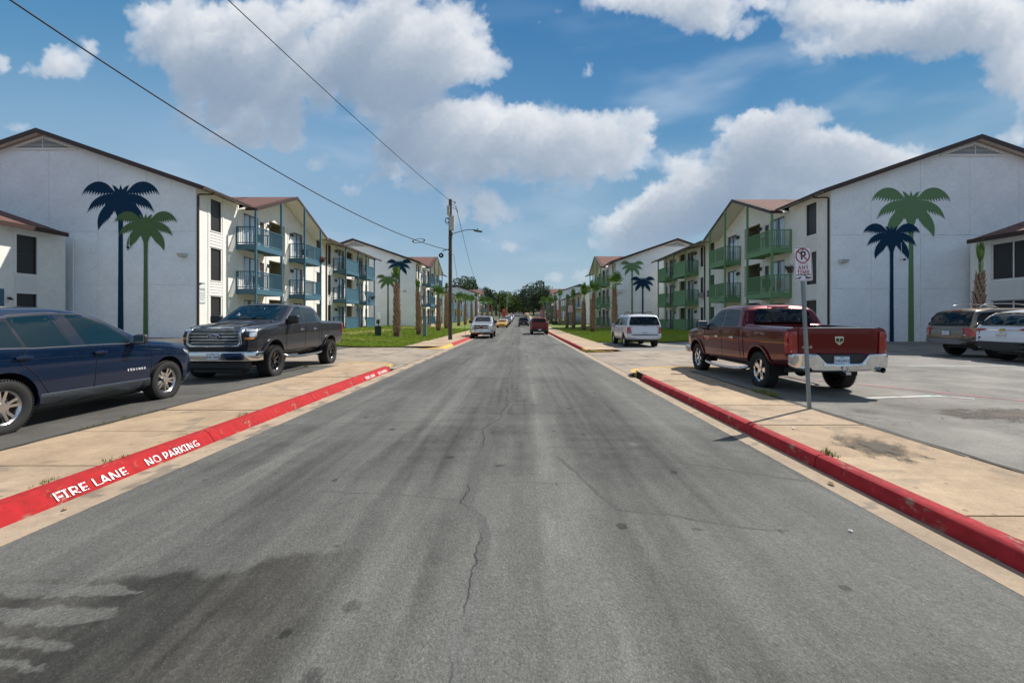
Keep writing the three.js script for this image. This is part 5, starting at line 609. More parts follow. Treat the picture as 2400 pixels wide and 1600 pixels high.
function rimGeo(r, w, style) { // outer face towards +z
  const h = w / 2, face = h * 0.62, gs = [], dark = [];
  const lip = new THREE.LatheGeometry([[r - 0.05, -h * 0.8], [r - 0.035, face - 0.05], [r - 0.03, face - 0.01], [r - 0.012, face + 0.012], [r + 0.004, face + 0.02], [r + 0.006, face - 0.02], [r - 0.002, -h * 0.8]].map((p) => new THREE.Vector2(p[0], p[1])), 40); lip.rotateX(Math.PI / 2); gs.push(toCreasedNormals(lip, 0.5));
  const back = new THREE.CylinderGeometry(r - 0.04, r - 0.04, 0.02, 32); back.rotateX(Math.PI / 2); back.translate(0, 0, -h * 0.2); dark.push(back); const disc = new THREE.CylinderGeometry(r * 0.62, r * 0.62, 0.025, 28); disc.rotateX(Math.PI / 2); disc.translate(0, 0, 0.0); gs.push(disc);
  const sp = (ang, w0, w1, r0, r1, z0, z1, th = 0.03) => { const g = hexa([[-w0, r0, z0], [w0, r0, z0], [w1, r1, z1], [-w1, r1, z1], [-w0, r0, z0 - th], [w0, r0, z0 - th], [w1, r1, z1 - th], [-w1, r1, z1 - th]]); g.rotateZ(ang); return g; };
  if (style === 'five') for (let i = 0; i < 5; i++) { const a = i * 1.2566; gs.push(sp(a, 0.042, 0.062, 0.03, r * 0.9, face - 0.02, face - 0.005, 0.035)); gs.push(sp(a, 0.03, 0.04, 0.05, r * 0.86, face - 0.005, face + 0.008, 0.02)); }
  else if (style === 'split') for (let i = 0; i < 5; i++) for (const k of [-1, 1]) { const a = i * 1.2566 + k * 0.21; const g = sp(0, 0.02, 0.017, 0.03, r * 0.93, face - 0.01, face + 0.002, 0.03); g.rotateZ(a); gs.push(g); }
  else if (style === 'eight') for (let i = 0; i < 8; i++) for (const k of [-1, 1]) { const g = sp(0, 0.012, 0.018, 0.06, r * 0.92, face - 0.05, face - 0.005, 0.03); g.rotateZ(i * 0.7854 + k * 0.1); gs.push(g); }
  else for (let i = 0; i < 6; i++) gs.push(sp(i * 1.0472, 0.035, 0.045, 0.03, r * 0.92, face - 0.015, face - 0.005, 0.03));
  const hub = new THREE.CylinderGeometry(0.062, 0.05, 0.035, 20); hub.rotateX(Math.PI / 2); hub.translate(0, 0, face - 0.005); gs.push(hub); for (let i = 0; i < 5; i++) { const b = new THREE.CylinderGeometry(0.011, 0.011, 0.03, 6); b.rotateX(Math.PI / 2); b.translate(Math.cos(i * 1.2566 + 0.6) * 0.085, Math.sin(i * 1.2566 + 0.6) * 0.085, face - 0.012); gs.push(b); }
  return [cat(gs), cat(dark)];
}
function wheelSet(G, S) { const { xf, xr, R, tw, rim, style = 'six', rimMat = alloyM, track, knob } = S.wheel, [rg, dg] = rimGeo(rim, tw, style), tg = tyreGeo(R, tw, rim, knob); for (const x of [xf, xr]) for (const s of [1, -1]) { const w = new THREE.Group(); w.name = 'wheel'; w.position.set(x, R, s * (track - tw / 2)); if (s < 0) w.rotation.y = Math.PI; w.rotation.z = x * 1.7 + s; G.add(w); part('tyre', tg, rubberM, w); part('rim', rg, rimMat, w); part('brake_disc', dg, darkM, w); } }
const flat = (a) => a;
// generic vehicle: returns the group and its shell
function vehicle(name, label, category, S, pos, turn, group) {
  const G = thing(name, label, category, pos, turn, group), sh3 = new Shell(S), wl = S.wheel, Ra = S.arch ?? wl.R + 0.06; let geo = sh3.geo();
  if (!S.far) { geo = mergeVertices(geo, 1e-5); let br = new Brush(geo); br.updateMatrixWorld();
    const cut = (g) => { const b = new Brush(g); b.updateMatrixWorld(); br = csg.evaluate(br, b, SUBTRACTION); };
    for (const x of [wl.xf, wl.xr]) for (const s of [1, -1]) { const c = new THREE.CylinderGeometry(Ra, Ra, 0.5, 40); c.rotateX(Math.PI / 2); c.translate(x, wl.R + (S.archUp ?? 0.02), s * (wl.track + 0.02 - 0.06)); cut(c); }
    if (S.bed) { const [a, b, y, hw] = S.bed; const c = new THREE.BoxGeometry(b - a, 1, hw * 2); c.translate((a + b) / 2, y + 0.5, 0); cut(c); }
    geo = br.geometry; geo.deleteAttribute('normal'); geo = toCreasedNormals(mergeVertices(geo, 2e-4), 0.7);
  } else { geo = toCreasedNormals(geo, 0.7); }
  geo.setAttribute('uv', new THREE.BufferAttribute(new Float32Array(geo.attributes.position.count * 2), 2));
  const body = part('body', geo, S.paint, G); 
  part('underbody', [box(wl.xr - 0.5, wl.xf + 0.5, pl(S.bottom, 0) - 0.06, pl(S.bottom, 0) + 0.05, -wl.track + 0.32, wl.track - 0.32), cyl(0.05, 0.05, wl.track * 1.7, wl.xf, wl.R, 0, 'z', 8), cyl(0.06, 0.06, wl.track * 1.7, wl.xr, wl.R, 0, 'z', 8), (() => { const g = new THREE.SphereGeometry(0.15, 10, 8); g.translate(wl.xr, wl.R, 0); return g; })()], plasticM, G);
  if (!S.far) for (const x of [wl.xf, wl.xr]) for (const s of [1, -1]) { const c = new THREE.CylinderGeometry(Ra - 0.006, Ra - 0.006, 0.36, 28, 1, true, -Math.PI / 2 - 0.25, Math.PI + 0.5); c.rotateX(-Math.PI / 2); c.rotateZ(0); const q = c.clone(); q.translate(x, wl.R + (S.archUp ?? 0.02), s * (wl.track - 0.24)); part('wheel_well', q, std(0.008, 0.008, 0.008, 0.9, { side: THREE.DoubleSide }), G); }
  wheelSet(G, S);
  const P = (nm, shape, dir, mat, t, o, parent = G, lb) => { const m = part(nm, mold(sh3, shape, dir, t, o), mat, parent, lb); return m; };
  const both = (nm, shape, mat, t, o, parent = G) => [P(nm, shape, 'R', mat, t, o, parent), P(nm, shape, 'L', mat, t, o, parent)];
  const line = (nm, pts, mat = seamM, r = 0.005, parent = G) => { for (const s of [1, -1]) { const cv = []; for (let i = 0; i < pts.length - 1; i++) for (let k = 0; k < 6; k++) { const x = lerp(pts[i][0], pts[i + 1][0], k / 6), y = lerp(pts[i][1], pts[i + 1][1], k / 6); cv.push(V(x, y, s * (sh3.side(x, y) + 0.0005))); } const e = pts[pts.length - 1]; cv.push(V(e[0], e[1], s * (sh3.side(e[0], e[1]) + 0.0005))); part(nm, new THREE.TubeGeometry(new THREE.CatmullRomCurve3(cv, false, 'centripetal'), cv.length * 2, r, 5), mat, parent); } };
  const mirror = (x, y, mat = plasticM, sc = 1) => { for (const s of [1, -1]) { const w = sh3.side(x, y - 0.03); const g = new RoundedBoxGeometry(0.13 * sc, 0.2 * sc, 0.26 * sc, 4, 0.06 * sc); const m = part('wing_mirror', [g, (() => { const b = rbox(-0.04, 0.05, -0.12 * sc, -0.06, -s * 0.13 - 0.1, -s * 0.13 + 0.1, 0.02); return b; })()], mat, G); m.position.set(x, y + 0.06, s * (w + 0.15)); const gl = part('mirror_glass', rbox(-0.07 * sc, -0.062 * sc, -0.08 * sc, 0.08 * sc, -0.11 * sc, 0.11 * sc, 0.01), chromeD, m); gl.position.z = 0; } };
  const handle = (x, y, mat) => { for (const s of [1, -1]) { const w = sh3.side(x, y); const m = part('door_handle', [rbox(-0.11, 0.11, -0.018, 0.018, -0.014, 0.018, 0.012), rbox(-0.06, 0.06, -0.03, 0.03, -0.02, -0.006, 0.01)], mat, G); m.position.set(x, y, s * (w + 0.022)); if (s < 0) m.rotation.y = Math.PI; } };
  const plate = (str, dir, y, bg = '#e8ecf2', fg = '#1c2750', z = 0, top = 'TEXAS') => { const t = canvasTex(192, 96, (c, w, h) => { c.fillStyle = bg; c.fillRect(0, 0, w, h); c.fillStyle = fg; c.textAlign = 'center'; if (str) { c.font = 'bold 20px sans-serif'; c.fillText(top, w / 2, 22); c.font = 'bold 50px sans-serif'; c.fillText(str, w / 2, 74, 178); } else { for (let i = 0; i < 6; i++) c.fillRect(24 + i * 25, 38, 15, 34); c.fillRect(60, 12, 72, 8); } c.strokeStyle = fg; c.lineWidth = 4; c.strokeRect(3, 3, w - 6, h - 6); }); const x = sh3.F(z, y, dir === 'F' ? 1 : -1), s = dir === 'F' ? 1 : -1; const m = part('number_plate', rbox(-0.008, 0.008, -0.078, 0.078, -0.155, 0.155, 0.006), std(0.6, 0.6, 0.62, 0.5), G); m.position.set(x + s * (S.plateOut ?? 0.02), y, z); const f = part('plate_face', new THREE.PlaneGeometry(0.3, 0.15), new THREE.MeshStandardMaterial({ map: t, roughness: 0.5 }), m); f.rotation.y = s * Math.PI / 2; f.position.x = s * 0.0095; return m; };
  return { G, sh3, S, P, both, line, mirror, handle, plate, body };
}
// --- pickup bodies
function pickupSpec(o) { const k = o.up ?? 0, hf = 2.0 + (o.df ?? 0); return { tumble: 0.30, crown: 0.035, rShoulder: 0.05, rRoof: 0.12, hoodIn: 0.05, round: 0.035, shoulder: 0.02, ...o,
  top: [[o.rear, 1.40 + k], [o.cab - 0.05, 1.43 + k], [o.cab, 1.45 + k], [o.cab + 0.16, 1.82 + k], [o.cab + 0.34, 1.915 + k], [o.cab + 1.25, 1.945 + k], [o.cab + 1.62, 1.90 + k], [o.cab + 2.40, 1.45 + k], [o.cab + 2.52, 1.385 + k], [o.front - 0.5, 1.30 + k], [o.front - 0.12, 1.22 + k], [o.front, 1.13 + k]],
  belt: [[o.rear, 1.34 + k], [o.cab, 1.36 + k], [o.cab + 2.4, 1.31 + k], [o.front - 0.3, 1.20 + k], [o.front, 1.05 + k]],
  bottom: [[o.rear, 0.60 + k], [o.rear + 0.5, 0.55 + k], [o.wheel.xr, 0.52 + k], [o.cab + 0.2, 0.47 + k], [o.wheel.xf, 0.47 + k], [o.front - 0.3, 0.48 + k], [o.front, 0.52 + k]],
  plan: [[o.rear, o.hw - 0.03], [o.rear + 0.06, o.hw - 0.005], [o.cab, o.hw], [o.front - 0.55, o.hw], [o.front - 0.2, o.hw - 0.05], [o.front - 0.05, o.hw - 0.13], [o.front, o.hw - 0.2]], bed: [o.rear + 0.09, o.cab - 0.09, 0.95 + k, o.hw - 0.12] }; }
function pickupGlass(v, gl, o) { const { cab } = v.S, k = v.S.up ?? 0;
  const rear = P2([[cab + 0.33, 1.39], [cab + 0.42, 1.79, 0.08], [cab + 1.13, 1.83, 0.05], [cab + 1.13, 1.37]], k), front = P2([[cab + 1.21, 1.37], [cab + 1.21, 1.83, 0.05], [cab + 1.53, 1.81, 0.1], [cab + 2.16, 1.45, 0.04], [cab + 2.16, 1.35]], k);
  v.both('side_window', rear, gl, 0.004); v.both('side_window', front, gl, 0.004);
  v.P('windscreen', rpoly([[-0.70, 1.47 + k], [0.70, 1.47 + k], [0.59, 1.87 + k], [-0.59, 1.87 + k]], 0.06), 'F', gl, 0.03, { sink: 0.0, edge: 0.09 });
  v.P('rear_window', rpoly([[-0.70, 1.49 + k], [0.70, 1.49 + k], [0.60, 1.82 + k], [-0.60, 1.82 + k]], 0.07), 'B', gl, 0.045, { sink: 0.0, edge: 0.09 });
  v.line('door_seam', [[cab + 0.20, 1.36 + k], [cab + 0.17, 0.62 + k]]); v.line('door_seam', [[cab + 1.17, 1.36 + k], [cab + 1.17, 0.60 + k]]); v.line('door_seam', [[cab + 2.26, 1.36 + k], [cab + 2.34, 1.0 + k], [cab + 2.30, 0.60 + k]]); v.line('door_seam', [[cab + 0.17, 0.60 + k], [cab + 2.28, 0.58 + k]], seamM, 0.004); v.line('bed_seam', [[cab - 0.01, 1.40 + k], [cab - 0.01, 0.58 + k]], seamM, 0.009); v.line('belt_strip', [[cab + 0.28, 1.355 + k], [cab + 2.2, 1.335 + k]], o?.belt ?? plasticM, 0.008); }
function P2(pts, k) { return rpoly(pts.map((p) => [p[0], p[1] + k, p[2] ?? 0.03]), 0.03); }
function tailgate(v, y0, y1, hw) { const k = v.S.up ?? 0; v.P('tailgate', rrect(-hw, hw, y0 + k, y1 + k, 0.03), 'B', v.S.paint, 0.008, { sink: 0.002, bevel: 0.004 }); return v; }
function boards(v, y, mat) { const { wheel, hw } = v.S; for (const s of [1, -1]) part('side_step', [tube([[wheel.xr + 0.62, y + 0.06, s * (hw - 0.12)], [wheel.xr + 0.75, y, s * (hw + 0.0)], [wheel.xf - 0.75, y, s * (hw + 0.0)], [wheel.xf - 0.62, y + 0.06, s * (hw - 0.12)]], 0.042, 8, 24)], mat, v.G); }
// --- wagons and saloons
const wagonSpec = (o) => ({ tumble: 0.27, crown: 0.05, round: 0.05, rShoulder: 0.05, rRoof: 0.12, ...o });

// blue crossover, lower left
{
  const v = vehicle('parked_car', 'dark blue crossover with silver wheels parked at the left edge', 'car', wagonSpec({ paint: paint(0.004, 0.019, 0.060, 0.55, 0.25), hw: 0.92, wheel: { xf: 1.362, xr: -1.362, R: 0.362, tw: 0.23, rim: 0.232, style: 'split', track: 0.90 }, arch: 0.425, tumble: 0.33, bulge: 0.03,
    top: [[-2.36, 0.72], [-2.33, 1.02], [-2.2, 1.2], [-2.02, 1.44], [-1.85, 1.58], [-1.3, 1.66], [-0.5, 1.685], [-0.2, 1.665], [0.16, 1.57], [0.86, 1.20], [1.0, 1.15], [1.85, 1.06], [2.18, 0.92], [2.27, 0.72], [2.29, 0.6]],
    belt: [[-2.36, 1.12], [-1.3, 1.09], [0.9, 1.07], [1.3, 1.04], [2.0, 0.90], [2.29, 0.62]], bottom: [[-2.36, 0.36], [-1.9, 0.28], [-1, 0.24], [1, 0.24], [1.9, 0.22], [2.29, 0.28]],
    plan: [[-2.36, 0.70], [-2.3, 0.80], [-2.1, 0.88], [-1.6, 0.915], [1.5, 0.915], [1.9, 0.88], [2.15, 0.76], [2.26, 0.6], [2.29, 0.5]] }), [-7.80, 0.09, -7.56], Math.PI / 2), gl = carGlassBlue; v.G.scale.setScalar(1.045);
  v.both('side_window', rpoly([[-1.52, 1.14], [-1.30, 1.46], [-1.25, 1.46], [-1.14, 1.13]], 0.03), gl, 0.004); v.both('side_window', rpoly([[-1.08, 1.12], [-1.22, 1.515], [-0.66, 1.555], [-0.50, 1.12]], 0.03), gl, 0.004); v.both('side_window', rpoly([[-0.25, 1.12], [-0.43, 1.56, 0.04], [-0.2, 1.55, 0.2], [0.10, 1.43, 0.15], [0.54, 1.15, 0.02], [0.54, 1.115]], 0.02), gl, 0.004);
  v.both('window_surround', rpoly([[-1.60, 1.115], [-1.34, 1.50], [-1.2, 1.54], [-0.66, 1.58], [-0.2, 1.568], [0.13, 1.45], [0.62, 1.14], [0.62, 1.105]], 0.02), phys(0.004, 0.005, 0.008, 0.25, { clearcoat: 1 }), 0.0015, { sink: 0.006 });
  v.both('door_pillar', rpoly([[-0.47, 1.115], [-0.63, 1.56], [-0.46, 1.56], [-0.28, 1.115]], 0.01), phys(0.006, 0.009, 0.018, 0.2, { clearcoat: 1 }), 0.004);
  v.P('windscreen', rpoly([[-0.62, 1.22], [0.62, 1.22], [0.50, 1.56], [-0.50, 1.56]], 0.05), 'F', gl, 0.03, { sink: 0.0 }); v.P('rear_window', rpoly([[-0.6, 1.22], [0.6, 1.22], [0.52, 1.5], [-0.52, 1.5]], 0.05), 'B', gl, 0.03, { sink: 0.0 });
  v.line('chrome_strip', [[-1.66, 1.125], [-1.0, 1.10], [0, 1.098], [0.70, 1.088]], chromeM, 0.010); v.line('window_moulding', [[-1.64, 1.13], [-1.36, 1.49], [-1.2, 1.545], [-0.66, 1.585], [-0.2, 1.572], [0.14, 1.455], [0.64, 1.14]], chromeD, 0.008);
  v.line('door_seam', [[-0.2, 1.09], [-0.1, 0.9], [-0.13, 0.36]]); v.line('door_seam', [[0.92, 1.08], [0.98, 0.85], [0.94, 0.42]]); v.line('door_seam', [[-1.1, 1.09], [-1.2, 0.93], [-1.0, 0.75], [-0.78, 0.42]]); v.line('character_line', [[-1.95, 0.98], [-1, 0.955], [0.9, 0.925], [1.7, 0.90]], v.S.paint, 0.006); v.handle(-1.16, 0.985, v.S.paint); v.handle(-0.05, 0.98, v.S.paint);
  v.both('cladding', rpoly([[-0.90, 0.24], [-0.94, 0.44], [0.95, 0.435], [0.97, 0.32], [0.8, 0.24]], 0.02), cladM, 0.014, { bevel: 0.004 }); v.line('chrome_strip', [[-0.92, 0.455], [0.95, 0.45]], chromeM, 0.009);
  v.mirror(0.57, 1.10, plasticM, 0.8);
  v.both('headlight', rpoly([[1.75, 0.92], [2.16, 0.82], [2.2, 0.74], [2.02, 0.76], [1.82, 0.85]], 0.02), clearLens, 0.006); v.both('bumper_trim', rpoly([[1.82, 0.28], [1.84, 0.4], [2.2, 0.42], [2.24, 0.3]], 0.02), cladM, 0.012);
  const badge = cat([...'EQUINOX'].map((c, i) => { const g = text(c, 0.036, 0.004); g.scale(1.1, 1, 1); g.translate((i - 3) * 0.056, 0, 0); return g; })); const m = part('door_badge', badge, std(0.8, 0.8, 0.82, 0.35), v.G); m.position.set(0.64, 0.645, v.sh3.side(0.64, 0.645) + 0.004); m.rotation.x = -0.08; part('tail_light', mold(v.sh3, rrect(0.45, 0.8, 0.92, 1.08, 0.03), 'B', 0.01), redLens, v.G); part('tail_light', mold(v.sh3, rrect(-0.8, -0.45, 0.92, 1.08, 0.03), 'B', 0.01), redLens, v.G);
}
// dark grey lifted pickup facing the camera, left
{
  const S = pickupSpec({ paint: paint(0.034, 0.037, 0.046, 0.5, 0.28), up: 0.11, rear: -3.03, cab: -1.15, front: 2.74, hw: 1.005, wheel: { xf: 1.84, xr: -1.84, R: 0.43, tw: 0.32, rim: 0.27, style: 'eight', rimMat: chromeD, track: 1.06, knob: true }, arch: 0.53, archUp: 0.06 });
  const v = vehicle('pickup_truck', 'lifted dark grey pickup with chrome grille parked facing the camera on the left', 'pickup truck', S, [-7.66, 0.085, -14.35], -Math.PI / 2), k = S.up;
  v.G.children.filter((c) => c.name === 'wheel').forEach((w) => { w.children[1].material = blackAlloy; const [rg] = rimGeo(0.272, 0.322, 'eight'); rg.scale(0.99, 0.99, 1.01); });
  pickupGlass(v, carGlassBlue); tailgate(v, 0.72, 1.36, 0.78); v.mirror(1.02, 1.40 + k, plasticM, 1.25); v.handle(-0.58, 1.15 + k, chromeM); v.handle(0.3, 1.15 + k, chromeM); boards(v, 0.40 + k, chromeD);
  // hood bulges
  for (const s of [1, -1]) part('hood_crease', mold(v.sh3, rpoly([[1.5, s * 0.28], [2.6, s * 0.34], [2.6, s * 0.52], [1.5, s * 0.62]].map((p) => p), 0.05), 'T', 0.022, { sink: 0.02, bevel: 0.018 }), S.paint, v.G);
  part('cowl', mold(v.sh3, rrect(1.27, 1.36, -0.68, 0.68, 0.02), 'T', 0.01), plasticM, v.G); part('cowl_strip', mold(v.sh3, rrect(1.365, 1.39, -0.6, 0.6, 0.01), 'T', 0.012), chromeD, v.G);
  const x = (z, y) => v.sh3.F(z, y, 1);
  // grille: chrome surround, dark recess, chrome bars
  const g0 = 0.755 + k, g1 = 1.265 + k; const ring = rpoly([[-0.70, g0 + 0.06], [-0.62, g0], [0.62, g0], [0.70, g0 + 0.06], [0.66, g1], [-0.66, g1]], 0.04), hole = new THREE.Path(); rpoly([[-0.63, g0 + 0.09], [-0.57, g0 + 0.05], [0.57, g0 + 0.05], [0.63, g0 + 0.09], [0.60, g1 - 0.05], [-0.60, g1 - 0.05]], 0.03).getPoints(6).forEach((p, i) => i ? hole.lineTo(p.x, p.y) : hole.moveTo(p.x, p.y)); ring.holes.push(hole);
  const gr = v.P('grille', rpoly([[-0.66, g0 + 0.02], [0.66, g0 + 0.02], [0.62, g1 - 0.02], [-0.62, g1 - 0.02]], 0.02), 'F', blackM, 0.02, { sink: 0.0 }); part('grille_surround', mold(v.sh3, ring, 'F', 0.075, { sink: 0.02, bevel: 0.012 }), chromeM, gr);
  for (let i = 0; i < 5; i++) { const y = g0 + 0.10 + i * 0.08; part('grille_bar', mold(v.sh3, rrect(-0.61, 0.61, y - 0.011, y + 0.009, 0.007), 'F', 0.055, { sink: 0.0, bevel: 0.005 }), chromeM, gr); part('grille_bar', mold(v.sh3, rrect(-0.61, 0.61, y + 0.028, y + 0.036, 0.003), 'F', 0.03, { sink: 0.0 }), chromeD, gr); }
  const oval = part('emblem', mold(v.sh3, ellipse(0, g0 + 0.26, 0.165, 0.066), 'F', 0.088, { sink: 0.0, bevel: 0.01, cs: 20 }), chromeM, gr); part('emblem_field', mold(v.sh3, ellipse(0, g0 + 0.26, 0.148, 0.054), 'F', 0.101, { sink: 0, cs: 20 }), phys(0.006, 0.02, 0.10, 0.2, { clearcoat: 1 }), gr); { const t = text('Ford', 0.062, 0.004); t.rotateY(Math.PI / 2); t.rotateX(0.0); const m = part('emblem_script', t, chromeM, gr); m.position.set(x(0, g0 + 0.26) + 0.103, g0 + 0.26, 0); }
  for (const s of [1, -1]) { // C-shaped headlight
    const q = (pts) => rpoly(pts.map(([z, y]) => [s * z, y + k]), 0.02); const hl = v.P('headlight', q([[0.71, 1.23], [0.93, 1.22], [0.95, 1.05], [0.91, 0.93], [0.71, 0.92]]), 'F', blackM, 0.02, { edge: 0.06 }); part('lamp', mold(v.sh3, q([[0.73, 1.215], [0.925, 1.20], [0.94, 1.145], [0.73, 1.15]]), 'F', 0.03, { edge: 0.06 }), clearLens, hl); part('lamp', mold(v.sh3, q([[0.83, 1.135], [0.94, 1.13], [0.935, 1.01], [0.84, 1.01]]), 'F', 0.028, { edge: 0.06 }), clearLens, hl); part('indicator', mold(v.sh3, q([[0.73, 1.0], [0.92, 0.995], [0.90, 0.945], [0.73, 0.94]]), 'F', 0.03, { edge: 0.06 }), amberLens, hl); }
  // bumper, fog lamps, valance
  const by = 0.635; part('front_bumper', (() => { const g = hexBumper(1.02, by - 0.125, by + 0.115, 2.87, 0.22); return g; })(), chromeM, v.G); v.plateOutX = 2.9; const bumpMid = part('bumper_inset', rbox(2.84, 2.885, by - 0.05, by + 0.09, -0.52, 0.52, 0.02), plasticM, v.G); for (const s of [1, -1]) part('fog_lamp', [rbox(2.72, 2.80, by - 0.06, by + 0.06, s * 0.66 - 0.1, s * 0.66 + 0.1, 0.02)], blackM, v.G).rotation.y = 0; part('valance', [rbox(2.55, 2.78, by - 0.34, by - 0.12, -0.82, 0.82, 0.06), rbox(2.3, 2.72, by - 0.44, by - 0.3, -0.6, 0.6, 0.05)], plasticM, v.G);
  { const S2 = v.S; const m = v.plate('PZK-1406', 'F', by); m.position.x = 2.895; m.position.z = -0.02; }
  for (const xx of [1.84, -1.84]) v.both('arch_flare', (() => { const s = new THREE.Shape(); s.absarc(xx, 0.49, 0.60, 0.12, Math.PI - 0.12, false); s.absarc(xx, 0.49, 0.53, Math.PI - 0.12, 0.12, true); s.closePath(); return s; })(), S.paint, 0.03, { sink: 0.02, bevel: 0.012 });
  v.line('rocker_line', [[-1.1, 0.78 + k], [1.2, 0.76 + k]], S.paint, 0.012); for (const s of [1, -1]) { const t = rbox(-0.09, 0.09, -0.018, 0.018, -0.002, 0.003, 0.002); const m = part('fender_badge', t, chromeM, v.G); m.position.set(1.42, 1.17 + k, s * (v.sh3.side(1.42, 1.17 + k) + 0.004)); }
  v.both('tail_light', rrect(-3.02, -2.86, 0.98 + k, 1.34 + k, 0.02), redLens, 0.012); part('windscreen_sticker', mold(v.sh3, rrect(0.44, 0.52, 1.56 + k, 1.60 + k, 0.005), 'F', 0.034), std(0.6, 0.65, 0.68), v.G); part('windscreen_sticker', mold(v.sh3, rrect(0.44, 0.52, 1.615 + k, 1.655 + k, 0.005), 'F', 0.034), std(0.35, 0.5, 0.55), v.G); v.P('rear_view_mirror', rrect(-0.1, 0.1, 1.75 + k, 1.80 + k, 0.02), 'F', std(0.12, 0.14, 0.22, 0.2), 0.034);
  part('aerial', [cyl(0.006, 0.004, 0.35, 1.5, 1.55 + k, -0.82, 'y', 6)], blackM, v.G);
}
function hexBumper(hw, y0, y1, x, back) { // wraps round at the corners
  const s = new THREE.Shape(), pts = [[-hw, -back - 0.18], [-hw + 0.02, -back], [-hw + 0.16, -0.07], [-0.55, -0.005], [0, 0.0], [0.55, -0.005], [hw - 0.16, -0.07], [hw - 0.02, -back], [hw, -back - 0.18]]; const inn = pts.map(([a, b]) => [a * 0.95, b - 0.06]).reverse(); const P = [...new THREE.CatmullRomCurve3(pts.map((p) => V(p[0], p[1], 0)), false, 'centripetal').getPoints(28), ...new THREE.CatmullRomCurve3(inn.map((p) => V(p[0], p[1], 0)), false, 'centripetal').getPoints(28)]; P.forEach((p, i) => i ? s.lineTo(p.x, p.y) : s.moveTo(p.x, p.y)); s.closePath();
  let g = new THREE.ExtrudeGeometry(s, { depth: y1 - y0 - 0.05, bevelEnabled: true, bevelThickness: 0.025, bevelSize: 0.022, bevelSegments: 3, curveSegments: 4 }); const p = g.attributes.position; for (let i = 0; i < p.count; i++) { const a = p.getX(i), b = p.getY(i), c = p.getZ(i); p.setXYZ(i, x + b, y0 + 0.025 + c, a); } const q = p.array; g = g.index ? g.toNonIndexed() : g; g.deleteAttribute('normal'); g.deleteAttribute('uv'); g = toCreasedNormals(mergeVertices(g, 1e-4), 0.55); return g; }
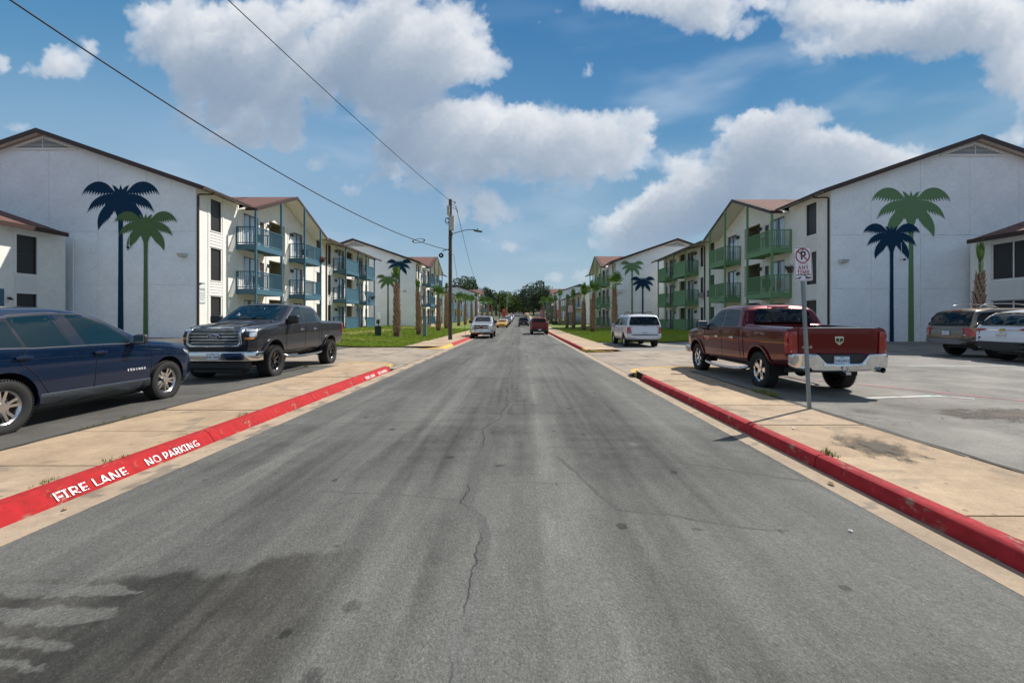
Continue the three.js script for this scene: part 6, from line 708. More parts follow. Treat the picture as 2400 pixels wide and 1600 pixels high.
// maroon pickup seen from behind, right
{
  const S = pickupSpec({ paint: paint(0.115, 0.003, 0.006, 0.7, 0.24), up: 0.0, rear: -2.98, cab: -1.10, front: 2.80, hw: 1.0, wheel: { xf: 1.785, xr: -1.785, R: 0.415, tw: 0.275, rim: 0.265, style: 'five', rimMat: chromeM, track: 0.985 }, arch: 0.49, archUp: 0.04 });
  S.top = S.top.map((p) => (p[0] > 1.2 ? [p[0], p[1] - 0.02] : p));
  const v = vehicle('pickup_truck', 'maroon crew cab pickup with chrome rear bumper parked behind the leaning sign', 'pickup truck', S, [6.38, 0.095, -12.22], Math.PI / 2); const back = (z, y) => v.sh3.F(z, y, -1);
  pickupGlass(v, carGlass); tailgate(v, 0.76, 1.375, 0.79); v.P('tailgate_rail', rrect(-0.8, 0.8, 1.378, 1.398, 0.008), 'B', chromeM, 0.014, { sink: 0.004 }); v.mirror(1.05, 1.34, plasticM, 1.2); v.handle(-0.55, 1.10, chromeM); v.handle(0.35, 1.10, chromeM); boards(v, 0.37, chromeM);
  v.line('bed_rail', [[-2.95, 1.385], [-1.16, 1.415]], chromeD, 0.012); v.line('character_line', [[-2.85, 1.13], [1.3, 1.08]], S.paint, 0.012); v.line('character_line', [[-1.0, 0.72], [1.25, 0.70]], S.paint, 0.01);
  for (const s of [1, -1]) { const tl = v.P('tail_light', rpoly([[s * 0.815, 0.86], [s * 0.975, 0.86], [s * 0.985, 1.30], [s * 0.83, 1.31]], 0.03), 'B', redLens, 0.022, { sink: 0.01, bevel: 0.006, edge: 0.05 }); part('reversing_lamp', mold(v.sh3, rpoly([[s * 0.83, 0.90], [s * 0.955, 0.90], [s * 0.955, 0.965], [s * 0.83, 0.965]], 0.015), 'B', 0.026, { edge: 0.05 }), clearLens, tl); part('lamp_wrap', mold(v.sh3, rpoly([[-2.975, 0.87], [-2.87, 0.88], [-2.86, 1.29], [-2.975, 1.31]], 0.03), s > 0 ? 'R' : 'L', 0.014), redLens, tl); }
  for (const xx of [1.785, -1.785]) v.both('arch_flare', (() => { const s = new THREE.Shape(); s.absarc(xx, 0.455, 0.545, 0.1, Math.PI - 0.1, false); s.absarc(xx, 0.455, 0.487, Math.PI - 0.1, 0.1, true); s.closePath(); return s; })(), S.paint, 0.022, { sink: 0.02, bevel: 0.01 });
  // high mounted lamp, sliding rear pane
  v.P('brake_lamp', rrect(-0.26, 0.26, 1.845, 1.885, 0.015), 'B', redLens, 0.03, { sink: 0.01 }); v.P('rear_pane_frame', (() => { const s = rrect(-0.30, 0.30, 1.52, 1.78, 0.03), h = new THREE.Path(); rrect(-0.285, 0.285, 1.535, 1.765, 0.03).getPoints(5).forEach((p, i) => i ? h.lineTo(p.x, p.y) : h.moveTo(p.x, p.y)); s.holes.push(h); return s; })(), 'B', blackM, 0.049, { sink: 0 });
  // bumper with a dip for the plate
  const bump = (z0, z1, y0, y1) => rbox(-3.17, -2.99, y0, y1, z0, z1, 0.05, 4); const s2 = rpoly([[-0.945, 0.84, 0.05], [-0.52, 0.84, 0.04], [-0.36, 0.66, 0.05], [0.36, 0.66, 0.05], [0.52, 0.84, 0.04], [0.945, 0.84, 0.05], [0.935, 0.60, 0.06], [0.55, 0.56, 0.08], [-0.55, 0.56, 0.08], [-0.935, 0.60, 0.06]], 0.05); let bg = new THREE.ExtrudeGeometry(s2, { depth: 0.16, bevelEnabled: true, bevelSize: 0.03, bevelThickness: 0.03, bevelSegments: 4, curveSegments: 8 }); bg.deleteAttribute('uv'); bg = new TessellateModifier(0.15, 4).modify(bg); { const p = bg.attributes.position; for (let i = 0; i < p.count; i++) { const z = p.getX(i), y = p.getY(i), c = p.getZ(i); p.setXYZ(i, -3.0 - c + 0.16 * Math.abs(z) ** 4 * (c > 0.05 ? 1 : 0.3), y, z); } bg.deleteAttribute('normal'); bg = toCreasedNormals(mergeVertices(bg, 1e-4), 0.6); const ix = bg.attributes.position.array; } part('rear_bumper', bg, chromeM, v.G);
  part('bumper_inset', rbox(-3.13, -2.96, 0.66, 0.86, -0.47, 0.47, 0.02), plasticM, v.G); { const m = v.plate('5483M91', 'B', 0.75, '#cfdcea', '#30405e', -0.03, 'TEXAS'); m.position.x = -3.15; }
  for (const s of [1, -1]) part('exhaust_tip', [cyl(0.055, 0.055, 0.22, -3.12, 0.56, s * 0.72, 'x', 18, true), cyl(0.05, 0.05, 0.02, -3.05, 0.56, s * 0.72, 'x', 16)], s ? new THREE.MeshStandardMaterial({ color: lin(0.3, 0.3, 0.3), metalness: 1, roughness: 0.2, side: THREE.DoubleSide }) : chromeM, v.G);
  part('tow_hitch', [rbox(-3.3, -2.9, 0.47, 0.53, -0.05, 0.05, 0.01), cyl(0.012, 0.012, 0.08, -3.27, 0.56, 0, 'y', 8), (() => { const g = new THREE.SphereGeometry(0.027, 10, 8); g.translate(-3.27, 0.61, 0); return g; })()], chromeD, v.G); part('spare_wheel', (() => { const g = new THREE.TorusGeometry(0.26, 0.1, 10, 28); g.rotateX(Math.PI / 2); g.translate(-2.45, 0.55, 0); return g; })(), rubberM, v.G);
  // emblem on the tailgate: a shield, and script left of it
  const ex = back(0, 1.13) - 0.012; const shield = new THREE.ExtrudeGeometry(rpoly([[-0.085, 0.075], [0.085, 0.075], [0.075, -0.03], [0, -0.095], [-0.075, -0.03]], 0.02), { depth: 0.012, bevelEnabled: true, bevelSize: 0.006, bevelThickness: 0.006, bevelSegments: 2 }); shield.rotateY(-Math.PI / 2); const em = part('emblem', shield, chromeM, v.G); em.position.set(ex, 1.13, 0.02); for (const s of [1, -1]) { const h = new THREE.ExtrudeGeometry(rpoly([[s * 0.012, 0.03], [s * 0.055, 0.05], [s * 0.066, 0.0], [s * 0.045, -0.03], [s * 0.03, 0.01], [s * 0.014, -0.045]], 0.008), { depth: 0.003, bevelEnabled: false }); h.rotateY(-Math.PI / 2); h.translate(-0.0195, 0, 0); part('emblem_relief', h, darkM, em); }
  { const t = text('4x4', 0.07, 0.006); t.rotateY(-Math.PI / 2); const m = part('tailgate_badge', t, chromeM, v.G); m.position.set(ex + 0.003, 1.0, -0.62); t.scale(1, 0.8, 1.3); }
  { const t = rbox(-0.06, 0.06, -0.014, 0.014, -0.002, 0.003, 0.002); const m = part('fender_badge', t, chromeM, v.G); m.position.set(1.0, 1.06, -(v.sh3.side(1.0, 1.06) + 0.003)); const u = text('1500', 0.045, 0.004); u.rotateY(Math.PI); const m2 = part('fender_badge', u, chromeM, v.G); m2.position.set(1.0, 1.0, -(v.sh3.side(1.0, 1.0) + 0.003)); const w = text('RAM', 0.05, 0.004); w.rotateY(Math.PI); const m3 = part('fender_badge', w, chromeM, v.G); m3.position.set(0.92, 1.055, -(v.sh3.side(0.92, 1.055) + 0.003)); m.position.x = 1.12; }
  v.P('headlight', rrect(0.6, 0.9, 1.0, 1.2, 0.04), 'F', clearLens, 0.02); v.P('headlight', rrect(-0.9, -0.6, 1.0, 1.2, 0.04), 'F', clearLens, 0.02); v.P('grille', rrect(-0.56, 0.56, 0.84, 1.2, 0.04), 'F', blackM, 0.03); part('front_bumper', hexBumper(1.0, 0.52, 0.76, 2.9, 0.22), chromeM, v.G); part('roof_fin', rbox(0.0, 0.12, 1.93, 1.98, -0.03, 0.03, 0.02), S.paint, v.G);
}
// white wagon seen from behind, right of the driveway
function boxyWagon(S, name, label, pos, turn, det) {
  const v = vehicle(name, label, 'car', S, pos, turn), { rx, gl } = det;
  for (const w of det.wins) v.both('side_window', rpoly(w, 0.035), gl, 0.004); v.P('rear_window', rpoly(det.rearW, 0.05), 'B', gl, 0.055, { sink: 0.0 }); v.P('windscreen', rpoly(det.frontW, 0.05), 'F', gl, 0.03, { sink: 0.0 });
  for (const s of det.seams) v.line('door_seam', s); for (const h of det.handles) v.handle(h[0], h[1], det.handleMat ?? S.paint); v.mirror(det.mir[0], det.mir[1], det.mirMat ?? plasticM);
  for (const s of [1, -1]) { const tl = v.P('tail_light', rpoly(det.tail.map(([z, y]) => [s * z, y]), 0.02), 'B', redLens, 0.014, { sink: 0.01, edge: 0.06, bevel: 0.004 }); if (det.rev) part('reversing_lamp', mold(v.sh3, rpoly(det.rev.map(([z, y]) => [s * z, y]), 0.01), 'B', 0.018, { edge: 0.06 }), clearLens, tl); if (det.tailSide) part('lamp_wrap', mold(v.sh3, rpoly(det.tailSide, 0.02), s > 0 ? 'R' : 'L', 0.012), redLens, tl); v.P('headlight', rpoly(det.head.map(([z, y]) => [s * z, y]), 0.03), 'F', clearLens, 0.01); }
  v.P('rear_bumper', rrect(-det.bump[0], det.bump[0], det.bump[1], det.bump[2], 0.05), 'B', det.bumpMat ?? S.paint, 0.06, { sink: 0.02, bevel: 0.02 }); v.P('tailgate_seam', (() => { const s = rrect(-det.gate[0], det.gate[0], det.gate[1], det.gate[2], 0.05), h = new THREE.Path(); rrect(-det.gate[0] + 0.012, det.gate[0] - 0.012, det.gate[1] + 0.012, det.gate[2] - 0.012, 0.045).getPoints(5).forEach((p, i) => i ? h.lineTo(p.x, p.y) : h.moveTo(p.x, p.y)); s.holes.push(h); return s; })(), 'B', seamM, 0.003, { sink: 0.004 });
  if (det.rack) for (const s of [1, -1]) part('roof_rack', tube([[det.rack[0], v.sh3.T(det.rack[0], 0.62), s * 0.62], [det.rack[0] + 0.15, det.rack[2], s * 0.62], [det.rack[1] - 0.15, det.rack[2], s * 0.62], [det.rack[1], v.sh3.T(det.rack[1], 0.62), s * 0.62]], 0.022, 8, 24), det.rackMat ?? blackM, v.G); if (det.rack && det.cross) for (const x of det.cross) part('rack_bar', tube([[x, det.rack[2], -0.62], [x, det.rack[2] + 0.01, 0], [x, det.rack[2], 0.62]], 0.018, 6, 8), det.rackMat ?? blackM, v.G);
  v.P('grille', rrect(-0.5, 0.5, 0.7, 0.95, 0.03), 'F', blackM, 0.02); if (det.plate) v.plate(...det.plate); return v;
}
{
  const S = wagonSpec({ paint: paint(0.66, 0.68, 0.72, 0.05, 0.3), hw: 0.98, tumble: 0.22, crown: 0.04, wheel: { xf: 1.475, xr: -1.475, R: 0.385, tw: 0.255, rim: 0.215, style: 'six', track: 0.955 }, arch: 0.45, top: [[-2.52, 0.75], [-2.5, 1.18], [-2.46, 1.26], [-2.26, 1.74], [-2.1, 1.85], [-1.5, 1.89], [0.1, 1.88], [0.5, 1.8], [1.15, 1.33], [1.3, 1.24], [2.2, 1.12], [2.4, 1.0], [2.46, 0.7]], belt: [[-2.52, 1.2], [-2, 1.18], [1.1, 1.16], [2.2, 1.02], [2.46, 0.75]], bottom: [[-2.52, 0.48], [-1.9, 0.40], [1.9, 0.38], [2.46, 0.42]], plan: [[-2.52, 0.9], [-2.44, 0.955], [-2.2, 0.975], [1.9, 0.975], [2.25, 0.92], [2.4, 0.8], [2.46, 0.7]] });
  const v = boxyWagon(S, 'parked_car', 'white boxy sport wagon with roof rack parked past the right driveway', [6.95, 0.06, -28.1], Math.PI / 2, { gl: carGlass, wins: [[[-2.28, 1.24], [-2.12, 1.70], [-1.28, 1.74], [-1.28, 1.24]], [[-1.2, 1.24], [-1.2, 1.74], [-0.35, 1.75], [-0.35, 1.24]], [[-0.27, 1.24], [-0.27, 1.75], [0.38, 1.72, 0.1], [0.98, 1.3], [0.98, 1.24]]], rearW: [[-0.86, 1.27], [0.86, 1.27], [0.72, 1.74], [-0.72, 1.74]], frontW: [[-0.72, 1.36], [0.72, 1.36], [0.62, 1.76], [-0.62, 1.76]], seams: [[[-0.31, 1.2], [-0.31, 0.5]], [[-1.24, 1.2], [-1.24, 0.9], [-0.98, 0.5]], [[1.06, 1.2], [1.08, 0.5]]], handles: [[-0.95, 1.06], [-0.1, 1.06]], mir: [0.95, 1.18], tail: [[0.76, 0.80], [0.93, 0.80], [0.94, 1.16], [0.78, 1.16]], rev: [[0.80, 0.84], [0.9, 0.84], [0.9, 0.9], [0.80, 0.9]], tailSide: [[-2.49, 0.8], [-2.4, 0.8], [-2.4, 1.16], [-2.48, 1.16]], head: [[0.6, 0.9], [0.85, 0.9], [0.85, 1.04], [0.6, 1.04]], bump: [0.92, 0.5, 0.72], gate: [0.74, 0.72, 1.24], rack: [-1.9, -0.2, 1.97], cross: [-1.6, -0.7], plate: ['', 'B', 0.84] });
  part('wiper', tube([[-2.51, 1.2, 0.0], [-2.49, 1.28, 0.1], [-2.47, 1.30, 0.35]], 0.012, 6, 8), blackM, v.G); part('bumper_step', rbox(-2.63, -2.5, 0.70, 0.735, -0.7, 0.7, 0.01), plasticM, v.G);
}
// brown wagon and white crossover, far right, parked nose towards the wing
{
  const S = wagonSpec({ paint: paint(0.20, 0.165, 0.125, 0.75, 0.28), hw: 1.0, tumble: 0.24, crown: 0.05, wheel: { xf: 1.5, xr: -1.5, R: 0.39, tw: 0.265, rim: 0.22, style: 'six', track: 0.97 }, arch: 0.455, top: [[-2.66, 0.75], [-2.64, 1.12], [-2.58, 1.24], [-2.36, 1.70], [-2.2, 1.84], [-1.6, 1.90], [0.1, 1.90], [0.55, 1.82], [1.25, 1.36], [1.4, 1.26], [2.3, 1.14], [2.5, 1.0], [2.56, 0.7]], belt: [[-2.66, 1.18], [-2, 1.17], [1.1, 1.16], [2.3, 1.03], [2.56, 0.75]], bottom: [[-2.66, 0.5], [-1.9, 0.40], [1.9, 0.38], [2.56, 0.42]], plan: [[-2.66, 0.86], [-2.58, 0.93], [-2.3, 0.985], [2, 0.985], [2.35, 0.92], [2.5, 0.8], [2.56, 0.7]] });
  const v = boxyWagon(S, 'parked_car', 'golden brown sport wagon parked before the low wing, left of the white crossover', [20.6, 0.1, -19.2], 0, { gl: carGlass, wins: [[[-2.40, 1.22], [-2.22, 1.70], [-1.35, 1.75], [-1.35, 1.22]], [[-1.27, 1.22], [-1.27, 1.75], [-0.38, 1.76], [-0.38, 1.22]], [[-0.3, 1.22], [-0.3, 1.76], [0.42, 1.74, 0.1], [1.05, 1.3], [1.05, 1.22]]], rearW: [[-0.88, 1.24], [0.88, 1.24], [0.74, 1.76], [-0.74, 1.76]], frontW: [[-0.72, 1.4], [0.72, 1.4], [0.62, 1.8], [-0.62, 1.8]], seams: [[[-0.34, 1.18], [-0.34, 0.5]], [[-1.31, 1.18], [-1.31, 0.9], [-1.0, 0.5]], [[1.1, 1.18], [1.12, 0.5]]], handles: [[-1.0, 1.05], [-0.1, 1.05]], mir: [1.02, 1.18], tail: [[0.72, 0.83], [0.96, 0.83], [0.95, 1.02], [0.90, 1.15], [0.72, 1.15]], rev: [[0.74, 0.85], [0.84, 0.85], [0.84, 0.88], [0.74, 0.88]], tailSide: [[-2.64, 0.84], [-2.52, 0.84], [-2.54, 1.13], [-2.62, 1.14]], head: [[0.6, 0.92], [0.85, 0.92], [0.85, 1.06], [0.6, 1.06]], bump: [0.97, 0.5, 0.70], gate: [0.7, 0.72, 1.22], rack: [-2.0, 0.1, 1.985], rackMat: chromeD, handleMat: chromeM, plate: ['', 'B', 0.93], bumpMat: std(0.16, 0.15, 0.17, 0.5) });
  v.G.scale.setScalar(1.06); v.P('brake_lamp', rrect(-0.2, 0.2, 1.80, 1.835, 0.015), 'B', redLens, 0.02); part('tailgate_crease', mold(v.sh3, rrect(-0.7, 0.7, 1.06, 1.075, 0.005), 'B', 0.004), seamM, v.G);
}
{
  const S = wagonSpec({ paint: paint(0.66, 0.68, 0.72, 0.05, 0.28), hw: 0.99, tumble: 0.30, crown: 0.05, wheel: { xf: 1.535, xr: -1.535, R: 0.385, tw: 0.255, rim: 0.24, style: 'split', track: 0.965 }, arch: 0.45, top: [[-2.6, 0.72], [-2.57, 1.06], [-2.5, 1.2], [-2.22, 1.56], [-2.05, 1.68], [-1.5, 1.77], [-0.2, 1.79], [0.3, 1.72], [1.15, 1.27], [1.3, 1.18], [2.2, 1.06], [2.45, 0.92], [2.55, 0.65]], belt: [[-2.6, 1.2], [-2, 1.15], [1.1, 1.08], [2.2, 0.95], [2.55, 0.7]], bottom: [[-2.6, 0.42], [-1.9, 0.30], [1.9, 0.28], [2.55, 0.32]], plan: [[-2.6, 0.84], [-2.5, 0.93], [-2.2, 0.98], [1.9, 0.98], [2.3, 0.88], [2.48, 0.72], [2.55, 0.6]] });
  const v = boxyWagon(S, 'parked_car', 'white crossover with slim dark red tail lights at the right edge', [20.3, 0.1, -16.7], 0, { gl: carGlassBlue, wins: [[[-2.2, 1.2], [-1.9, 1.52], [-1.3, 1.6], [-1.3, 1.18]], [[-1.22, 1.18], [-1.22, 1.6], [-0.3, 1.64], [-0.3, 1.15]], [[-0.22, 1.15], [-0.22, 1.64], [0.25, 1.6, 0.1], [0.95, 1.2], [0.95, 1.14]]], rearW: [[-0.80, 1.23], [0.80, 1.23], [0.66, 1.55], [-0.66, 1.55]], frontW: [[-0.68, 1.3], [0.68, 1.3], [0.56, 1.66], [-0.56, 1.66]], seams: [[[-0.26, 1.12], [-0.26, 0.4]], [[-1.26, 1.14], [-1.26, 0.9], [-1.0, 0.5]], [[1.0, 1.1], [1.02, 0.4]]], handles: [[-0.95, 1.0], [-0.1, 0.98]], mir: [0.95, 1.1], tail: [[0.50, 1.07], [0.94, 1.0], [0.95, 1.11], [0.6, 1.12]], tailSide: [[-2.56, 1.0], [-2.38, 1.03], [-2.4, 1.12], [-2.53, 1.11]], head: [[0.55, 0.8], [0.85, 0.84], [0.85, 0.92], [0.55, 0.9]], bump: [0.93, 0.42, 0.66], gate: [0.76, 0.66, 1.21], plate: ['BRZ-0333', 'B', 0.90, '#e9e9e4', '#16181c'], bumpMat: plasticM });
  v.G.scale.setScalar(1.09); v.P('rear_spoiler', rrect(-0.68, 0.68, 1.585, 1.655, 0.03), 'B', blackM, 0.05, { sink: 0.02 }); v.P('chrome_strip', rrect(-0.5, 0.5, 1.05, 1.075, 0.01), 'B', chromeM, 0.014); v.P('emblem', poly([[-0.11, 1.05], [-0.06, 1.05], [-0.06, 1.03], [0.06, 1.03], [0.06, 1.05], [0.11, 1.05], [0.09, 1.09], [0.06, 1.09], [0.06, 1.11], [-0.06, 1.11], [-0.06, 1.09], [-0.09, 1.09]]), 'B', std(0.55, 0.38, 0.08, 0.2, { metalness: 1 }), 0.024); v.P('badge', ellipse(-0.72, 0.80, 0.05, 0.03), 'B', blackM, 0.01); v.line('chrome_strip', [[-2.1, 1.17], [-1.3, 1.15], [1.0, 1.1]], chromeM, 0.008); part('rear_wiper', tube([[-2.49, 1.235, 0], [-2.44, 1.26, 0.2], [-2.45, 1.245, 0.4]], 0.012), blackM, v.G);
}
// silver pickup facing the camera at the left kerb
{
  const S = pickupSpec({ paint: paint(0.40, 0.42, 0.45, 0.6, 0.28), up: -0.03, rear: -3.1, cab: -1.2, front: 2.72, hw: 0.97, wheel: { xf: 1.8, xr: -1.8, R: 0.40, tw: 0.265, rim: 0.235, style: 'six', track: 0.95 }, arch: 0.47, archUp: 0.03 });
  const v = vehicle('pickup_truck', 'silver pickup with tinted windows parked at the left kerb facing the camera', 'pickup truck', S, [-3.23, 0.03, -41.4], -Math.PI / 2), k = S.up; pickupGlass(v, carGlass); v.mirror(1.0, 1.35, plasticM, 1.2); v.handle(0.3, 1.05, S.paint); const gr = v.P('grille', rrect(-0.6, 0.6, 0.78, 1.17, 0.03), 'F', blackM, 0.02); for (const y of [0.80, 0.97, 1.15]) part('grille_bar', mold(v.sh3, rrect(-0.6, 0.6, y - 0.03, y + 0.03, 0.02), 'F', 0.06, { sink: 0 }), chromeM, gr); part('emblem', mold(v.sh3, rrect(-0.15, 0.15, 0.93, 1.01, 0.02), 'F', 0.08, { sink: 0 }), std(0.4, 0.12, 0.06, 0.4), gr);
  for (const s of [1, -1]) v.P('headlight', rpoly([[s * 0.63, 0.82], [s * 0.9, 0.84], [s * 0.92, 1.16], [s * 0.63, 1.16]], 0.03), 'F', clearLens, 0.02); part('front_bumper', hexBumper(0.97, 0.48, 0.74, 2.83, 0.2), chromeM, v.G); part('bumper_inset', rbox(2.79, 2.845, 0.52, 0.62, -0.6, 0.6, 0.02), plasticM, v.G); v.plate('', 'F', 0.57).position.x = 2.86; part('valance', rbox(2.4, 2.7, 0.33, 0.5, -0.8, 0.8, 0.05), plasticM, v.G);
}
// old red pickup from behind
{
  const S = pickupSpec({ paint: paint(0.16, 0.014, 0.016, 0.1, 0.45), up: -0.12, rear: -2.6, cab: -0.75, front: 2.6, hw: 0.93, wheel: { xf: 1.6, xr: -1.6, R: 0.37, tw: 0.25, rim: 0.2, style: 'six', rimMat: chromeD, track: 0.91 }, arch: 0.44, archUp: 0.03 });
  const v = vehicle('pickup_truck', 'old red pickup seen from behind, parked at the right kerb', 'pickup truck', S, [2.08, 0.04, -50.2], Math.PI / 2); pickupGlass(v, carGlass); tailgate(v, 0.72, 1.36, 0.70); v.mirror(1.35, 1.2, plasticM, 1.1); for (const s of [1, -1]) v.P('tail_light', rpoly([[s * 0.75, 0.78], [s * 0.9, 0.78], [s * 0.9, 1.12], [s * 0.75, 1.12]], 0.02), 'B', redLens, 0.014); part('rear_bumper', [rbox(-2.82, -2.6, 0.40, 0.56, -0.9, -0.22, 0.04), rbox(-2.82, -2.6, 0.40, 0.56, 0.22, 0.9, 0.04), rbox(-2.8, -2.6, 0.34, 0.44, -0.9, 0.9, 0.03)], plasticM, v.G); v.plate('', 'B', 0.52).position.x = -2.79;
}
// small cars farther down the road
function farCar(label, kind, color, x, d, away, group, metal = 0.2) {
  const big = kind === 'wagon', S = wagonSpec({ far: true, step: 0.14, paint: paint(...color, metal, 0.3), hw: big ? 0.95 : 0.89, tumble: big ? 0.26 : 0.34, wheel: { xf: 1.38, xr: -1.38, R: big ? 0.37 : 0.32, tw: 0.24, rim: 0.21, style: 'six', track: big ? 0.96 : 0.90 },
    top: big ? [[-2.3, 0.7], [-2.26, 1.1], [-2.0, 1.55], [-1.8, 1.68], [0.1, 1.7], [0.5, 1.6], [1.15, 1.18], [2.1, 1.0], [2.3, 0.6]] : kind === 'coupe' ? [[-2.2, 0.6], [-2.1, 0.95], [-1.5, 1.02], [-0.7, 1.27], [-0.2, 1.3], [0.2, 1.25], [0.95, 0.93], [2.0, 0.74], [2.25, 0.5]] : [[-2.3, 0.65], [-2.2, 1.0], [-1.65, 1.05], [-0.95, 1.40], [0.1, 1.44], [0.4, 1.38], [1.05, 1.03], [2.05, 0.85], [2.3, 0.55]],
    belt: [[-2.3, 0.95], [1.1, big ? 1.05 : 0.92], [2.3, 0.6]], bottom: [[-2.3, 0.36], [0, 0.26], [2.3, 0.28]], plan: [[-2.3, 0.78], [-2.1, big ? 0.93 : 0.87], [1.8, big ? 0.93 : 0.87], [2.2, 0.72], [2.3, 0.6]] });
  const v = vehicle('parked_car', label, 'car', S, [x, roadY(d) + 0.012, -d], away ? Math.PI / 2 : -Math.PI / 2, group), t = big ? 1.58 : kind === 'coupe' ? 1.2 : 1.34, b = big ? 1.14 : kind === 'coupe' ? 0.98 : 1.04;
  v.P('windscreen', rpoly([[-0.66, b], [0.66, b], [0.52, t], [-0.52, t]], 0.04), 'F', carGlass, 0.05, { sink: 0 }); v.P('rear_window', rpoly([[-0.66, b + 0.04], [0.66, b + 0.04], [0.52, t], [-0.52, t]], 0.04), 'B', carGlass, 0.05, { sink: 0 }); v.both('side_window', rpoly(big ? [[-1.85, 1.12], [-1.6, 1.52], [0.2, 1.55], [0.9, 1.14]] : [[-1.2, b], [-0.8, t - 0.06], [0.15, t - 0.04], [0.8, b]], 0.04), carGlass, 0.006); v.mirror(0.75, b, S.paint, 0.8);
  for (const s of [1, -1]) { v.P('headlight', rrect(s * 0.62 - 0.14, s * 0.62 + 0.14, 0.62, 0.74, 0.03), 'F', clearLens, 0.012); v.P('tail_light', rrect(s * 0.66 - 0.12, s * 0.66 + 0.12, 0.74, 0.92, 0.03), 'B', redLens, 0.012); } v.P('grille', rrect(-0.4, 0.4, 0.45, 0.6, 0.03), 'F', blackM, 0.01); v.plate('', away ? 'B' : 'F', 0.55); return v;
}
farCar('yellow sports coupe with dark hood parked behind the silver pickup', 'coupe', [0.62, 0.33, 0.015], -2.95, 78, false); farCar('white saloon parked just behind the yellow coupe', 'saloon', [0.6, 0.6, 0.62], -3.0, 86, false); farCar('dark grey wagon parked behind the white saloon', 'wagon', [0.03, 0.035, 0.045], -3.0, 94, false); farCar('dark blue saloon in the middle of the row at the left kerb', 'saloon', [0.03, 0.05, 0.08], -2.9, 106, false); farCar('white wagon farther along the left kerb', 'wagon', [0.6, 0.61, 0.62], -2.95, 128, false); farCar('grey saloon near the far end of the left kerb', 'saloon', [0.12, 0.13, 0.15], -2.9, 146, false); farCar('pale silver wagon last at the left kerb before the trees', 'wagon', [0.4, 0.42, 0.45], -2.9, 165, false);
farCar('black car driving away in the right lane', 'wagon', [0.012, 0.013, 0.016], 0.72, 85.5, true); farCar('white saloon parked ahead of the old red pickup', 'saloon', [0.55, 0.57, 0.6], 1.75, 108, true); farCar('dark saloon at the far right kerb', 'saloon', [0.05, 0.05, 0.06], 2.0, 132, true);

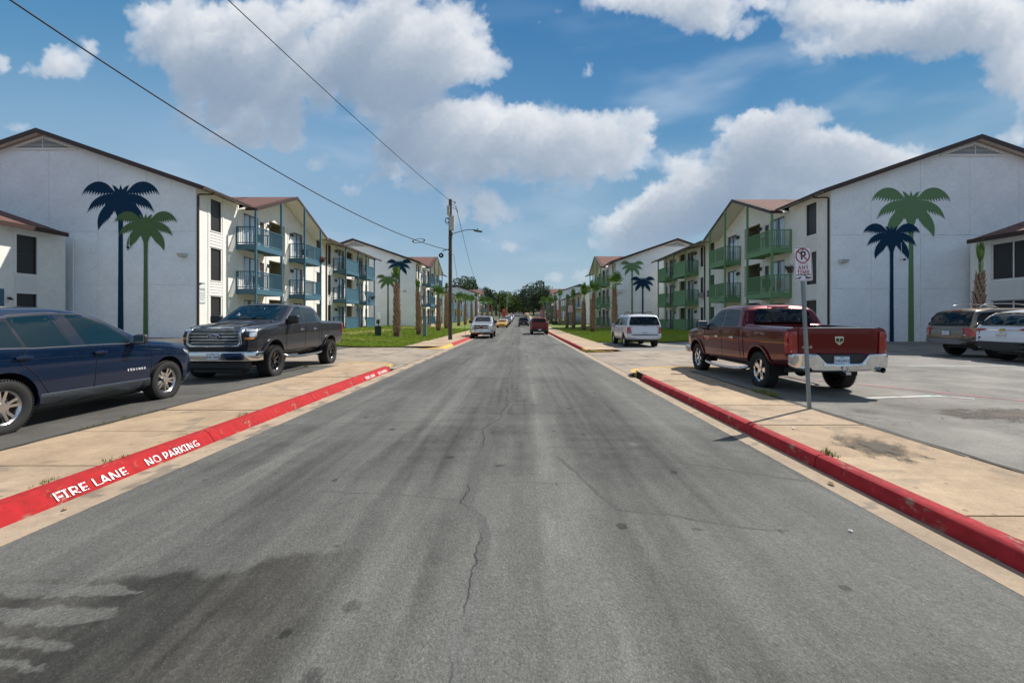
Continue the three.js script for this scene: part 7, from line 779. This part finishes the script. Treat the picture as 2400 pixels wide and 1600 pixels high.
// ---------------------------------------------------------------- palms, trees
const barkM = std(0.13, 0.07, 0.042, 0.95), bootM = std(0.36, 0.225, 0.15, 0.95, { side: THREE.DoubleSide }), frondM = [phys(0.10, 0.19, 0.03, 0.6, { side: THREE.DoubleSide }), phys(0.14, 0.24, 0.035, 0.6, { side: THREE.DoubleSide }), phys(0.075, 0.15, 0.03, 0.6, { side: THREE.DoubleSide })];
function palm(x, d, ht, tuft, spread, seed, label, r0 = 0.25, group = 'palms on the lawns', y = null) {
  const Q = rng(seed * 97 + 5), lean = (Q() - 0.5) * 0.25, ly = y ?? lawnY(x, d) - 0.02, T = thing('palm_tree', label, 'palm tree', [x, ly, -d], Q() * 6.28, group), ax = (f) => lean * f * f;
  const P = []; for (let i = 0; i <= 10; i++) { const f = i / 10; P.push([r0 * 0.9 * (1.12 - 0.12 * f - 0.42 * f * f) * (i === 0 ? 1.15 : 1), f * ht]); }
  const g = new THREE.LatheGeometry(P.map((p) => new THREE.Vector2(p[0] * 0.86, p[1])), 14), gp = g.attributes.position; for (let i = 0; i < gp.count; i++) gp.setX(i, gp.getX(i) + ax(gp.getY(i) / ht)); g.computeVertexNormals(); part('trunk', g, barkM, T);
  const bs = [], rows = Math.round(ht / 0.19); for (let k = 2; k < rows; k++) for (let j = 0; j < 7; j++) { const f = (k + Q() * 0.3) / rows, r = r0 * 0.9 * (1.12 - 0.12 * f - 0.42 * f * f) * 0.86, a = (j + (k % 2) * 0.5 + (Q() - 0.5) * 0.2) / 7 * 6.2832 + k * 0.12, w = r * 0.36, L = 0.26 + 0.14 * Q(), o = 0.06 + 0.08 * Q() + (f > 0.8 && spread > 0.15 ? 0.04 : spread < 0.15 ? -0.03 : 0), b = hexa([[-w, 0, 0], [w, 0, 0], [w * 0.9, 0, 0.025], [-w * 0.9, 0, 0.025], [-w * 0.55, L, o], [w * 0.45, L * (0.85 + 0.3 * Q()), o], [w * 0.4, L, o + 0.02], [-w * 0.5, L, o + 0.02]]); b.translate(0, 0, r - 0.012); b.rotateY(a); b.translate(ax(f), f * ht, 0); bs.push(b); }
  const bm = part('boots', bs, bootM, T); bm.userData.kind = 'stuff';
  const ls = [], n = spread > 0.6 ? 20 : spread < 0.15 ? 9 : 14; for (let i = 0; i < n; i++) {
    const a = i * 2.39996 + Q(), tilt = spread * (0.05 + 1.15 * (i / n) ** 1.3) * (0.7 + 0.5 * Q()), L = tuft * (0.95 + 0.5 * Q()) * (1 - 0.25 * (i / n)), pet = L * 0.5, fan = L * 0.6, gs = [];
    const pt = (s) => [0, Math.cos(tilt * (0.4 + 0.6 * s / L)) * s, Math.sin(tilt * (0.4 + 0.6 * s / L)) * s + 0.05]; const p0 = pt(0), p1 = pt(pet); gs.push(hexa([[-0.018, p0[1], p0[2]], [0.018, p0[1], p0[2]], [0.018, p0[1], p0[2] + 0.015], [-0.018, p0[1], p0[2] + 0.015], [-0.012, p1[1], p1[2]], [0.012, p1[1], p1[2]], [0.012, p1[1], p1[2] + 0.012], [-0.012, p1[1], p1[2] + 0.012]]));
    const nb = 11, pos = [], fa = spread > 0.6 ? 1.0 : spread < 0.15 ? 0.16 : 0.45; for (let b = 0; b < nb; b++) { const q = (b / (nb - 1) - 0.5) * 2 * fa, l = fan * (1 - 0.35 * Math.abs(q) / fa) * (0.85 + 0.3 * Q()), w = 0.022 * fan / 0.6, dir = [Math.sin(q), Math.cos(q)], drp = 0.25 * l * spread; const up = [0, Math.cos(tilt), Math.sin(tilt)], sd = [1, 0, 0]; const at = (u, v, dz) => [sd[0] * u, p1[1] + up[1] * v - dz, p1[2] + up[2] * v]; const m = at(dir[0] * l * 0.55 + dir[1] * w, dir[1] * l * 0.55 - dir[0] * w, 0), m2 = at(dir[0] * l * 0.55 - dir[1] * w, dir[1] * l * 0.55 + dir[0] * w, 0.0), e = at(dir[0] * l, dir[1] * l, drp), c = at(0, 0, 0); pos.push(...c, ...m, ...m2, ...m, ...e, ...m2); }
    const fg = new THREE.BufferGeometry(); fg.setAttribute('position', new THREE.Float32BufferAttribute(pos, 3)); fg.computeVertexNormals(); gs.push(fg); const c = cat(gs); c.rotateY(a); c.translate(ax(1), ht - 0.1, 0); ls.push(c); }
  if (spread > 0.6) ls.forEach((l, i) => part('frond', l, frondM[i % 3], T)); else { ls.forEach((l, i) => part('frond', l, frondM[i % 3], T)); }
  return T;
}
palm(-9.95, 37.3, 4.3, 1.35, 0.35, 1, 'palm with a slim tied top, first on the left lawn before the painted green palm', 0.29); palm(-9.3, 42.5, 3.95, 1.1, 0.2, 2, 'palm with a bare spear top, second on the left lawn', 0.27); palm(-9.7, 55, 3.75, 1.75, 1.0, 3, 'palm with a full bushy crown, third on the left lawn', 0.30); palm(-10.2, 64, 5.2, 1.1, 0.3, 4, 'tall slim palm partly behind the utility pole', 0.33); palm(-10.6, 80, 4.0, 1.9, 1.15, 5, 'bushy palm just right of the utility pole', 0.30); palm(-10.4, 88, 4.0, 2.0, 0.7, 6, 'leaning palm after the bushy one on the left lawn', 0.30); palm(-10.3, 99, 4.2, 1.9, 1.0, 7, 'bright green palm before the distant left wing', 0.3); palm(-10.2, 108, 5.6, 1.4, 0.5, 8, 'tall thin palm before the distant left wing', 0.32); palm(-10.1, 124, 4.2, 2.4, 1.0, 9, 'bright bushy palm before the farthest left building', 0.32);
palm(9.9, 48, 4.55, 1.75, 1.0, 11, 'palm with a full crown behind the white boxy wagon', 0.32); palm(8.25, 52, 4.25, 1.5, 0.95, 12, 'palm with drooping crown at the front of the right lawn', 0.28); palm(8.05, 58, 3.7, 1.9, 0.6, 13, 'palm with an upright crown, third on the right lawn', 0.32); palm(7.7, 66, 4.2, 1.4, 0.5, 14, 'palm with a dark narrow crown behind the far parking sign', 0.30); palm(7.3, 71, 3.9, 1.2, 0.25, 15, 'slim palm with a spear top behind the far parking sign', 0.28); palm(7.9, 90, 5.0, 1.7, 0.5, 16, 'tall palm beyond the distant parking sign', 0.32); palm(7.7, 98, 4.4, 1.5, 0.4, 17, 'slender palm next to the tall one on the right lawn', 0.3);
palm(22.3, 22.4, 3.5, 1.45, 0.10, 20, 'stumpy palm with a spear top beside the low right wing', 0.25, undefined, 0.3);
{ const Q = rng(33); for (const [s, ds] of [[-1, [136, 148, 162]], [1, [116, 136, 158]]]) ds.forEach((d, i) => palm(s * (s < 0 ? 9.6 : 7.4) + Q() - 0.5, d, 3.8 + Q() * 1.2, 2.2, 0.6 + 0.5 * Q(), 40 + i + (s > 0 ? 10 : 0), `small distant palm, ${['first', 'second', 'third', 'fourth', 'fifth'][i]} of the far row on the ${s < 0 ? 'left' : 'right'} lawn`, 0.3, 'distant palms')); }

function tree(x, d, h, w, seed, label, col, y) {
  const Q = rng(seed), T = thing('shade_tree', label, 'tree', [x, y ?? landY(x, d), -d]), th = h * 0.34; part('trunk', [cyl(0.45, 0.3, th, 0, th / 2, 0, 'y', 10), tube([[0, th * 0.8, 0], [w * 0.15, th * 1.3, 0.3], [w * 0.28, h * 0.7, 0.4]], 0.16, 6), tube([[0, th * 0.8, 0], [-w * 0.14, th * 1.3, -0.3], [-w * 0.25, h * 0.68, -0.5]], 0.16, 6), tube([[0, th * 0.9, 0], [0.2, h * 0.6, 0.4], [0, h * 0.85, 0]], 0.15, 6)], std(0.07, 0.055, 0.04, 0.95), T);
  const cl = []; for (let i = 0; i < 40; i++) { const a = Q() * 6.28, r = Math.sqrt(Q()) * w * 0.46, yy = h * (0.24 + 0.68 * Q() * (1 - 0.5 * (r / (w * 0.5)) ** 2)); cl.push([Math.cos(a) * r, yy, Math.sin(a) * r * 0.8, w * (0.10 + 0.10 * Q())]); }
  const pos = [], cols = []; for (let i = 0; i < 9000; i++) { const c = cl[(Q() * cl.length) | 0], a = Q() * 6.28, u = Q() * 2 - 1, rr = c[3] * Math.cbrt(0.35 + 0.65 * Q()), s = Math.sqrt(1 - u * u), px = c[0] + Math.cos(a) * s * rr, py = c[1] + u * rr * 0.8, pz = c[2] + Math.sin(a) * s * rr, z = 0.16 + 0.22 * Q(); const A = V(Q() - 0.5, Q() - 0.5, Q() - 0.5).normalize(), B = V(Q() - 0.5, Q() - 0.5, Q() - 0.5).cross(A).normalize(); const k = 0.65 + 0.7 * Q(); for (const [p, q] of [[-1, -0.5], [1, -0.5], [0, 1]]) { pos.push(px + (A.x * p + B.x * q) * z, py + (A.y * p + B.y * q) * z, pz + (A.z * p + B.z * q) * z); cols.push(col[0] * k, col[1] * k, col[2] * k); } }
  const g = new THREE.BufferGeometry(); g.setAttribute('position', new THREE.Float32BufferAttribute(pos, 3)); g.setAttribute('color', new THREE.Float32BufferAttribute(cols, 3)); g.computeVertexNormals(); const m = part('crown', g, new THREE.MeshStandardMaterial({ vertexColors: true, roughness: 0.8, side: THREE.DoubleSide }), T); return T;
}
const G0 = [0.05, 0.085, 0.028], G1 = [0.105, 0.17, 0.03], G2 = [0.05, 0.082, 0.034];
tree(-10.5, 205, 11.5, 13, 201, 'bright green round tree at the far end, left of the street', G1); tree(-3.2, 225, 12, 13, 202, 'second bright green tree at the far end beside the dark one', G1); tree(6.5, 215, 17, 17, 203, 'large dark tree at the far end right of the street', G2); tree(-15.5, 195, 12, 12, 204, 'dark tree behind the farthest left building', G2); tree(-24, 200, 18, 14, 205, 'tree top showing over the ridge of the farthest left building', [0.06, 0.10, 0.03]); tree(15, 235, 13, 16, 206, 'dark tree behind the large one at the far right', G2); tree(1.5, 275, 10, 15, 207, 'low tree closing the end of the street', G2); tree(-12, 270, 11, 16, 208, 'pale tree at the far end behind the bright pair', G1); tree(13, 285, 12, 18, 209, 'tree mass far behind on the right', G2); for (const [x, d, h, w, l] of [[-8, 300, 9, 22, 'low dark tree line at the end, left piece'], [5, 310, 9, 22, 'low dark tree line at the end, middle piece'], [19, 300, 10, 22, 'low dark tree line at the end, right piece'], [-6.5, 240, 8, 12, 'low green tree between the bright pair at the far end'], [2.2, 250, 7, 10, 'low green tree closing the gap beside the dark one']]) tree(x, d, h, w, 300 + x, l, l.includes('green') ? G0 : G2);
tree(-22, 260, 13, 16, 210, 'tree mass far behind on the left', G2);
{ const Q = rng(5), gs = []; for (let k = 0; k < 9; k++) { const x = 5.8 + Q() * 2.2, d = 96 + k * 3.5 + Q(), s = 0.5 + Q() * 0.6; for (let i = 0; i < 120; i++) { const g = new THREE.PlaneGeometry(0.22, 0.16); g.rotateX(Q() * 6); g.rotateY(Q() * 6); g.translate(x + (Q() - 0.5) * s * 2, landY(x, d) + Q() * s, -d + (Q() - 0.5) * s * 2); gs.push(g); } } const m = part('shrubs', gs, std(0.07, 0.11, 0.03, 0.8, { side: THREE.DoubleSide }), scene); m.userData = { label: 'low shrubs along the right lawn beyond the palms', kind: 'stuff' }; }
// a house with grey walls beyond the far right trees
{ const h = thing('house', 'grey far house half hidden behind the dark tree', 'house', [15.5, landY(15, 190), -196]); part('wall', box(-4, 8, -1, 6.5, -8, 0), std(0.25, 0.28, 0.34, 0.8), h); const rf = part('roof', [hexa([[-4.6, 6.4, 0.5], [8.6, 6.4, 0.5], [5, 9, -4], [-1, 9, -4], [-4.6, 6.2, 0.5], [8.6, 6.2, 0.5], [5, 8.8, -4], [-1, 8.8, -4]]), hexa([[-4.6, 6.4, -8.5], [8.6, 6.4, -8.5], [5, 9, -4.02], [-1, 9, -4.02], [-4.6, 6.2, -8.5], [8.6, 6.2, -8.5], [5, 8.8, -4.02], [-1, 8.8, -4.02]])], std(0.10, 0.11, 0.14, 0.9), h); for (const [x, y] of [[-2.5, 3.6], [0.5, 3.6], [4, 3.6], [-2.5, 0.6], [4, 0.6]]) part('window', box(x, x + 1.3, y, y + 1.6, 0.003, 0.05), darkM, h); }

// ---------------------------------------------------------------- utility poles, wires, lamp
const woodT = tex(128, 512, (u, v, o) => { const n = 0.5 * wrapN(u, v, 8, 401) + 0.5 * h2((u * 64) | 0, (v * 9) | 0), k = 0.6 + 0.7 * n; o[0] = 0.105 * k; o[1] = 0.082 * k; o[2] = 0.055 * k; }), woodM = new THREE.MeshStandardMaterial({ map: rep(woodT, 2, 3), roughness: 0.95 }), wireM = std(0.015, 0.015, 0.017, 0.7), steelM = std(0.16, 0.17, 0.18, 0.5, { metalness: 0.5 });
const PX = -5.08, PD = 33.7, PY = 0.15, ptop = 10.42;
{
  const T = thing('utility_pole', 'wooden utility pole with grey boxes and street lamp arm on the left pavement', 'utility pole', [PX, PY, -PD]); const H = ptop - PY; part('pole', cyl(0.155, 0.115, H + 0.4, 0, H / 2 - 0.2, 0, 'y', 18), woodM, T);
  const y = (px) => 1.65 + (748 - px) * PD / 1080 - PY; part('equipment_box', rbox(-0.2, 0.0, y(505), y(484), 0.12, 0.36, 0.03), std(0.42, 0.40, 0.36, 0.6), T); part('equipment_box', rbox(-0.02, 0.33, y(541), y(508), 0.12, 0.42, 0.02), std(0.46, 0.44, 0.38, 0.6), T);
  part('cable_coil', [0, 1, 2].map((i) => { const g = new THREE.TorusGeometry(0.16 + i * 0.02, 0.014, 6, 24); g.rotateY(0.7); g.translate(-0.2, y(516) - i * 0.05, 0.12); return g; }), wireM, T); part('conduit', tube([[0.05, y(541), 0.17], [0.02, y(580), 0.18], [0.03, y(640), 0.17], [0.03, 0.0, 0.17]], 0.025, 6, 20), wireM, T);
  const arm = part('lamp_arm', tube([[0.1, y(548), 0], [0.6, y(543.5), 0.02], [1.1, y(539.5), 0.05], [1.55, y(538.5), 0.08], [1.85, y(540), 0.1]], 0.03, 8, 24), steelM, T); part('arm_bracket', rbox(0.1, 0.17, y(553), y(544), -0.06, 0.06, 0.01), steelM, arm);
  const head = part('lamp_head', hexa([[1.72, y(538.5), -0.06], [2.36, y(542.5), -0.04], [2.36, y(542.5), 0.24], [1.72, y(538.5), 0.26], [1.72, y(541.5), -0.06], [2.3, y(544.5), 0.0], [2.3, y(544.5), 0.2], [1.72, y(541.5), 0.26]]), std(0.05, 0.06, 0.035, 0.5), T); part('lens', hexa([[1.85, y(542) - 0.01, 0], [2.25, y(544.2) - 0.01, 0.02], [2.25, y(544.2) - 0.01, 0.18], [1.85, y(542) - 0.01, 0.2], [1.85, y(543.4), 0], [2.25, y(545.2), 0.02], [2.25, y(545.2), 0.18], [1.85, y(543.4), 0.2]]), std(0.25, 0.26, 0.22, 0.25), head); part('photocell', cyl(0.04, 0.04, 0.08, 2.0, y(540) + 0.08, 0.1, 'y', 10), darkM, head);
  part('insulator', [tube([[0.1, y(471), 0], [0.2, y(471.5), 0], [0.3, y(474), 0]], 0.02), tube([[0.12, y(487), 0], [0.3, y(488), 0], [0.52, y(493), 0.05]], 0.018), tube([[0.1, y(477), 0], [0.35, y(484), 0.05], [0.5, y(493), 0.05]], 0.014), cyl(0.04, 0.05, 0.12, 0.34, y(475), 0, 'y', 8), cyl(0.04, 0.05, 0.1, 0.52, y(495), 0.05, 'y', 8)], wireM, T); part('bolt_band', [y(557), y(520), y(595)].map((q) => cyl(0.165, 0.163, 0.05, 0, q, 0, 'y', 16)), steelM, T);
}
function wire(label, a, b, sag, r, extra = [], name = 'overhead_wire') { const P = []; for (let i = 0; i <= 40; i++) { const f = i / 40; P.push(V(lerp(a[0], b[0], f), lerp(a[1], b[1], f) - sag * 4 * f * (1 - f), -lerp(a[2], b[2], f))); } const m = part(name, [new THREE.TubeGeometry(new THREE.CatmullRomCurve3(P), 120, r, 6), ...extra], wireM, scene); tag(m, label, 'wire'); return m; }
{ // the lower cable with its loop and splice drum
  const loop = new THREE.TorusGeometry(0.30, 0.035, 8, 28); loop.scale(1.25, 0.42, 1); loop.rotateZ(0.12); loop.translate(-6.41, 6.62, -29.2); const c = [[-0.05, 6.65], [0, 0]];
  wire('thick overhead cable from the pole over the left lawn with a coiled loop', [PX - 0.12, 6.72, PD], [-15.2, 13.4, -4], 2.2, 0.024, [tube([[PX - 0.1, 6.75, -PD + 0.1], [PX - 0.5, 6.6, -PD + 0.4]], 0.03)], 'overhead_cable'); const l = part('cable_loop', loop, wireM, scene); tag(l, 'dark oval cable loop tied on the thick overhead cable', 'cable loop');
  const dr = thing('splice_drum', 'small black cable drum hanging beside the utility pole', 'cable drum', [PX - 0.62, 6.28, -PD + 0.3]); const tor = new THREE.TorusGeometry(0.13, 0.05, 8, 20); part('coil', [tor, (() => { const g = new THREE.TorusGeometry(0.09, 0.04, 8, 16); g.translate(0, 0, 0.05); return g; })()], wireM, dr); part('tie', tube([[0, 0.12, 0], [0.02, 0.3, 0]], 0.012), wireM, dr);
}
wire('thin overhead wire from the pole top up and out of frame on the left', [PX, ptop - 0.12, PD], [-9.6, 11.0, 1.5], 0.35, 0.016); wire('faint wire from the pole top down the street towards the far roofs', [PX + 0.4, 9.95, PD], [-13.4, 12.4, 149], 1.2, 0.02); wire('slim guy wire beside the utility pole', [PX + 0.25, 6.4, PD], [PX + 0.9, 0.2, PD + 2.2], 0.0, 0.012);
for (const [px, py, by, d, l] of [[1170.6, 681, 741, 172, 'distant dark utility pole before the bright trees'], [1188, 688, 741, 180, 'distant slim lamp post before the bright trees']]) { const x = (px - 1218) * d / 1080, yy = 1.65 + (748 - py) * d / 1080, T = thing('street_pole', l, 'pole', [x, landY(x, d), -d]), H = yy - landY(x, d); part('pole', cyl(0.2, 0.13, H, 0, H / 2, 0, 'y', 10), l.includes('lamp') ? std(0.3, 0.3, 0.3) : woodM, T); part(l.includes('lamp') ? 'lamp_head' : 'crossarm', l.includes('lamp') ? box(-1.5, 0.1, H - 0.25, H, -0.15, 0.15) : box(-0.1, 0.5, H - 1.2, H - 1.0, -0.1, 0.1), l.includes('lamp') ? std(0.3, 0.3, 0.3) : woodM, T); }

// ---------------------------------------------------------------- signs and street furniture
{
  const face = canvasTex(512, 928, (c, w, h) => { // circle-slash P, ANY TIME, tow pictogram
    c.fillStyle = '#dfdbe3'; c.fillRect(0, 0, w, h); const rr = (x, y, a, b, r) => { c.beginPath(); c.moveTo(x + r, y); c.arcTo(x + a, y, x + a, y + b, r); c.arcTo(x + a, y + b, x, y + b, r); c.arcTo(x, y + b, x, y, r); c.arcTo(x, y, x + a, y, r); c.closePath(); };
    c.strokeStyle = '#20303a'; c.lineWidth = 11; rr(16, 16, w - 32, 738, 44); c.stroke(); rr(16, 768, w - 32, 144, 40); c.stroke(); c.fillStyle = '#10161f'; c.font = 'bold 330px sans-serif'; c.textAlign = 'center'; c.textBaseline = 'middle'; c.fillText('P', w / 2 + 14, 232);
    c.strokeStyle = '#8a1020'; c.lineWidth = 36; c.beginPath(); c.arc(w / 2, 236, 190, 0, 7); c.stroke(); c.beginPath(); c.moveTo(w / 2 - 134, 102); c.lineTo(w / 2 + 134, 370); c.stroke();
    c.fillStyle = '#e9d8dc'; c.font = 'bold 22px sans-serif'; const s = 'NO PARKING'; for (let i = 0; i < s.length; i++) { c.save(); c.translate(w / 2, 236); c.rotate(0.62 - i * 0.138); c.fillText(s[i], 0, 190); c.restore(); }
    c.fillStyle = '#6b2630'; c.font = 'bold 30px sans-serif'; c.fillText('THIS SIDE OF SIGN', w / 2, 462, 330); c.fillStyle = '#861322'; c.font = 'bold 150px sans-serif'; c.fillText('ANY', w / 2, 562, 330); c.fillText('TIME', w / 2, 690, 370);
    c.fillStyle = '#141a1e'; c.beginPath(); c.moveTo(34, 842); c.lineTo(120, 824); c.lineTo(165, 802); c.lineTo(195, 826); c.lineTo(215, 834); c.lineTo(150, 846); c.lineTo(34, 872); c.fill(); c.beginPath(); c.moveTo(300, 870); c.lineTo(304, 826); c.lineTo(330, 818); c.lineTo(250, 776); c.lineTo(300, 774); c.lineTo(366, 816); c.lineTo(470, 830); c.lineTo(478, 864); c.fill(); for (const x of [126, 384]) { c.beginPath(); c.arc(x, 866, 23, 0, 7); c.fillStyle = '#141a1e'; c.fill(); c.beginPath(); c.arc(x, 866, 11, 0, 7); c.fillStyle = '#dfdbe3'; c.fill(); } });
  const T = thing('parking_sign', 'leaning no parking sign reading ANY TIME on a perforated steel post', 'sign', [4.86, 0.14, -7.72]); T.rotation.set(0.0, 0, 0.052);
  const post = new THREE.Group(); post.name = 'post'; const H = 2.72, side = (rot) => { const s = rrect(-0.024, 0.024, 0, H, 0.001); for (let y = 0.03; y < H - 0.02; y += 0.0381) { const p = new THREE.Path(); p.absarc(0, y, 0.0068, 0, 6.283, true); s.holes.push(p); } const g = new THREE.ExtrudeGeometry(s, { depth: 0.003, bevelEnabled: false, curveSegments: 4 }); g.translate(0, 0, 0.021); g.rotateY(rot); return g; };
  part('post', [0, 1, 2, 3].map((i) => side(i * Math.PI / 2)), std(0.24, 0.27, 0.29, 0.45, { metalness: 0.6 }), T);
  const pl2 = new THREE.ExtrudeGeometry(rrect(-0.152, 0.152, -0.285, 0.285, 0.035), { depth: 0.003, bevelEnabled: false }); pl2.translate(0, H - 0.285, 0.028); part('sign_plate', pl2, std(0.6, 0.6, 0.62, 0.5), T); const fg = new THREE.ShapeGeometry(rrect(-0.150, 0.150, -0.283, 0.283, 0.034), 6), u = fg.attributes.uv, p = fg.attributes.position; for (let i = 0; i < p.count; i++) u.setXY(i, p.getX(i) / 0.30 + 0.5, p.getY(i) / 0.566 + 0.5); fg.translate(0, H - 0.285, 0.0325); part('sign_face', fg, new THREE.MeshStandardMaterial({ map: face, roughness: 0.45 }), T); part('bolt', [cyl(0.012, 0.012, 0.01, 0, H - 0.05, 0.036, 'z', 8)], steelM, T);
}
{ const x = 6.6, d = 60, T = thing('parking_sign', 'small red and white no parking sign on the right lawn among the palms', 'sign', [x, lawnY(x, d), -d]), t = canvasTex(96, 144, (c, w, h) => { c.fillStyle = '#e6d5d8'; c.fillRect(0, 0, w, h); c.strokeStyle = '#b03040'; c.lineWidth = 12; c.beginPath(); c.arc(w / 2, 48, 32, 0, 7); c.stroke(); c.fillStyle = '#9a2030'; c.font = 'bold 30px sans-serif'; c.textAlign = 'center'; c.fillText('ANY', w / 2, 112); c.fillText('TIME', w / 2, 138, 84); }); part('post', box(-0.03, 0.03, 0, 2.9, -0.03, 0.03), steelM, T); part('sign_plate', box(-0.28, 0.28, 2.35, 3.2, 0.035, 0.045), std(0.6, 0.55, 0.56), T); const f = part('sign_face', new THREE.PlaneGeometry(0.55, 0.83), new THREE.MeshStandardMaterial({ map: t, roughness: 0.5 }), T); f.position.set(0, 2.775, 0.05); }
{ const x = -11.3, d = 36.8, T = thing('waste_station', 'dark green pet waste bin with small white sign on the left lawn', 'litter bin', [x, lawnY(x, d), -d]), gm = std(0.012, 0.035, 0.03, 0.5); part('post', box(-0.03, 0.03, 0, 1.85, -0.03, 0.03), gm, T); part('bin', [cyl(0.24, 0.26, 0.7, 0, 0.4, 0.12, 'y', 18), cyl(0.27, 0.2, 0.07, 0, 0.79, 0.12, 'y', 18)], gm, T); part('dispenser', rbox(-0.12, 0.12, 1.0, 1.3, 0.03, 0.16, 0.02), gm, T); const s = part('sign_plate', rbox(-0.16, 0.16, 1.38, 1.85, 0.032, 0.045, 0.01), std(0.55, 0.6, 0.58), T); s.rotation.y = 0.9; }
{ const x = -7.7, d = 37.4, T = thing('utility_pedestal', 'slim grey green telephone pedestal beside the pole on the left lawn', 'pedestal', [x, lawnY(x, d), -d]), m = std(0.13, 0.19, 0.19, 0.5); part('cabinet', rbox(-0.15, 0.15, 0.12, 1.72, -0.12, 0.12, 0.025), m, T); part('cap', rbox(-0.17, 0.17, 1.70, 1.76, -0.14, 0.14, 0.02), m, T); part('leg', box(-0.14, -0.1, -0.1, 0.13, -0.04, 0.04), m, T); part('leg', box(0.1, 0.14, -0.1, 0.13, -0.04, 0.04), m, T); }
{ const x = -6.15, d = 178, T = thing('red_kiosk', 'small red kiosk far down the street on the left', 'kiosk', [x, landY(x, d), -d]); part('cabinet', rbox(-0.55, 0.75, 0, 3.4, -0.5, 0.5, 0.05), std(0.5, 0.05, 0.03, 0.5), T); part('top_panel', box(-0.4, 0.6, 2.5, 3.1, 0.503, 0.53), std(0.6, 0.2, 0.15, 0.5), T); }
for (const [px, d, l] of [[1243, 150, 'pink and white feather flag far down the right lawn, left one'], [1276, 128, 'pink and white feather flag far down the right lawn, right one']]) { const x = (px - 1218) * d / 1080 + 3.2, T = thing('feather_flag', l, 'flag', [x, landY(x, d), -d]); part('pole', cyl(0.04, 0.03, 3.4, 0, 1.7, 0, 'y', 6), steelM, T); part('flag_cloth', new THREE.ExtrudeGeometry(rpoly([[0.04, 0.8], [0.75, 0.9], [0.85, 3.0], [0.04, 3.4]], 0.2), { depth: 0.02, bevelEnabled: false }), std(0.55, 0.22, 0.26, 0.8), T); }
{ const x = (1305 - 1218) * 92 / 1080, d = 92, T = thing('lamp_post', 'black lamp post with a round globe on the right lawn', 'lamp post', [x - 0.9, landY(x, d), -d]); part('post', cyl(0.07, 0.05, 3.9, 0, 1.95, 0, 'y', 8), blackM, T); const g = new THREE.SphereGeometry(0.2, 12, 8); g.translate(0, 4.05, 0); part('globe', g, std(0.7, 0.7, 0.68, 0.4), T); }
// mulch rings at the feet of the palms
{ const m = std(0.075, 0.04, 0.025, 0.95); for (const [x, d, l] of [[-9.95, 37.3, 'first palm of the left lawn'], [-9.3, 42.5, 'second palm of the left lawn'], [-9.7, 55, 'third palm of the left lawn'], [8.25, 52, 'palm at the front of the right lawn'], [8.05, 58, 'third palm of the right lawn']]) { const g = new THREE.CircleGeometry(0.75, 28), p = g.attributes.position, Q = rng(d | 0); for (let i = 0; i < p.count; i++) { const k = i ? 0.85 + 0.3 * Q() : 1, xx = x + p.getX(i) * k, dd = d + p.getY(i) * k; p.setXYZ(i, xx, lawnY(xx, dd) + 0.012, -dd); } g.setAttribute('normal', new THREE.BufferAttribute(new Float32Array(p.count * 3).map((_, i) => (i % 3 === 1 ? 1 : 0)), 3)); struct('mulch_ring', g, m, 'brown mulch ring round the ' + l); } }

renderer.render(scene, camera);
